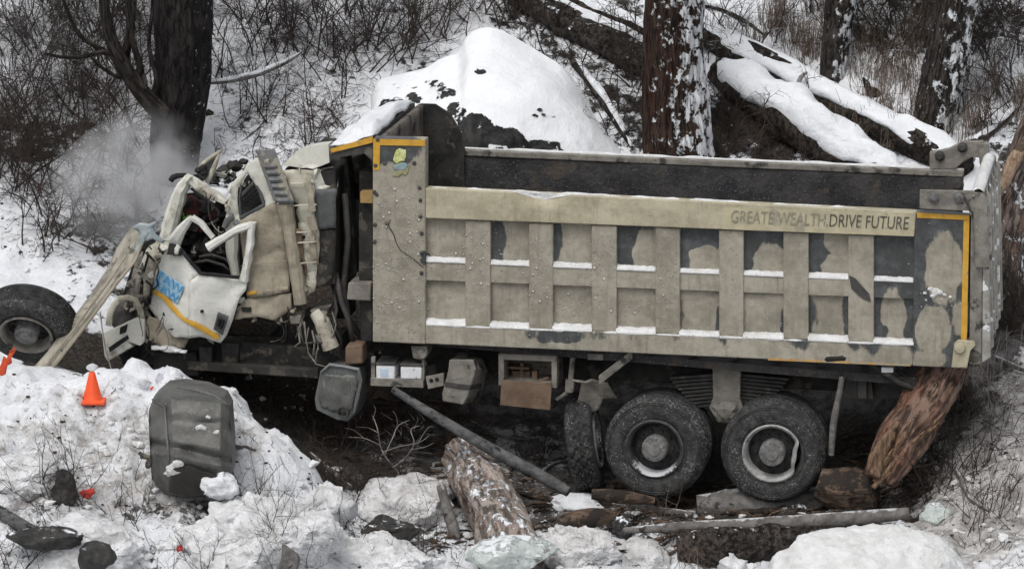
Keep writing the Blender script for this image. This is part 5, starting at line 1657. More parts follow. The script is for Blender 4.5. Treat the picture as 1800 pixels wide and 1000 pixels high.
# frame and running gear below the cab
mb = MB()
beam(mb, P(250, 612, .35), P(660, 645, .35), .06, .16)
beam(mb, P(330, 640, .15), P(560, 655, .15), .05, .05)
slab(mb, [(270, 620), (345, 618), (350, 660), (268, 660)], .2, .6)
slab(mb, [(350, 608), (372, 610), (372, 650), (352, 650)], .12, .3)
slab(mb, [(388, 600), (420, 604), (418, 655), (392, 655)], .2, .5)
slab(mb, [(520, 560), (556, 552), (560, 600), (528, 620)], .3, .8)
slab(mb, [(560, 600), (600, 590), (606, 650), (566, 650)], .3, .8)
mb.displace(.015, 3, 2, 5)
mb.build('front_frame', M['chassis'], truck, bevel=.01)
mb = MB()
for i in range(16):
    x, y = rs.uniform(520, 600), rs.uniform(545, 600)
    mb.tube([P(x, y, .12), P(x + rs.uniform(-8, 8), y + rs.uniform(8, 30), .05), P(x + rs.uniform(-14, 14), y + rs.uniform(25, 60), .1)], rs.uniform(.005, .014), 6)
mb.tube([P(535, 565, .05), P(537, 590, .05), P(542, 620, .05), P(556, 640, .05), P(578, 646, .05)], .008, 6)
mb.build('loose_cable', M['hard_grey'], truck, smooth=180)
mb = MB()
slab(mb, [(508, 556), (530, 552), (526, 570), (512, 572)], .05, .3)
slab(mb, [(545, 545), (580, 540), (574, 556), (556, 566)], .1, .4)
slab(mb, [(556, 590), (580, 588), (578, 602), (560, 604)], .05, .3)
mb.displace(.02, 5, 2, 9)
mb.build('spring_hanger', M['hard_grey'], truck, bevel=.01)

rs = random.Random(23)
flaps = [((330, 318), 15, 22, 'cab'), ((352, 336), 14, 10, 'cab_dirty'), ((404, 332), 9, 20, 'cab'), ((398, 366), 10, 16, 'cab_dirty'), ((288, 432), 16, 22, 'cab'), ((274, 452), 14, 26, 'cab_dirty'), ((262, 486), 10, 26, 'cab'),
         ((470, 290), 14, 20, 'cab_dirty'), ((497, 330), 9, 26, 'cab'), ((520, 300), 22, 12, 'cab'), ((536, 508), 14, 18, 'cab_dirty'), ((424, 530), 16, 12, 'cab'), ((416, 506), 10, 18, 'cab_dirty'), ((300, 600), 26, 10, 'mudcab'), ((258, 600), 14, 20, 'cab'), ((244, 542), 12, 22, 'cab_dirty'), ((228, 500), 12, 24, 'hard_grey'), ((250, 470), 10, 26, 'muffler'), ((366, 600), 20, 8, 'cab_dirty'), ((512, 546), 16, 10, 'mudcab'), ((488, 566), 18, 10, 'hard_grey'), ((444, 562), 14, 9, 'mudcab')]
for i, ((cx, cy), w, h, mt) in enumerate(flaps):
    an = R(rs.uniform(-40, 40)); q = []
    for k in range(7):
        th = 2 * math.pi * k / 7; rr = rs.uniform(.35, 1.1)
        x, y = w * .55 * rr * math.cos(th), h * .55 * rr * math.sin(th)
        q.append(P(cx + x * math.cos(an) - y * math.sin(an), cy + x * math.sin(an) + y * math.cos(an), rs.uniform(-.06, .12)))
    panel('torn_sheet', q, M[mt], nose, cuts=.03, amp=.05, freq=7, seed=100 + i, crease=1.2, thick=.006, jag=.02)
for i in range(16):
    x, y = rs.choice([(340, 420), (380, 400), (300, 560), (420, 560), (500, 550), (250, 560), (360, 340), (470, 350)])
    x += rs.uniform(-18, 18); y += rs.uniform(-14, 14)
    mb = MB(); mb.tube(smooth_px([(x, y), (x + rs.uniform(-10, 10), y + rs.uniform(8, 18)), (x + rs.uniform(-18, 18), y + rs.uniform(14, 38)), (x + rs.uniform(-24, 24), y + rs.uniform(8, 50))], rs.uniform(-.12, .1)), rs.uniform(.004, .008), 5)
    mb.build('loose_cable', M['chassis' if i % 3 else 'hard_grey'], nose, smooth=180)

rs = random.Random(41)
for i in range(20):
    cx, cy = rs.uniform(335, 478), rs.uniform(282, 352)
    if cy < 330 - (cx - 335) * .38: cy = 332 - (cx - 335) * .38 + rs.uniform(-4, 6)
    w, h = rs.uniform(8, 24), rs.uniform(5, 14); an = R(rs.uniform(-60, 40)); q = []
    for k in range(6):
        th = 2 * math.pi * k / 6; rr = rs.uniform(.4, 1.15)
        x, y = w * .5 * rr * math.cos(th), h * .5 * rr * math.sin(th)
        q.append(P(cx + x * math.cos(an) - y * math.sin(an), cy + x * math.sin(an) + y * math.cos(an), rs.uniform(.35, .75)))
    panel('torn_sheet', q, M[('cab', 'cab_dirty', 'chassis', 'muffler', 'cab')[i % 5]], nose, cuts=.04, amp=.06, freq=6, seed=200 + i, crease=1.2, thick=.006, jag=.025)
# ------------------------------------------------------------------ logs, trees, rocks
def snow_along(parent, pts_, rad, amt=0.5, seed=0, mat='snow', lift=0.35, n=20):
    """lumpy snow lying on the upper side of a log: half-shell swept along it"""
    mb = MB()
    pts_ = [np.array(p, float) for p in pts_]
    cum = np.cumsum([0] + [np.linalg.norm(pts_[i + 1] - pts_[i]) for i in range(len(pts_) - 1)])
    K = max(10, int(cum[-1] / 0.09))
    o = len(mb.v)
    NS = n
    for k in range(K + 1):
        s = cum[-1] * k / K
        i = min(np.searchsorted(cum, s, side='right') - 1, len(pts_) - 2)
        t = (s - cum[i]) / (cum[i + 1] - cum[i])
        p = pts_[i] * (1 - t) + pts_[i + 1] * t
        r = rad[i] * (1 - t) + rad[i + 1] * t
        d = pts_[i + 1] - pts_[i]; d /= np.linalg.norm(d)
        side = np.cross(d, (0, 0, 1.0)); side /= np.linalg.norm(side) + 1e-9
        up = np.cross(side, d)
        e0 = fbm(np.array([[s * 1.6, seed, 0]]), 3, 1.0, seed)[0]
        e1 = fbm(np.array([[s * 1.6, seed, 9]]), 3, 1.0, seed + 5)[0]
        a0 = math.pi * (0.5 - amt) + .7 * e0; a1 = math.pi * (0.5 + amt) + .7 * e1
        fade = min(1, k / 3, (K - k) / 3)
        for j in range(NS + 1):
            a = a0 + (a1 - a0) * j / NS
            edge = math.sin(math.pi * j / NS) ** 0.6
            h = r * (1.0 + (lift * edge * (0.75 + 1.0 * fbm(np.array([[s * 2.6, a * 1.6, seed]]), 4, 1.0, seed + 2)[0])) * fade) - (0.02 if edge < .05 else 0)
            mb.v.append(tuple(p + h * (math.cos(a) * side + math.sin(a) * up)))
    for k in range(K):
        for j in range(NS):
            q = o + k * (NS + 1) + j
            mb.f.append((q, q + 1, q + NS + 2, q + NS + 1)); mb.mi.append(0)
    return mb.build('snow_cover', M[mat], parent, smooth=180, solid=0.01)

def smooth_path(pts_, n):
    p = np.array(pts_, float)
    m = len(p)
    out = []
    for k in range(n + 1):
        s = (m - 1) * k / n
        i = min(int(s), m - 2); t = s - i
        p0, p1, p2, p3 = p[max(i - 1, 0)], p[i], p[i + 1], p[min(i + 2, m - 1)]
        out.append(0.5 * ((2 * p1) + (-p0 + p2) * t + (2 * p0 - 5 * p1 + 4 * p2 - p3) * t * t + (-p0 + 3 * p1 - 3 * p2 + p3) * t ** 3))
    return out

def bark_tube(pts_, rad, n=28, rows=60, amp=0.06, freq=3.0, seed=0, ridges=True):
    """trunk or log: tapered, bent, with bark plates in relief"""
    q = smooth_path([tuple(p) + (r,) for p, r in zip(pts_, rad)], rows)
    mb = MB()
    mb.tube([p[:3] for p in q], [p[3] for p in q], n)
    v = np.array(mb.v)
    c3 = np.array([p[:3] for p in q]); rr = np.array([p[3] for p in q])
    ctr = np.repeat(c3, n, 0)
    d = v - ctr
    L = np.linalg.norm(d, axis=1, keepdims=True) + 1e-9
    cum = np.concatenate([[0], np.cumsum(np.linalg.norm(np.diff(c3, axis=0), axis=1))])
    th = np.tile(2 * math.pi * np.arange(n) / n, len(q))
    rm = float(np.mean(rr))
    bk = np.stack([np.cos(th) * rm, np.sin(th) * rm, np.repeat(cum, n)], 1) + seed * 1.7
    s = fbm(bk * np.array([1, 1, .45]), 4, freq, seed)
    if ridges: s = s + 0.7 * (1 - 2.4 * np.abs(fbm(bk * np.array([1, 1, .22]), 3, freq * 2.2, seed + 4)))
    v = v + d / L * (amp * s[:, None] * np.minimum(1, L / .15))
    mb.v = [tuple(x) for x in v.tolist()]
    mb.bk = bk
    return mb

def bark_build(mb, name, mat, parent):
    return mb.build(name, mat, parent, smooth=180, attrs={'bk': mb.bk})

def on(px, py, lift=0.0, **k):
    p = G(px, py, **k); p = p.copy(); p[2] += lift
    return p

def tree(name, label, base, line, rad, mat, group, amp=0.05, n=40, rows=90, cat='tree', limbs=()):
    t = thing(name, label, cat, base, group)
    bark_build(bark_tube(line, rad, n, rows, amp, 3.0, len(label)), 'trunk', M[mat], t)
    for ln_, rd, mt in limbs:
        bark_build(bark_tube(ln_, rd, 10, 24, .012, 5, 3), 'branch', M[mt], t)
    return t

def up(p, dx=0, dy=0, dz=0): return np.array(p) + np.array([dx, dy, dz])

# big dark trunk, left
Y1 = 4.4
b = W(306, 275, Y1); b[2] = gz(b[0], b[1])
top = W(322, -160, Y1 + .15)
line = [b + (0, 0, -.3), W(308, 262, Y1), W(315, 200, Y1), W(322, 100, Y1), W(323, 0, Y1), top, top + (0.05, 0, 2.0)]
lim = []
lb = W(290, 205, Y1 - .25)
for pts_, r0 in (([(290, 205), (262, 178), (232, 140), (210, 105), (196, 70), (186, 30), (176, -60)], .115), ([(214, 112), (226, 70), (228, 30), (222, -50)], .06), ([(205, 100), (180, 92), (150, 99), (110, 101), (80, 94)], .032), ([(186, 92), (165, 80), (140, 62), (118, 20), (100, -40)], .035),
                   ([(238, 150), (246, 120), (238, 90), (232, 60), (238, 0)], .05), ([(246, 118), (256, 146), (252, 160)], .03), ([(228, 135), (210, 136), (180, 120), (160, 100)], .03), ([(262, 178), (275, 140), (262, 80), (268, 10), (262, -60)], .035)):
    pp = [W(x, y, Y1 - .25 - .3 * i / len(pts_)) for i, (x, y) in enumerate(pts_)]
    lim.append((pp, [r0 * (1 - .55 * i / (len(pp) - 1)) for i in range(len(pp))], 'bark_limb'))
tree('scorched_tree', 'thick black scorched trunk with a leaning side stem rising above the steam', b, line, [.27, .27, .29, .31, .325, .33, .33], 'bark_black', None, .035, limbs=lim)

# red-brown trunk in the middle, snow plastered on its right side
Y2 = 4.6
b = W(1192, 330, Y2); b[2] = gz(b[0], b[1])
line = [b + (0, 0, -.4), W(1192, 300, Y2), W(1190, 250, Y2), W(1186, 150, Y2), W(1184, 60, Y2), W(1184, -20, Y2), W(1184, -200, Y2), W(1184, -520, Y2)]
tree('red_bark_tree', 'thick upright trunk with red-brown bark, one side plastered with snow, behind the dump box', b, line, [.46, .40, .375, .345, .325, .32, .31, .30], 'bark_red', None, .05, n=56, rows=120)
# two trunks at upper right
for (px0, py0, px1, py1, w0, w1, yy, lab) in ((1462, 135, 1482, -30, 21, 26, 6.6, 'slim dark trunk flecked with snow rising behind the long snowy log'),
                                              (1643, 215, 1688, -30, 37, 37, 6.2, 'stout leaning dark trunk flecked with snow at upper right')):
    b = G(px0, py0); yy = float(b[1])
    s = (40 + yy) / F_PX
    pa, pb = W(px0, py0, yy), W(px1, py1, yy)
    line = [b + (b - pa) * 0 + (-.03, 0, -.35), pa, pa * .6 + pb * .4, pb, pb + (pb - pa) * 1.2]
    tree('leaning_tree', lab, b, line, [w0 * 1.1 * s, w0 * 1.05 * s, (w0 + w1) * .5 * s, w1 * s, w1 * .9 * s], 'bark_grey', 'snow flecked trunks at upper right', .03, n=36, rows=70)
# trunk broken and leaning behind the tailgate
yy = 2.2
pa, pb, pc, pd = W(1742, 560, yy), W(1765, 430, yy + .3), W(1800, 310, yy + .7), W(1850, 170, yy + 1.2)
b = np.array([pa[0] - .2, yy, gz(pa[0] - .2, yy)])
t = thing('broken_tree', 'leaning half-stripped trunk with pale torn bark behind the tailgate', 'tree', b)
bark_build(bark_tube([b + (0, 0, -.1), pa, pb, pc, pd], [.24, .26, .27, .25, .22], 36, 60, .04, 3, 5), 'trunk', m_bark('torn_bark', (0.06, 0.05, 0.045), (0.25, 0.21, 0.185), (1, 0, 1), 0.6, (9, 9, 1.6), red=(0.17, 0.10, 0.075)), t)
mb = MB()
q = [W(1800, 255, yy + .25), W(1785, 280, yy + .2), W(1768, 318, yy + .15), W(1752, 345, yy + .1)]
mb.tube(q, [.05, .075, .065, .02], 12); mb.displace(.04, 7, 4, 4)
mb.build('torn_bark', m_generic('pale_bare_wood', (0.22, 0.145, 0.095), (0.46, 0.34, 0.24), 9, .85, .03, 16, stretch=(3, 3, 1), dirt=(.10, .07, .05), dirt_lo=.55, dirt_scale=5), t, smooth=60)

# splintered stump below the rear of the box
yy = 1.0
b = W(1555, 850, -.9); b[2] = gz(b[0], b[1])
t = thing('splintered_stump', 'splintered trunk standing beside the rear wheel under the box corner', 'stump', b)
line = [W(1548, 846, -.9), W(1572, 790, -.8), W(1605, 735, -.65), W(1635, 690, -.5), W(1660, 640, -.35), W(1680, 600, -.2)]
bark_build(bark_tube(line, [.13, .20, .225, .21, .20, .19], 44, 90, .09, 3, 9), 'trunk', m_bark('stump_bark', (0.12, 0.082, 0.066), (0.34, 0.245, 0.20), (0, 0, 1), 0.0, (7, 7, 1.8), red=(0.25, 0.125, 0.08), patch=(.07, .045, .036), patch_lo=.55), t)
rs = random.Random(8)
mb = MB()
for i in range(26):
    u = rs.random()
    c = np.array(W(1530 + 110 * u + rs.uniform(-12, 14), 845 - 120 * u + rs.uniform(-16, 14), -1.1 + .4 * u))
    d = np.array([.34, .05, .42]) * rs.uniform(.3, .9) + np.array([rs.uniform(-.08, .08), rs.uniform(-.05, .05), rs.uniform(-.05, .1)])
    mb.tube([c, c + d * .5, c + d], [.028, .03, .004], 5)
mb.displace(.015, 7, 2, 3)
mb.build('splinter', M['wood_torn'], t, smooth=40)
mb = MB()
p, f = sheet([W(1524, 830, -1.15), W(1530, 800, -1.15), W(1552, 765, -1.05), W(1580, 738, -.95), W(1570, 770, -1.0), W(1556, 800, -1.05), W(1545, 840, -1.12)], cuts=.05, amp=.05, freq=5, seed=3)
mb.add(p, f); mb.build('split_face', M['wood_torn'], t, solid=.05)

def log(name, label, pts_, rad, mat, group=None, snow=None, n=26, amp=.03, rows=50, cat='log', seed=0, lift=.35, snowmat='snow'):
    c = np.array(pts_[0])
    t = thing(name, label, cat, c, group)
    bark_build(bark_tube(pts_, rad, n, rows, amp, 3.0, seed), 'trunk', M[mat], t)
    if snow: snow_along(t, pts_, [r * 1.0 for r in rad], snow, seed, snowmat, lift)
    return t

# fallen trees on the slope, lying on the ground
def lie(pts_, rad):
    out = []
    for (x, y), r in zip(pts_, rad):
        p = G(x, y + r * 150, 2.6, 10.4); p[2] += r * .75
        out.append(p)
    return out
FT = 'fallen trees on the slope'
_r = [.12, .15, .165, .17, .165, .15]
log('fallen_tree', 'long straight fallen trunk under thick snow slanting from the red trunk down to the tailgate', lie([(1205, 40), (1300, 86), (1420, 150), (1540, 215), (1640, 262), (1700, 292)], _r), _r, 'bark_log', FT, .46, seed=1, lift=.42, amp=.05)
_r = [.14, .20, .22, .19, .11]
log('fallen_tree', 'short broken trunk heaped with lumpy snow just below the long snowy log', lie([(1265, 118), (1325, 165), (1410, 222), (1495, 270), (1585, 318)], _r), _r, 'bark_log', FT, .46, seed=2, lift=.75, amp=.07)
_r = [.05, .07, .07, .04]
log('fallen_tree', 'thin snowy pole lying between the lumpy broken trunk and the dump box rim', lie([(1455, 238), (1500, 262), (1545, 288), (1590, 312)], _r), _r, 'bark_log', FT, .42, seed=22, lift=.6, amp=.02)
_r = [.10, .13, .14, .14, .12]
log('fallen_tree', 'bare dark fallen trunk running from the top edge to the red trunk', lie([(905, -8), (965, 22), (1045, 64), (1120, 104), (1180, 136)], _r), _r, 'bark_dead', FT, None, seed=3, amp=.05)
_r = [.08, .10, .10, .09]
log('fallen_tree', 'dark fallen trunk with broken bark just above the bare dark one', lie([(950, -6), (1030, 34), (1100, 72), (1170, 108)], _r), _r, 'bark_dead', FT, .22, seed=33, lift=.5, amp=.05)
_r = [.10, .12, .13, .12, .10]
log('fallen_tree', 'fallen trunk with a ragged snow strip touching the top edge beside the red trunk', lie([(990, -14), (1050, 18), (1110, 48), (1170, 78), (1220, 100)], _r), _r, 'bark_log', FT, .34, seed=4, amp=.05)
_r = [.03, .05, .05, .03]
log('fallen_tree', 'thin crooked snowy trunk reaching right from the red trunk along the top edge', lie([(1225, 6), (1270, 14), (1315, 36), (1345, 62)], _r), _r, 'bark_log', FT, .45, seed=34, lift=.9, amp=.02)
_r = [.05, .06, .05, .02]
log('fallen_tree', 'crooked dark trunk leaning across the soil right of the boulder', lie([(1010, 110), (1050, 160), (1085, 215), (1110, 262)], _r), _r, 'bark_dead', FT, .2, seed=35, lift=.6, amp=.03)
log('fallen_branch', 'thin fallen branch lying from the scorched trunk to the bushes', [W(360, 146, 4.9), W(400, 143, 5.0), W(450, 132, 5.2), W(500, 112, 5.6), W(530, 92, 6.0)], [.022, .026, .026, .02, .01], 'wood_grey', None, .3, n=10, amp=.012, cat='branch', seed=5, lift=.8)
log('fallen_branch', 'curved snowy branch lying on the slope left of the red trunk', [W(1030, 145, 6.4), W(1050, 155, 6.3), W(1075, 162, 6.2), W(1098, 170, 6.1)], [.018, .022, .02, .012], 'twig', None, .45, n=8, amp=.004, cat='branch', seed=6, lift=1.2)
log('broken_branch', 'curved dead branch stub standing on the long snowy log', [W(1407, 168, 5.5), W(1404, 150, 5.4), W(1408, 136, 5.4), W(1419, 127, 5.4)], [.035, .03, .025, .015], 'twig_pale', None, None, n=8, amp=.004, cat='branch', seed=7)
log('broken_branch', 'short pointed stub with snow poking above the long snowy log', [W(1545, 170, 5.7), W(1530, 155, 5.6), W(1518, 136, 5.6)], [.10, .07, .02], 'bark_dead', None, .4, n=10, amp=.01, cat='branch', seed=8)
log('fallen_branch', 'grey branch arching over the snow behind the tailgate hinge', [W(1690, 255, 4.6), W(1720, 245, 4.6), W(1745, 228, 4.8), W(1770, 205, 5.0), W(1788, 185, 5.2)], [.05, .05, .045, .04, .02], 'bark_dead', None, .35, n=10, amp=.01, cat='branch', seed=9)

# foreground timber
log('charred_pole', 'charred straight pole leaning from the battery tray down to the wheels', [W(690, 684, -.1), W(760, 728, -.25), W(850, 782, -.4), W(940, 830, -.55), W(1000, 864, -.7)], [.035, .05, .06, .062, .055], 'wood_burnt', 'timber under the lorry', None, n=16, amp=.012, cat='pole', seed=10)
log('fallen_pole', 'long grey pole lying level in front of the wheels', [W(1095, 932, -1.05), W(1200, 926, -1.1), W(1330, 921, -1.15), W(1460, 913, -1.15), W(1598, 902, -1.2)], [.03, .055, .07, .075, .06], 'wood_grey', 'timber under the lorry', None, n=16, amp=.010, cat='pole', seed=11)
log('peeling_log', 'pale pinkish log with peeling bark slanting to the bottom edge below the charred pole', [W(810, 798, .2), W(838, 838, -.3), W(862, 890, -.9), W(885, 945, -1.5), W(902, 1006, -2.1)], [.17, .23, .265, .29, .31], 'bark_peel', 'timber under the lorry', None, n=48, rows=110, amp=.06, seed=12)
log('rotten_log', 'thick dark rotten log lying below the grey pole', [W(1190, 965, -1.2), W(1260, 962, -1.2), W(1340, 955, -1.2), W(1440, 945, -1.2)], [.16, .18, .18, .14], 'bark_dead', 'timber under the lorry', None, n=26, amp=.05, seed=13)
log('wheel_log', 'weathered split log pinned beneath the two rear wheels', [W(1225, 890, -.2), W(1300, 885, -.2), W(1400, 880, -.2), W(1470, 868, -.2)], [.10, .14, .13, .08], 'wood_grey', 'timber under the lorry', None, n=22, amp=.05, seed=14)
log('split_log', 'split orange-brown log end beside the rear wheel', [W(1438, 850, -.55), W(1480, 862, -.6), W(1540, 866, -.7)], [.14, .20, .17], 'wood_brown', 'timber under the lorry', None, n=26, amp=.06, seed=15)
log('rotten_branch', 'dark red-brown rotten branch in front of the twisted wheel', [W(985, 925, -1.3), W(1030, 912, -1.2), W(1075, 905, -1.1)], [.07, .09, .06], 'wood_brown', 'timber under the lorry', None, n=16, amp=.03, seed=16)
log('burnt_branch', 'short brown plank-like branch lying under the front rear wheel', [W(1040, 868, -.6), W(1090, 872, -.6), W(1150, 880, -.55)], [.05, .07, .04], 'wood_brown', 'timber under the lorry', None, n=12, amp=.03, seed=17)
log('grey_branch', 'grey stick propped upright beside the peeling log', [W(775, 855, -.6), W(785, 890, -.8), W(796, 925, -1.0), W(802, 948, -1.1)], [.045, .055, .06, .05], 'wood_grey', 'timber under the lorry', None, n=12, amp=.015, seed=18)
log('bent_bar', 'thin upright splintered bar hanging behind the rearmost wheel', [W(1480, 662, -.5), W(1476, 690, -.5), W(1466, 740, -.5), W(1461, 800, -.5)], [.03, .035, .04, .03], 'wood_grey', None, None, n=10, amp=.012, cat='bar', seed=19)
log('fallen_branch', 'pale branch lying on dark soil right of the tailgate latch', [W(1748, 628, 1.0), W(1775, 640, .8), W(1805, 652, .6)], [.03, .03, .025], 'wood_grey', None, None, n=8, amp=.006, cat='branch', seed=20)
log('brush_log', 'matted dark root log lying behind the lorry corner at right', [W(1630, 668, 1.5), W(1690, 652, 1.6), W(1760, 640, 1.7), W(1810, 660, 1.7)], [.12, .13, .12, .12], 'bark_dead', None, None, n=20, amp=.06, cat='log', seed=21)

WB = 'broken wood strewn in the churned ground'
for k, (lab, line, rad, mt) in enumerate((
    ('dark branch lying in the brush at the bank edge', [(545, 800), (580, 830), (620, 862)], [.02, .025, .015], 'wood_grey'),
    ('orange-brown torn chunk at the upper end of the peeling log', [(790, 776), (798, 790), (802, 806)], [.05, .06, .04], 'wood_torn'),
    ('thin grey branch crossing the ground behind the pale sapling', [(610, 770), (680, 790), (760, 800)], [.012, .018, .012], 'wood_grey'),
    ('short brown stick lying right of the peeling log', [(915, 870), (950, 880), (990, 884)], [.02, .03, .02], 'wood_brown'),
    ('dark stick between the two rear wheels', [(1170, 868), (1215, 888), (1255, 900)], [.02, .03, .02], 'wood_brown'),
    ('grey splintered board under the front rear wheel', [(1105, 890), (1160, 905), (1215, 908)], [.035, .045, .03], 'wood_grey'),
    ('upright broken stake under the gap between the rear wheels', [(1196, 885), (1199, 860), (1206, 838)], [.03, .03, .015], 'wood_brown'),
    ('thin stick leaning across the rotten log', [(1210, 945), (1260, 975), (1300, 992)], [.012, .015, .012], 'wood_grey'),
    ('brown stick lying at the right end of the grey pole', [(1560, 925), (1610, 915), (1660, 905)], [.015, .022, .015], 'wood_brown'),
    ('grey root snaking down the slope right of the splintered stump', [(1640, 800), (1680, 830), (1705, 880), (1740, 905)], [.02, .025, .02, .012], 'wood_grey'),
    ('dark branch lying in the trodden snow at the tank foot', [(300, 905), (360, 893), (440, 872)], [.015, .022, .012], 'wood_burnt'),
    ('dark rotten timber at the lower left corner', [(-10, 905), (40, 935), (95, 968)], [.06, .07, .05], 'wood_burnt'),
    ('pinkish bark strip lying on the grey hump', [(700, 893), (730, 905), (765, 912)], [.014, .022, .012], 'wood_brown'),
    ('dark branch on the soil under the locker', [(830, 745), (880, 770), (930, 776)], [.015, .022, .012], 'wood_grey'),
    ('crooked branch lying against the twisted wheel', [(930, 850), (970, 822), (1000, 812)], [.02, .022, .014], 'wood_grey'),
    ('splintered plank lying under the rear wheel log', [(1280, 905), (1350, 902), (1430, 893)], [.03, .04, .03], 'wood_brown'))):
    pp = []
    for (x, y), r in zip(line, rad):
        q = G(x, y); q[2] += r * .8; pp.append(q)
    log('broken_wood', lab, pp, rad, mt, WB, None, n=12, amp=.02, rows=24, cat='broken wood', seed=50 + k)

# ---- the snow-capped boulder behind the dump box
yb = 4.6
c = W(880, 205, yb); c[2] = gz(c[0], c[1])
bo = thing('snowy_boulder', 'huge boulder with a smooth tall snow cap behind the dump box', 'boulder', c)
mb = MB()
mb.blob(W(800, 285, yb + .35), (1.0, .85, .85), 5, .22, 1.3, 5, faceted=.6, oct=5)
mb.build('rock', M['rock_bare'], bo, smooth=25)
mb = MB()
mb.blob(W(960, 310, yb + .3), (1.0, .75, .6), 4, .2, 1.5, 9, faceted=.5, oct=4)
mb.build('rock', M['rock_bare'], bo, smooth=25)
# snow cap: outline from the crown, given real depth
sil = [(640, 250), (655, 215), (652, 170), (668, 140), (700, 131), (745, 122), (772, 105), (805, 90), (822, 62), (848, 48), (880, 50), (920, 70), (965, 100), (990, 120), (1020, 155), (1050, 195), (1085, 235), (1112, 268), (1125, 300)]
mb = MB()
NS = 120
ss = smooth_path(sil, NS)
rows = 44
o = 0
for j in range(rows + 1):
    t = j / rows                          # 0 = skyline at the back, 1 = front foot
    for i, (x, y) in enumerate(ss):
        fx = i / NS
        # the front edge of the snow: high over the bare rock at left, down to the box at right
        ye = np.interp(x, [640, 655, 680, 715, 760, 800, 840, 900, 950, 985, 1120], [262, 262, 262, 268, 280, 292, 298, 300, 305, 320, 330])
        yy_ = y + (max(ye, y + 6) - y) * t
        dep = yb + .75 - 1.55 * math.sin(t * math.pi / 2) * (0.55 + .45 * math.sin(math.pi * min(1, max(0, (x - 630) / 500))))
        p = W(x, yy_, dep)
        mb.v.append(tuple(p))
n = NS + 1
for j in range(rows):
    for i in range(NS):
        q = j * n + i
        mb.f.append((q, q + 1, q + n + 1, q + n)); mb.mi.append(0)
v = np.array(mb.v)
e = np.repeat(np.linspace(0, 1, rows + 1), n)
v = v + np.array([0.25, -1, .5])[None] * (.13 * fbm(v, 2, 1.1, 31) + .045 * fbm(v, 4, 4.0, 32) * sstep(.4, .9, e))[:, None]
v[:, 2] += .03 * fbm(v, 3, 7, 5) * sstep(.75, 1.0, e) * 2
# thickness at the front edge, and a back
def cap_front(x, y):
    a, b_ = project(v)
    k = np.argmin((a - x) ** 2 + (b_ - y) ** 2 + v[:, 1] * 4)
    return v[k]
back = len(v)
mb.v = [tuple(x) for x in v.tolist()]
for i in range(n):
    p = v[rows * n + i]; mb.v.append((p[0], p[1] + .35, p[2] - .12))
for i in range(NS):
    a = rows * n + i
    mb.f.append((a, a + 1, back + i + 1, back + i)); mb.mi.append(0)
bk = len(mb.v)
for i in range(n):
    p = v[i]; mb.v.append((p[0] * .98 + c[0] * .02, p[1] + 1.0, p[2] - .9))
for i in range(NS):
    mb.f.append((i, i + 1, bk + i + 1, bk + i)); mb.mi.append(0)
_bx, _by = project(np.array(mb.v))
BARE = [(715, 150, 34, 9, .40), (762, 150, 34, 12, .5), (785, 168, 26, 18, .62), (725, 172, 24, 12, .5), (688, 212, 30, 44, .95), (735, 225, 30, 40, .8), (835, 222, 34, 30, .85), (880, 240, 44, 22, .9), (935, 258, 46, 16, .85), (800, 200, 26, 22, .7), (820, 260, 50, 26, 1.0), (900, 270, 70, 14, .9), (960, 203, 30, 9, .3), (1000, 268, 24, 10, .4), (842, 126, 7, 4, .9)]
mb.build('snow_cover', M['rock_cap'], bo, smooth=60, attrs={'bare': ell(_bx, _by, BARE)})
rs = random.Random(3)
for (x, y, r) in ((842, 126, .05), (1040, 190, .02), (948, 196, .03), (957, 204, .025)):
    q = cap_front(x, y)
    mb = MB(); mb.blob(q, (r * 1.4, r * .8, r * .8), 2, .5, 2, int(x + y), faceted=.4)
    mb.build('rock_knob', M['rock_bare'], bo, smooth=25)
for (x, y, rx, rz) in ((680, 205, .14, .20), (692, 222, .18, .18), (700, 190, .1, .12)):
    mb = MB(); mb.blob(W(x, y, yb - .35), (rx, .2, rz), 3, .3, 2, int(x), faceted=.6)
    mb.build('rock_face', M['rock_bare'], bo, smooth=25)

# ---- loose rocks and snow lumps in front
def lump(name, label, px, py, rx, ry, rz, mat='dirty_snow', cat='snow lump', group=None, sub=4, amp=.25, seed=0, fac=.3, sink=.35, freq=1.4, fwd=0):
    p = on(px, py)
    if fwd: p = W(px, py, p[1] - fwd)
    mb = MB(); mb.blob(p + np.array([0, ry * .3, rz * (1 - sink) - rz * .5]), (rx, ry, rz), sub, amp, freq, seed, faceted=fac, oct=6)
    if cat == 'snow lump' and mat != 'snow': mb.displace(.03 if seed == 4 else .075, 4.5, 5, seed); mb.displace(.02, 18.0, 2, seed)
    if cat == 'rock': mb.displace(.035, 6.0, 4, seed)
    o = mb.build(name, M[mat], None, loc=tuple(p), smooth=50 if cat != 'rock' else 18)
    return tag(o, label, cat, group)
SL = 'snow lumps in the foreground'
lump('snow_lump', 'broad flat snow block lying between two dark holes at bottom left', 150, 985, .62, .5, .34, 'bank_snow', group=SL, seed=1, sub=6, amp=.35, freq=2)
lump('snow_lump', 'jagged snow heap below the right of the fuel tank', 440, 985, .85, .6, .42, 'bank_snow', group=SL, seed=2, fac=.5, amp=.38, sub=6, freq=2)
lump('snow_lump', 'snow shelf at the foot of the bank under the pale sapling', 565, 905, .32, .3, .22, 'bank_snow', group=SL, seed=3, amp=.35)
lump('snow_lump', 'large smooth clean snow mound at bottom right', 1540, 1045, 1.0, .7, .55, 'slush', group=SL, seed=4, amp=.22, fac=.3, freq=1.2, sub=6)
lump('snow_lump', 'crumbly snow lump with dark patches left of the rotten log', 1020, 985, .42, .35, .26, 'dirty_snow', group=SL, seed=5, amp=.4, fac=.5, sub=6, freq=2.2)
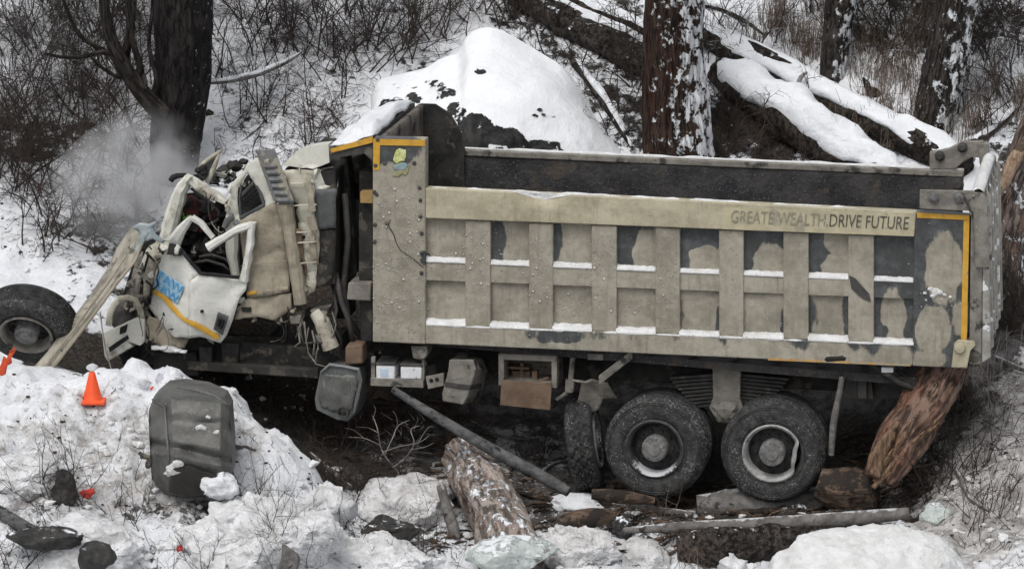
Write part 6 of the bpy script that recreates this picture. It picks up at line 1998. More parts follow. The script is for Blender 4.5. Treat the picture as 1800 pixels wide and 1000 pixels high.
lump('snow_lump', 'crumbly grey snow lump right beside the green-grey rock', 1130, 992, .35, .3, .2, 'dirty_snow', group=SL, seed=6, amp=.4, fac=.5, freq=2.2)
lump('snow_lump', 'small white snow patch between the twisted wheel and the red-brown branch', 1010, 893, .34, .25, .10, 'snow', group=SL, seed=7, amp=.3)
lump('snow_lump', 'grey snow-dusted hump right of the pale sapling', 720, 905, .55, .45, .30, 'dirty_snow', group=SL, seed=8, amp=.25, sub=6)
lump('snow_lump', 'low white snow patch on the bottom edge under the grey hump', 660, 1000, .6, .4, .22, 'bank_snow', group=SL, seed=9, amp=.35, sub=6, freq=2)
lump('snow_lump', 'small white lump topping the bank above the orange cone', 163, 652, .07, .07, .06, 'snow', group=SL, seed=10, sub=3)
lump('snow_lump', 'rounded snow hump at the left edge below the red scrap', 40, 855, .5, .4, .26, 'bank_snow', group=SL, seed=11, amp=.25, sub=6)
lump('snow_lump', 'tiny snow lump at the bottom edge left of the big mound', 1290, 1000, .22, .2, .14, 'bank_snow', group=SL, seed=12, amp=.3)
RK = 'bare rocks in the foreground'
lump('rock', 'rounded dark rock at the bottom edge in front of the flat snow block', 168, 985, .20, .16, .17, 'rock_bare', 'rock', RK, seed=21, fac=.6, amp=.2, fwd=.5)
lump('rock', 'flat dark rock slab at bottom left corner', 75, 950, .42, .2, .12, 'rock_bare', 'rock', RK, seed=22, fac=.6, amp=.3, fwd=.3)
lump('rock', 'pale green-grey flat rock at the bottom edge under the peeling log', 905, 985, .48, .35, .17, 'rock_green', 'rock', RK, seed=23, fac=.8, amp=.2, fwd=.75)
lump('rock', 'dark rough rock with snow under the grey hump', 690, 940, .32, .18, .14, 'rock_bare', 'rock', RK, seed=24, fac=.6, amp=.35, fwd=.35)
lump('rock', 'dark upright rock beside the red scrap', 112, 868, .13, .12, .2, 'rock_bare', 'rock', RK, seed=25, fac=.6, amp=.35, fwd=.1)
lump('rock', 'small pale tan rock right of the splintered stump', 1645, 915, .16, .14, .12, 'rock_green', 'rock', RK, seed=26, fac=.6, amp=.2)
lump('rock', 'grey-green block sitting on the snow at the bottom edge', 508, 995, .14, .12, .18, 'wood_grey', 'rock', RK, seed=27, fac=.8, amp=.1, fwd=.5)
lump('rock', 'dark lichen rock left of the crumbly snow lump', 1085, 940, .13, .12, .14, 'rock', 'rock', RK, seed=28, fac=.5, amp=.35)

# ---- fuel tank thrown onto the bank
b = on(335, 888)
ft = thing('fuel_tank', 'dented grey fuel tank standing on end on the snow bank', 'fuel tank', b)
yt = b[1] - .12
prof = [(262, 720), (270, 698), (290, 681), (315, 678), (360, 684), (394, 699), (403, 716), (406, 760), (408, 812), (406, 836), (398, 852), (362, 872), (330, 876), (290, 868), (267, 846), (264, 800), (262, 760)]
mb = MB()
def tank_y(x, y):
    """depth of the tank's skin: left side face, broad face leaning back, folded foot"""
    y_ = yt - .25
    y_ += 0.36 * max(0, 300 - x + (y - 690) * .03) / 38.0
    y_ += 0.16 * max(0, x - 388) / 18.0
    y_ += 0.48 * max(0, 800 - y) / 120.0
    y_ += 0.34 * max(0, 703 + (x - 330) * .10 - y) / 22.0
    f_ = y - (806 + (x - 330) * .22)
    y_ += 0.24 * max(0, f_) / 60.0
    y_ += .11 * math.exp(-((y - 794 - (x - 330) * .2) / 9) ** 2) + .05 * math.exp(-((y - 745 - (x - 330) * .1) / 14) ** 2)
    y_ -= .07 * math.exp(-((x - 312) / 14) ** 2 - ((y - 808) / 26) ** 2)
    return y_
front = [W(x, y, yt - .25) for x, y in prof]
zb = min(q[2] for q in front)
def lean(q):
    px_, py_ = project(np.array([q])); return W(float(px_[0]), float(py_[0]), tank_y(float(px_[0]), float(py_[0])) - .015)
ctr = np.mean(front, 0)
front = [W(x, y, tank_y(x, y)) for x, y in prof]
def tank_ring(s, dy, dz): return [ctr * np.array([1, 0, 1]) + (q - ctr * np.array([1, 0, 1])) * np.array([s, 1, s]) + np.array([0.03 * dy, dy, dz]) for q in front]
rings = [None, None, front, tank_ring(1.0, .06, 0), tank_ring(.99, .40, -.02), tank_ring(.9, .52, -.02)]
s, f = sheet([W(x, y, yt) for x, y in prof], cuts=.025, amp=0.0, seed=4)
px, py = project(s)
s2 = np.array([W(x, y, tank_y(x, y)) for x, y in zip(px, py)])
s2[:, 1] += .022 * fbm(s2, 4, 4.0, 4) + .02 * (1 - 2 * np.abs(fbm(s2, 2, 3.0, 9)))
mb.add(s2, f)
for a_, b_ in ((2, 3), (3, 4), (4, 5)):
    o = mb.add(rings[a_] + rings[b_], [])
    L = len(front)
    for i in range(L):
        mb.f.append((o + i, o + (i + 1) % L, o + L + (i + 1) % L, o + L + i)); mb.mi.append(0)
o = mb.add(rings[5], [tuple(range(len(front)))])
mb.build('tank_body', M['tank'], ft, smooth=26)
mb = MB()
mb.tube([lean(W(x, y, yt - .27)) for x, y in ((312, 681), (345, 686), (380, 697), (400, 712))], [.012, .022, .022, .012], 8)
mb.tube([lean(W(x, y, yt - .24 + .03)) for x, y in ((268, 702), (290, 715), (293, 760), (296, 800), (300, 840))], [.01, .012, .012, .012, .008], 8)
mb.build('seam', M['tank'], ft, smooth=180)
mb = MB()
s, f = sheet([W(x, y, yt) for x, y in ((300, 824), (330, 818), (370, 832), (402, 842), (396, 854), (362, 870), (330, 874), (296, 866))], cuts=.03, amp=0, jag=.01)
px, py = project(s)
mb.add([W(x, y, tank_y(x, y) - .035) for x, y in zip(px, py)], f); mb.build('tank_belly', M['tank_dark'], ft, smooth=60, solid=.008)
mb = MB()
mb.tube([W(x, y, yt) for x, y in ((244, 795), (254, 802), (264, 803))], .02, 8); mb.blob(W(261, 815, yt), (.035, .04, .05), 2, .3); mb.tube([W(246, 803, yt), W(264, 806, yt)], .014, 6)
mb.build('filler_pipe', M['steel_dark'], ft)
rs = random.Random(9)
mb = MB()
mb.blob(lean(W(386, 852, yt - .28)) + np.array([0, -.03, 0]), (.17, .09, .12), 4, .55, 2.2, 3); mb.displace(.05, 7, 4, 2)
mb.build('snow_clod', M['snow'], ft, smooth=180)
for (x, y, r) in ((306, 824, .05), (312, 815, .035), (380, 760, .022), (353, 751, .03), (366, 733, .015), (298, 832, .03)):
    mb = MB(); mb.blob(W(x, y, tank_y(x, y) - .012), (r * 1.6, .014, r), 3, .6, 2.5, int(x)); mb.displace(.012, 20, 3, int(y))
    mb.build('snow_clod', M['slush'], ft, smooth=180)

# ---- traffic cone
b = on(163, 708)
cn = thing('traffic_cone', 'small bright orange traffic cone on the snow bank', 'traffic cone', b)
s = 1 / 174.0
mb = MB()
mb.hexa([b + (-.135, -.135, 0), b + (.135, -.135, 0), b + (.135, .135, 0), b + (-.135, .135, 0), b + (-.13, -.13, .035), b + (.13, -.13, .035), b + (.13, .13, .035), b + (-.13, .13, .035)])
mb.build('base', M['orange'], cn, bevel=.008)
mb = MB()
mb.lathe([(.105, .03), (.095, .045), (.030, .305), (.024, .312), (.019, .312), (.021, .27)], b, (0, 0, 1), 32, ref=(1, 0, 0))
mb.build('cone_body', M['orange'], cn, smooth=50)

# ---- loose truck wheel at left, and the torn front panel leaning on it
lw = thing('truck_wheel', 'loose ribbed truck wheel lying at the left edge against the snow', 'wheel', W(40, 660, .5))
wheel_parts(lw, W(46, 590, .15), (.12, .72, .55), ref=(0, 0, 1), R_=.50, width=.34, rings=False, ribbed=True, rim_mat='hard_grey')
tp = thing('torn_panel', 'long bent mud-streaked panel leaning between the loose wheel and crushed cab', 'panel', W(70, 655, .1))
Q = [W(50, 657, .0), W(88, 652, -.05), (W(150, 573, 0)), W(205, 498, .15), W(238, 458, .25), W(252, 420, .35), W(258, 391, .4), W(232, 400, .5), W(208, 435, .5), W(190, 474, .45), W(160, 520, .35), W(125, 566, .2), W(85, 618, .08)]
mb = MB(); p, f = sheet(Q, cuts=.05, amp=.03, freq=2.5, seed=15, crease=.5); mb.add(p, f)
mb.build('panel_sheet', m_generic('mud_streaked_panel', (0.16, 0.145, 0.12), (0.40, 0.375, 0.31), 7, .75, .012, 20, stretch=(1, 1, .25), dirt=(.10, .09, .075), dirt_lo=.57, dirt_scale=7), tp, smooth=50, solid=.03)
mb = MB()
mb.tube([W(x, y, v) for x, y, v in ((88, 652, -.08), (150, 573, -.04), (205, 498, .1), (238, 458, .2), (252, 420, .3))], .028, 8, squash=.6)
mb.tube([W(x, y, v) for x, y, v in ((72, 655, -.06), (134, 573, -.02), (195, 490, .13), (222, 448, .25))], .012, 6)
mb.build('edge_bead', M['mudcab'], tp, smooth=180)
mb = MB()
for q in ([(232, 400), (246, 392), (262, 394), (275, 388), (270, 402), (256, 418), (242, 452), (236, 440), (246, 410)], [(256, 405), (268, 400), (274, 412), (290, 424), (286, 428), (268, 420), (258, 424)]):
    p, f = sheet([W(x, y, .25) for x, y in q], cuts=.05, amp=.05, freq=5, seed=8, crease=.8); mb.add(p, f)
mb.build('torn_edge', m_generic('pale_blue_grey_plastic', (0.24, 0.29, 0.31), (0.38, 0.42, 0.43), 8, .5, .006, 20, dirt=(.18, .17, .15), dirt_lo=.56, dirt_scale=9), tp, solid=.02)
mb = MB()
mb.tube([W(176, 548, -.05), W(180, 580, -.1), W(186, 615, -.1), W(196, 650, -.1)], .007, 6)
mb.build('hanging_cable', M['hard_grey'], tp)

# ---- small litter
def scrap(name, label, cat, poly, mat, yoff=0.0, amp=.03, seed=0, thick=.008, lift=.02, Y=None):
    c = W(sum(p[0] for p in poly) / len(poly), max(p[1] for p in poly), Y) if Y is not None else on(sum(p[0] for p in poly) / len(poly), sum(p[1] for p in poly) / len(poly), lift)
    mb = MB(); p, f = sheet([W(x, y, c[1] + yoff) for x, y in poly], cuts=.03, amp=amp, freq=8, seed=seed, crease=1); mb.add(p, f)
    return tag(mb.build(name, M[mat], None, loc=tuple(c), smooth=50, solid=thick), label, cat)
scrap('red_scrap', 'torn dusky red plastic scrap beside the dark upright rock', 'scrap', [(130, 872), (145, 862), (165, 858), (167, 866), (150, 880), (135, 887)], 'red', -.05)
scrap('orange_tow_strap', 'crumpled orange-red strap at the left edge beneath the loose wheel', 'strap', [(-6, 652), (2, 640), (5, 628), (11, 632), (16, 620), (25, 613), (27, 618), (19, 630), (20, 640), (12, 644), (10, 658), (2, 660), (-6, 668)], 'strap', -.55, amp=.06)
scrap('plastic_bag', 'crumpled lilac-white plastic bag on the bank crest behind the tank', 'bag', [(272, 668), (278, 655), (288, 652), (300, 664), (302, 678), (288, 680), (274, 676)], 'lilac', -.03, Y=-.95, amp=.06)
scrap('plastic_bag', 'larger white plastic bag on the bank crest touching the tank top', 'bag', [(286, 660), (296, 651), (312, 652), (326, 664), (326, 678), (306, 677), (290, 674)], 'white', -.06, Y=-.95, amp=.06)
scrap('plastic_bag', 'pinkish white wrapper left of the lilac bag', 'bag', [(242, 668), (248, 656), (258, 662), (264, 672), (254, 678), (244, 676)], 'white', -.03, Y=-.95, amp=.05)
scrap('red_wrapper', 'tiny crimson wrapper on the snow below the lilac bag', 'wrapper', [(263, 683), (268, 680), (274, 683), (272, 689), (265, 690)], 'red', -.03)
scrap('red_wrapper', 'small red and white wrapper on snow at the bottom below the tank', 'wrapper', [(310, 962), (318, 957), (324, 964), (318, 970), (312, 969)], 'red', -.06)
scrap('orange_rag', 'small orange rag on the snow right of the scorched trunk', 'rag', [(358, 198), (366, 192), (376, 198), (374, 206), (364, 211), (358, 206)], 'wood_brown', -.05, amp=.05)
scrap('pink_bag', 'small pinkish bag in the brush left of the steam', 'bag', [(130, 348), (138, 343), (147, 346), (148, 356), (138, 359), (131, 355)], 'lilac', -.05, amp=.05)
scrap('flat_board', 'small grey board lying on the snow right of the tank', 'board', [(413, 783), (432, 784), (450, 791), (450, 797), (430, 791), (413, 789)], 'wood_grey', -.03, thick=.02)
# ------------------------------------------------------------------ bare shrubs, saplings, stalks and litter
def twig(mb, p, d, L, r, rs, depth, sag, wig, kids, n=3, spread=.8):
    """one bare twig with its side twigs"""
    K = 5 if depth else 3
    l = math.sqrt(d[0] ** 2 + d[1] ** 2 + d[2] ** 2) + 1e-9
    dx, dy, dz = d[0] / l, d[1] / l, d[2] / l
    x, y, z = p
    path, dirs = [(x, y, z)], [(dx, dy, dz)]
    st = L / K
    for k in range(K):
        dx += rs.gauss(0, wig); dy += rs.gauss(0, wig); dz += rs.gauss(0, wig) - sag
        l = math.sqrt(dx * dx + dy * dy + dz * dz) + 1e-9
        dx /= l; dy /= l; dz /= l
        x += dx * st; y += dy * st; z += dz * st
        path.append((x, y, z)); dirs.append((dx, dy, dz))
    mb.thin(path, [r * (1 - .75 * k / K) for k in range(K + 1)])
    if depth > 0:
        for _ in range(kids):
            k = rs.randint(1, K); t = rs.random(); m = 1 - t
            a, b = path[k - 1], path[k]
            e = dirs[k]
            twig(mb, (a[0] * m + b[0] * t, a[1] * m + b[1] * t, a[2] * m + b[2] * t), (e[0] + rs.gauss(0, spread), e[1] + rs.gauss(0, spread), e[2] + rs.gauss(0.05, spread)), L * rs.uniform(.3, .62), max(.0016, r * .5), rs, depth - 1, sag, wig, max(2, kids - 1), n, spread)

def shrub(name, label, base, H, n, depth=2, kids=4, r=.011, sag=.05, wig=.16, lean=(0, 0, 0), fan=.8, mat='twig', group=None, seed=0, cat='shrub', spread=.75, foot=.12):
    rs = random.Random(seed * 13 + 5)
    b = np.array(base)
    mb = MB()
    for i in range(n):
        a = rs.uniform(0, 2 * math.pi); f = rs.uniform(.1, fan)
        d = np.array([math.cos(a) * f, math.sin(a) * f, 1.0]) + np.array(lean)
        p = b + np.array([rs.gauss(0, foot), rs.gauss(0, foot), -.05])
        p[2] = gz(p[0], p[1]) - .03
        twig(mb, p, d, H * rs.uniform(.6, 1.1), r * rs.uniform(.6, 1.2), rs, depth, sag, wig, kids, 3, spread)
    o = mb.build(name, M[mat], None, loc=tuple(b), smooth=180)
    return tag(o, label, cat, group)

BG = 'bare shrubs on the slope behind'
SH = [  # px, py (foot), height, stems, fan, lean, mat, label
    (60, 330, 1.5, 15, 1.0, (.1, 0, 0), 'twig', 'wide dark shrub low at the left edge above the loose wheel'),
    (150, 318, 1.3, 14, 1.1, (.2, 0, 0), 'twig_brown', 'brownish drooping shrub left of the steam'),
    (215, 268, 1.2, 13, 1.0, (-.3, 0, 0), 'twig', 'arching shrub under the side stem of the scorched tree'),
    (20, 215, 1.4, 14, 1.0, (.1, 0, 0), 'twig', 'shrub at the left edge halfway up the slope'),
    (120, 190, 1.5, 17, .9, (-.1, 0, 0), 'twig_snow', 'dense snow-dusted shrub left of the forked side stem'),
    (215, 120, 1.3, 14, .9, (0, 0, 0), 'twig', 'twiggy shrub behind the forked side stem'),
    (40, 95, 1.3, 15, .9, (0, 0, 0), 'twig_snow', 'tangled shrub in the top left corner'),
    (150, 70, 1.2, 15, .9, (0, 0, 0), 'twig', 'dark upright shrub on the top edge left of the scorched trunk'),
    (245, 60, 1.1, 12, .9, (0, 0, 0), 'twig', 'small shrub squeezed against the left of the scorched trunk'),
    (400, 110, 1.2, 8, .6, (0, 0, 0), 'twig', 'slender shrub just right of the scorched trunk'),
    (440, 205, .9, 9, 1.2, (.1, 0, -.2), 'twig_snow', 'low sprawling shrub above the crushed cab'),
    (520, 100, 1.3, 16, 1.0, (.1, 0, 0), 'twig', 'big dark shrub at the top centre left of the boulder'),
    (610, 120, 1.1, 15, 1.1, (0, 0, 0), 'twig', 'spreading shrub above the left of the boulder'),
    (690, 75, 1.1, 15, 1.0, (0, 0, 0), 'twig', 'dense shrub just above the boulder shoulder'),
    (760, 60, 1.0, 14, 1.0, (.1, 0, 0), 'twig_brown', 'brown-tinged shrub at the left of the boulder crown'),
    (560, 225, .8, 9, 1.1, (0, 0, 0), 'twig_brown', 'thin shrub in the snow above the rolled cab roof'),
    (600, 30, 1.0, 14, 1.0, (0, 0, 0), 'twig', 'shrub cut by the top edge at the upper centre'),
    (860, 28, .8, 12, 1.1, (0, 0, 0), 'twig_brown', 'low brown shrub behind the boulder crown'),
    (1000, 100, .8, 9, 1.1, (0, 0, -.1), 'twig', 'straggling shrub right of the boulder crown'),
    (1085, 215, .8, 10, 1.0, (0, 0, -.1), 'twig', 'dark shrub between the boulder and the red trunk'),
    (1110, 130, .8, 9, 1.0, (0, 0, 0), 'twig', 'small dark shrub left of the red trunk below the bare fallen trunk'),
    (1285, 95, .9, 10, .9, (.2, 0, 0), 'twig_snow', 'snow-dusted shrub right of the red trunk above the long snowy log'),
    (1290, 235, .8, 12, 1.1, (.1, 0, -.1), 'twig', 'dark tangle under the lumpy broken trunk'),
    (1380, 262, .7, 10, 1.1, (0, 0, 0), 'twig_brown', 'brown tangle above the box rim under the lumpy broken trunk'),
    (1560, 60, 1.0, 15, 1.0, (0, 0, 0), 'twig', 'dark shrub between the two leaning trunks at the top'),
    (1620, 25, .9, 13, 1.0, (0, 0, 0), 'twig', 'dark shrub touching the top left of the stout leaning trunk'),
    (1760, 90, 1.1, 15, 1.0, (0, 0, 0), 'twig', 'dense shrub in the top right corner'),
    (1785, 190, .9, 10, .9, (-.2, 0, 0), 'twig_snow', 'snowy shrub at the right edge below the corner shrub'),
    (1725, 235, .7, 9, .8, (.1, 0, 0), 'twig_brown', 'brown shrub rising behind the tailgate hinge'),
    (1795, 600, .9, 12, 1.0, (-.2, 0, 0), 'twig', 'dark shrub at the right edge beside the tailgate'),
    (1500, 25, .9, 15, 1.0, (0, 0, 0), 'twig', 'dark shrub on the top edge right of the slim leaning trunk'),
    (1590, 95, .8, 13, 1.1, (0, 0, 0), 'twig', 'low dark shrub left of the stout leaning trunk'),
    (1770, 30, .9, 16, 1.0, (0, 0, 0), 'twig', 'thick dark shrub cut by the top right corner'),
    (1720, 110, .8, 13, 1.0, (0, 0, 0), 'twig', 'dark shrub just right of the stout leaning trunk'),
    (330, 30, .9, 10, .8, (.1, 0, 0), 'twig', 'shrub standing behind the scorched trunk on the top edge'),
    (80, 40, 1.0, 16, 1.0, (0, 0, 0), 'twig', 'bushy dark shrub along the top edge near the left corner'),
    (180, 160, 1.0, 15, 1.1, (0, 0, 0), 'twig', 'dark shrub directly behind the forked side stem'),
    (10, 290, 1.0, 14, 1.1, (.1, 0, 0), 'twig', 'dark drooping shrub at the left edge above the snow patch'),
    (940, 40, .7, 13, 1.1, (0, 0, 0), 'twig', 'dark brush between the boulder crown and the dark fallen trunks'),
    (470, 60, 1.0, 13, 1.0, (0, 0, 0), 'twig', 'shrub on the top edge between the scorched trunk and the top centre'),
    (330, 330, .6, 7, 1.1, (0, 0, 0), 'twig_brown', 'thin twigs in the steam behind the cab'),
    (95, 425, .8, 12, 1.1, (.1, 0, 0), 'twig', 'dark tangle above the bent panel and loose wheel'),
    (200, 425, .7, 11, 1.1, (0, 0, 0), 'twig_brown', 'dark brown tangle against the top of the bent panel'),
]
for i, (px, py, H, n, fan, lean, mt, lab) in enumerate(SH):
    b = G(px, py, 1.5, 14)
    shrub('shrub', lab, b, H * .95, int(n * 1.5), 3, 5, .0115, .04, .15, lean, fan, mt, BG, seed=i, foot=.22)

FG = 'thin shrubs in the foreground'
for i, (px, py, H, n, dp, kids, r, fan, mt, lab) in enumerate((
    (105, 855, .55, 10, 1, 4, .005, .9, 'twig', 'fine twiggy shrub around the dark upright rock'),
    (215, 880, .35, 7, 1, 3, .004, 1.0, 'twig', 'low wiry shrub left of the fuel tank foot'),
    (430, 880, .5, 10, 1, 4, .005, 1.0, 'twig_brown', 'wiry shrub just right of the fuel tank foot'),
    (490, 965, .6, 10, 1, 4, .005, .9, 'twig', 'twiggy shrub in the jagged snow heap'),
    (600, 850, .5, 12, 1, 5, .006, 1.1, 'twig', 'dark tangled shrub at the bank edge left of the pale sapling'),
    (640, 770, .45, 11, 1, 4, .006, 1.1, 'twig', 'dark brush in the shade under the silencer'),
    (620, 940, .45, 9, 1, 4, .004, .8, 'twig_brown', 'brown wispy shrub left of the grey hump'),
    (735, 960, .55, 9, 1, 3, .004, .5, 'twig_brown', 'upright wispy shrub in front of the grey hump'),
    (350, 990, .4, 8, 1, 4, .004, .9, 'twig', 'low twigs on the bottom edge below the tank'),
    (1690, 810, .75, 8, 1, 4, .006, .8, 'twig', 'thin shrub on the grey slope right of the splintered stump'),
    (1745, 880, .6, 7, 1, 4, .005, .8, 'twig_brown', 'wispy shrub near the lower right edge'),
    (1650, 790, .5, 10, 1, 4, .005, .9, 'twig', 'dark brush against the right of the splintered stump'),
    (1775, 720, .8, 6, 1, 3, .006, .5, 'twig_pale', 'tall pale stems at the right edge'),
    (1200, 985, .4, 9, 1, 3, .004, .9, 'straw', 'dry straw tuft in front of the rotten log'),
    (1145, 900, .4, 8, 1, 2, .004, .9, 'straw', 'dry straw tuft under the front rear wheel'),
    (960, 690, .4, 5, 1, 3, .004, .6, 'twig', 'thin twigs standing on the dark soil below the locker'),
    (560, 720, .5, 12, 2, 4, .006, 1.1, 'twig', 'dark brush on the bank edge behind the snow under the chassis'),
    (700, 745, .4, 12, 2, 4, .005, 1.2, 'twig_brown', 'brown brush in the gap under the battery tray'),
    (820, 740, .4, 10, 2, 4, .005, 1.2, 'twig', 'dark brush behind the charred pole under the reservoir'),
    (480, 690, .4, 10, 2, 4, .005, 1.2, 'twig', 'dark brush under the cab behind the bank crest'),
    (945, 800, .35, 8, 1, 4, .005, 1.1, 'twig', 'dark wiry brush below the charred pole near the twisted wheel'),
    (660, 850, .45, 12, 1, 5, .006, 1.1, 'twig', 'dense dark wiry brush at the foot of the pale sapling'),
    (1560, 760, .4, 8, 1, 4, .006, .9, 'twig', 'dark twigs left of the splintered stump'),
    (1630, 850, .5, 12, 1, 4, .006, 1.1, 'twig', 'dark tangled brush at the foot of the splintered stump'),
    (1690, 700, .5, 12, 1, 4, .006, 1.1, 'twig', 'matted dark brush right below the tailgate latch'),
    (40, 960, .4, 8, 1, 4, .005, 1.0, 'twig', 'twigs over the dark slab at the lower left corner'),
)):
    q = G(px, py); q = W(px, py, q[1] - .22)
    shrub('low_shrub', lab, q, H * 1.15, int(n * 1.9), 2, kids + 1, r * 1.35, .02, .17, (0, -.1, 0), fan, 'twig_brown' if 640 < py < 790 and px < 1000 else mt, FG, seed=60 + i, foot=.16)

# the pale bare sapling in front of the dark gap
b = G(706, 842)
rs = random.Random(77)
sp = thing('bare_sapling', 'pale leafless forked sapling against the dark gap below the lorry', 'sapling', b)
mb = MB()
y = b[1]
for line, r in (([(708, 846), (700, 830), (676, 800), (668, 780), (664, 755), (655, 730)], .011), ([(676, 800), (690, 770), (700, 748), (720, 738)], .008), ([(668, 782), (640, 770), (612, 768)], .007), ([(672, 795), (700, 785), (735, 778), (755, 765)], .007),
                ([(690, 822), (712, 805), (728, 780), (722, 755), (738, 748)], .009), ([(722, 790), (748, 785), (762, 778)], .005), ([(664, 760), (648, 752), (626, 750)], .005), ([(700, 750), (696, 730), (690, 722)], .004), ([(640, 770), (622, 756), (606, 752)], .004), ([(655, 738), (660, 720), (656, 712)], .004), ([(735, 778), (752, 752), (764, 750)], .004)):
    pp = smooth_path([W(x, yv, y + .05 * math.sin(x)) for x, yv in line], 14)
    mb.tube(pp, [r * (1 - .6 * k / 14) for k in range(15)], 6)
mb.build('stem', M['twig_pale'], sp, smooth=180)
for _ in range(44):
    x, yv = rs.uniform(625, 755), rs.uniform(735, 805)
    mb = MB()
    twig(mb, W(x, yv, y + .04), (rs.gauss(0, .7), rs.gauss(0, .3), rs.uniform(.1, 1)), rs.uniform(.05, .16), .0028, rs, 0, 0, .2, 2)
    mb.build('twig', M['twig_pale'], sp, smooth=180)

# dry stalks standing in the snow at upper right, as one stand nobody could count
rs = random.Random(5)
mb = MB()
for (x0, x1, y0, y1, n) in ((1270, 1340, 40, 110, 90), (1360, 1480, 20, 140, 420), (1480, 1620, 60, 230, 520), (1450, 1560, 230, 290, 220), (1690, 1800, 150, 260, 260), (1340, 1460, 0, 60, 160), (1560, 1700, 220, 270, 80)):
    c = [(rs.uniform(x0, x1), rs.uniform(y0, y1)) for _ in range(max(4, n // 22))]
    for _ in range(n):
        cx, cy = rs.choice(c)
        px, py = cx + rs.gauss(0, 9), cy + rs.gauss(0, 9)
        p = G(px, py, 2.5, 14)
        L = rs.uniform(.12, .5)
        d = np.array([rs.gauss(.0, .16), rs.gauss(0, .16), 1.0])
        q1 = p + d * L * .6; q2 = p + d * L + np.array([rs.gauss(0, .05), rs.gauss(0, .05), -.02])
        mb.tube([p - (0, 0, .03), q1, q2], [.004, .0035, .002], 3, caps=False)
        if rs.random() < .45:
            mb.tube([q1, q1 + np.array([rs.gauss(0, .06), rs.gauss(0, .06), rs.uniform(-.02, .1)])], [.003, .0015], 3, caps=False)
o = mb.build('dry_stalks', M['straw'], None, loc=tuple(W(1500, 150, 6)), smooth=180)
tag(o, 'brown dry stalks standing in the snow around the fallen trunks at upper right', 'dry grass', kind='stuff')

# fallen twigs and stems strewn over the ground
mb = MB()
AREA = [(0, 280, 120, 460, 750), (380, 800, 60, 280, 900), (420, 600, 180, 290, 300), (0, 300, 0, 120, 300), (950, 1130, 60, 260, 420), (1240, 1420, 190, 290, 420), (1270, 1800, 0, 280, 420), (1560, 1800, 640, 1000, 700), (600, 820, 780, 1000, 420), (0, 560, 680, 1000, 260), (920, 1500, 850, 1000, 520), (560, 1000, 690, 860, 380)]
for (x0, x1, y0, y1, n) in AREA:
    for _ in range(n):
        p = G(rs.uniform(x0, x1), rs.uniform(y0, y1), -5, 14)
        a = rs.uniform(0, 2 * math.pi); L = rs.uniform(.05, .34) * rs.random() ** .7
        d = np.array([math.cos(a), math.sin(a), 0])
        q = []
        for k in range(4):
            s = p + d * L * (k / 3 - .5) + np.array([0, 0, 0]) + np.array([rs.gauss(0, .012), rs.gauss(0, .012), 0])
            s[2] = gz(s[0], s[1]) + rs.uniform(.0, .03)
            q.append(s)
        r = rs.uniform(.0012, .0040)
        mb.thin(q, [r, r, r * .8, r * .4])
o = mb.build('fallen_twigs', M['twig'], None, loc=tuple(W(700, 400, 3)), smooth=180)
tag(o, 'dark fallen twigs and stems strewn thinly over the snow and soil', 'twigs', kind='stuff')

# crumbs of snow, and dark grit
_ib = bmesh.new(); bmesh.ops.create_icosphere(_ib, subdivisions=1, radius=1.0)
_iv = np.array([q.co[:] for q in _ib.verts]); _if = [tuple(q.index for q in f.verts) for f in _ib.faces]; _ib.free()
def crumbs(areas, rmin, rmax, seed):
    rs_ = np.random.RandomState(seed)
    mb = MB()
    for (x0, x1, y0, y1, n) in areas:
        for _ in range(n):
            p = G(rs_.uniform(x0, x1), rs_.uniform(y0, y1), -5, 14)
            r = rmin + (rmax - rmin) * rs_.rand() ** 5
            v = _iv * (1 + .35 * rs_.uniform(-1, 1, (len(_iv), 1))) * r * np.array([1.2, 1, .75])
            mb.add(v + p + np.array([0, 0, r * .25]), _if)
    return mb
o = crumbs([(0, 600, 660, 1000, 380), (560, 1000, 860, 1000, 160), (900, 1500, 900, 1000, 120), (1640, 1800, 800, 1000, 120), (0, 260, 420, 500, 60), (380, 800, 60, 280, 120)], .008, .055, 3).build('snow_crumbs', M['slush'], None, loc=tuple(W(300, 800, -1.5)), smooth=0)
tag(o, 'loose crumbs of broken snow scattered over the bank and lower slope', 'snow crumbs', kind='stuff')
o = crumbs([(0, 560, 660, 1000, 420), (560, 1000, 780, 1000, 260), (900, 1500, 850, 1000, 300), (1560, 1800, 660, 1000, 260), (0, 260, 300, 460, 160), (900, 1130, 40, 260, 60)], .003, .020, 4).build('dirt_crumbs', M['bush_dirt'], None, loc=tuple(W(320, 800, -1.5)), smooth=0)
tag(o, 'dark crumbs of soil and stone scattered over the dirty snow', 'dirt crumbs', kind='stuff')
rs = random.Random(15)
mb = MB()
for (x0, x1, y0, y1, n) in ((940, 1480, 850, 980, 380), (1480, 1640, 760, 890, 160), (760, 960, 800, 990, 120), (560, 800, 700, 860, 120)):
    for _ in range(n):
        p = G(rs.uniform(x0, x1), rs.uniform(y0, y1), -4, 3)
        a = rs.gauss(0, .5); L = rs.uniform(.05, .3)
        d = np.array([math.cos(a), math.sin(a) * .6, rs.gauss(0.1, .25)])
        mb.tube([p - d * L * .4, p + d * L * .1 + (0, 0, .02), p + d * L * .6], [rs.uniform(.005, .02), rs.uniform(.006, .02), .003], 4)
o = mb.build('wood_splinters', M['wood_brown'], None, loc=tuple(W(1200, 880, -.6)), smooth=0)
tag(o, 'brown and grey splinters of crushed wood strewn under the rear wheels', 'wood splinters', kind='stuff')

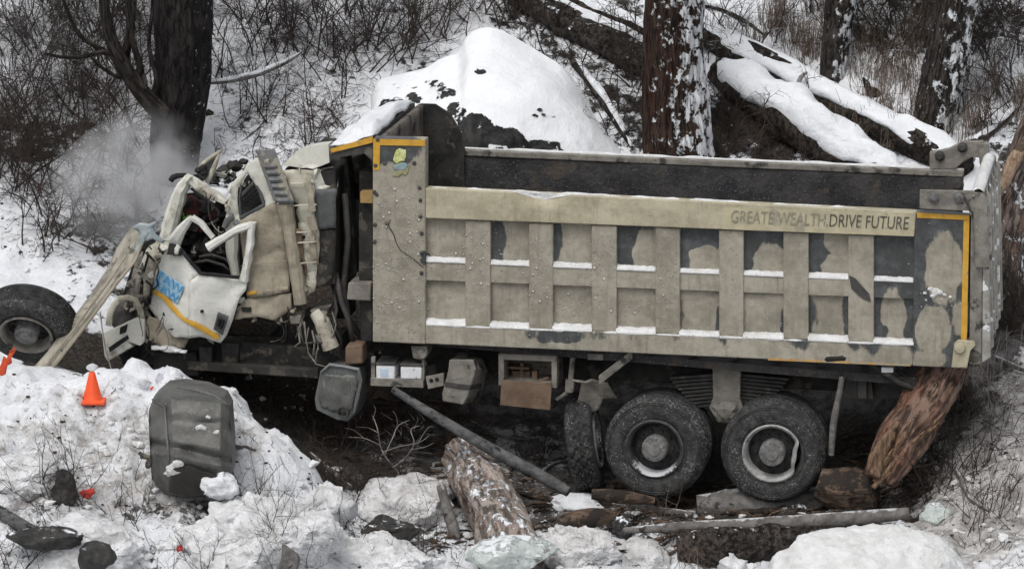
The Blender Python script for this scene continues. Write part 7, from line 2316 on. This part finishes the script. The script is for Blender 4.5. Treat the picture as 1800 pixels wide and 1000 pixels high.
# ------------------------------------------------------------------ steam drifting up in front of the scorched trunk
c = W(262, 330, 3.0)
mb = MB()
mb.blob(W(232, 322, 2.9), (1.0, .6, .95), 3, .1, 1, 3)
mb.add([], [])
vx = np.array(mb.v)
sh = (vx[:, 2] - c[2])
vx[:, 0] += .38 * np.maximum(sh, -0.4)
mb.v = [tuple(q) for q in vx.tolist()]
nt = bpy.data.materials.new('steam'); nt.use_nodes = True
t = nt.node_tree; t.nodes.clear()
out = t.nodes.new('ShaderNodeOutputMaterial'); pv = t.nodes.new('ShaderNodeVolumePrincipled')
tc = t.nodes.new('ShaderNodeTexCoord')
no = t.nodes.new('ShaderNodeTexNoise'); no.inputs['Scale'].default_value = 2.6; no.inputs['Detail'].default_value = 4
t.links.new(tc.outputs['Object'], no.inputs['Vector'])
# fade to nothing at the edge of the puff (generated coordinates run 0..1 over the mesh)
vm = t.nodes.new('ShaderNodeVectorMath'); vm.operation = 'DISTANCE'; vm.inputs[1].default_value = (.5, .5, .5)
t.links.new(tc.outputs['Generated'], vm.inputs[0])
mr = t.nodes.new('ShaderNodeMapRange'); mr.interpolation_type = 'SMOOTHSTEP'
mr.inputs['From Min'].default_value = .50; mr.inputs['From Max'].default_value = .05
t.links.new(vm.outputs['Value'], mr.inputs['Value'])
nr = t.nodes.new('ShaderNodeMapRange'); nr.inputs['From Min'].default_value = .36; nr.inputs['From Max'].default_value = .66
t.links.new(no.outputs[0], nr.inputs['Value'])
m1 = t.nodes.new('ShaderNodeMath'); m1.operation = 'MULTIPLY'
t.links.new(mr.outputs[0], m1.inputs[0]); t.links.new(nr.outputs[0], m1.inputs[1])
m2 = t.nodes.new('ShaderNodeMath'); m2.operation = 'MULTIPLY'; m2.inputs[1].default_value = 6.5
t.links.new(m1.outputs[0], m2.inputs[0])
t.links.new(m2.outputs[0], pv.inputs['Density'])
pv.inputs['Color'].default_value = (.88, .885, .90, 1)
t.links.new(pv.outputs[0], out.inputs['Volume'])
o = mb.build('steam', nt, None, loc=tuple(c), smooth=180)
tag(o, 'thin grey steam drifting up between the crushed cab and the scorched trunk', 'steam', kind='stuff')
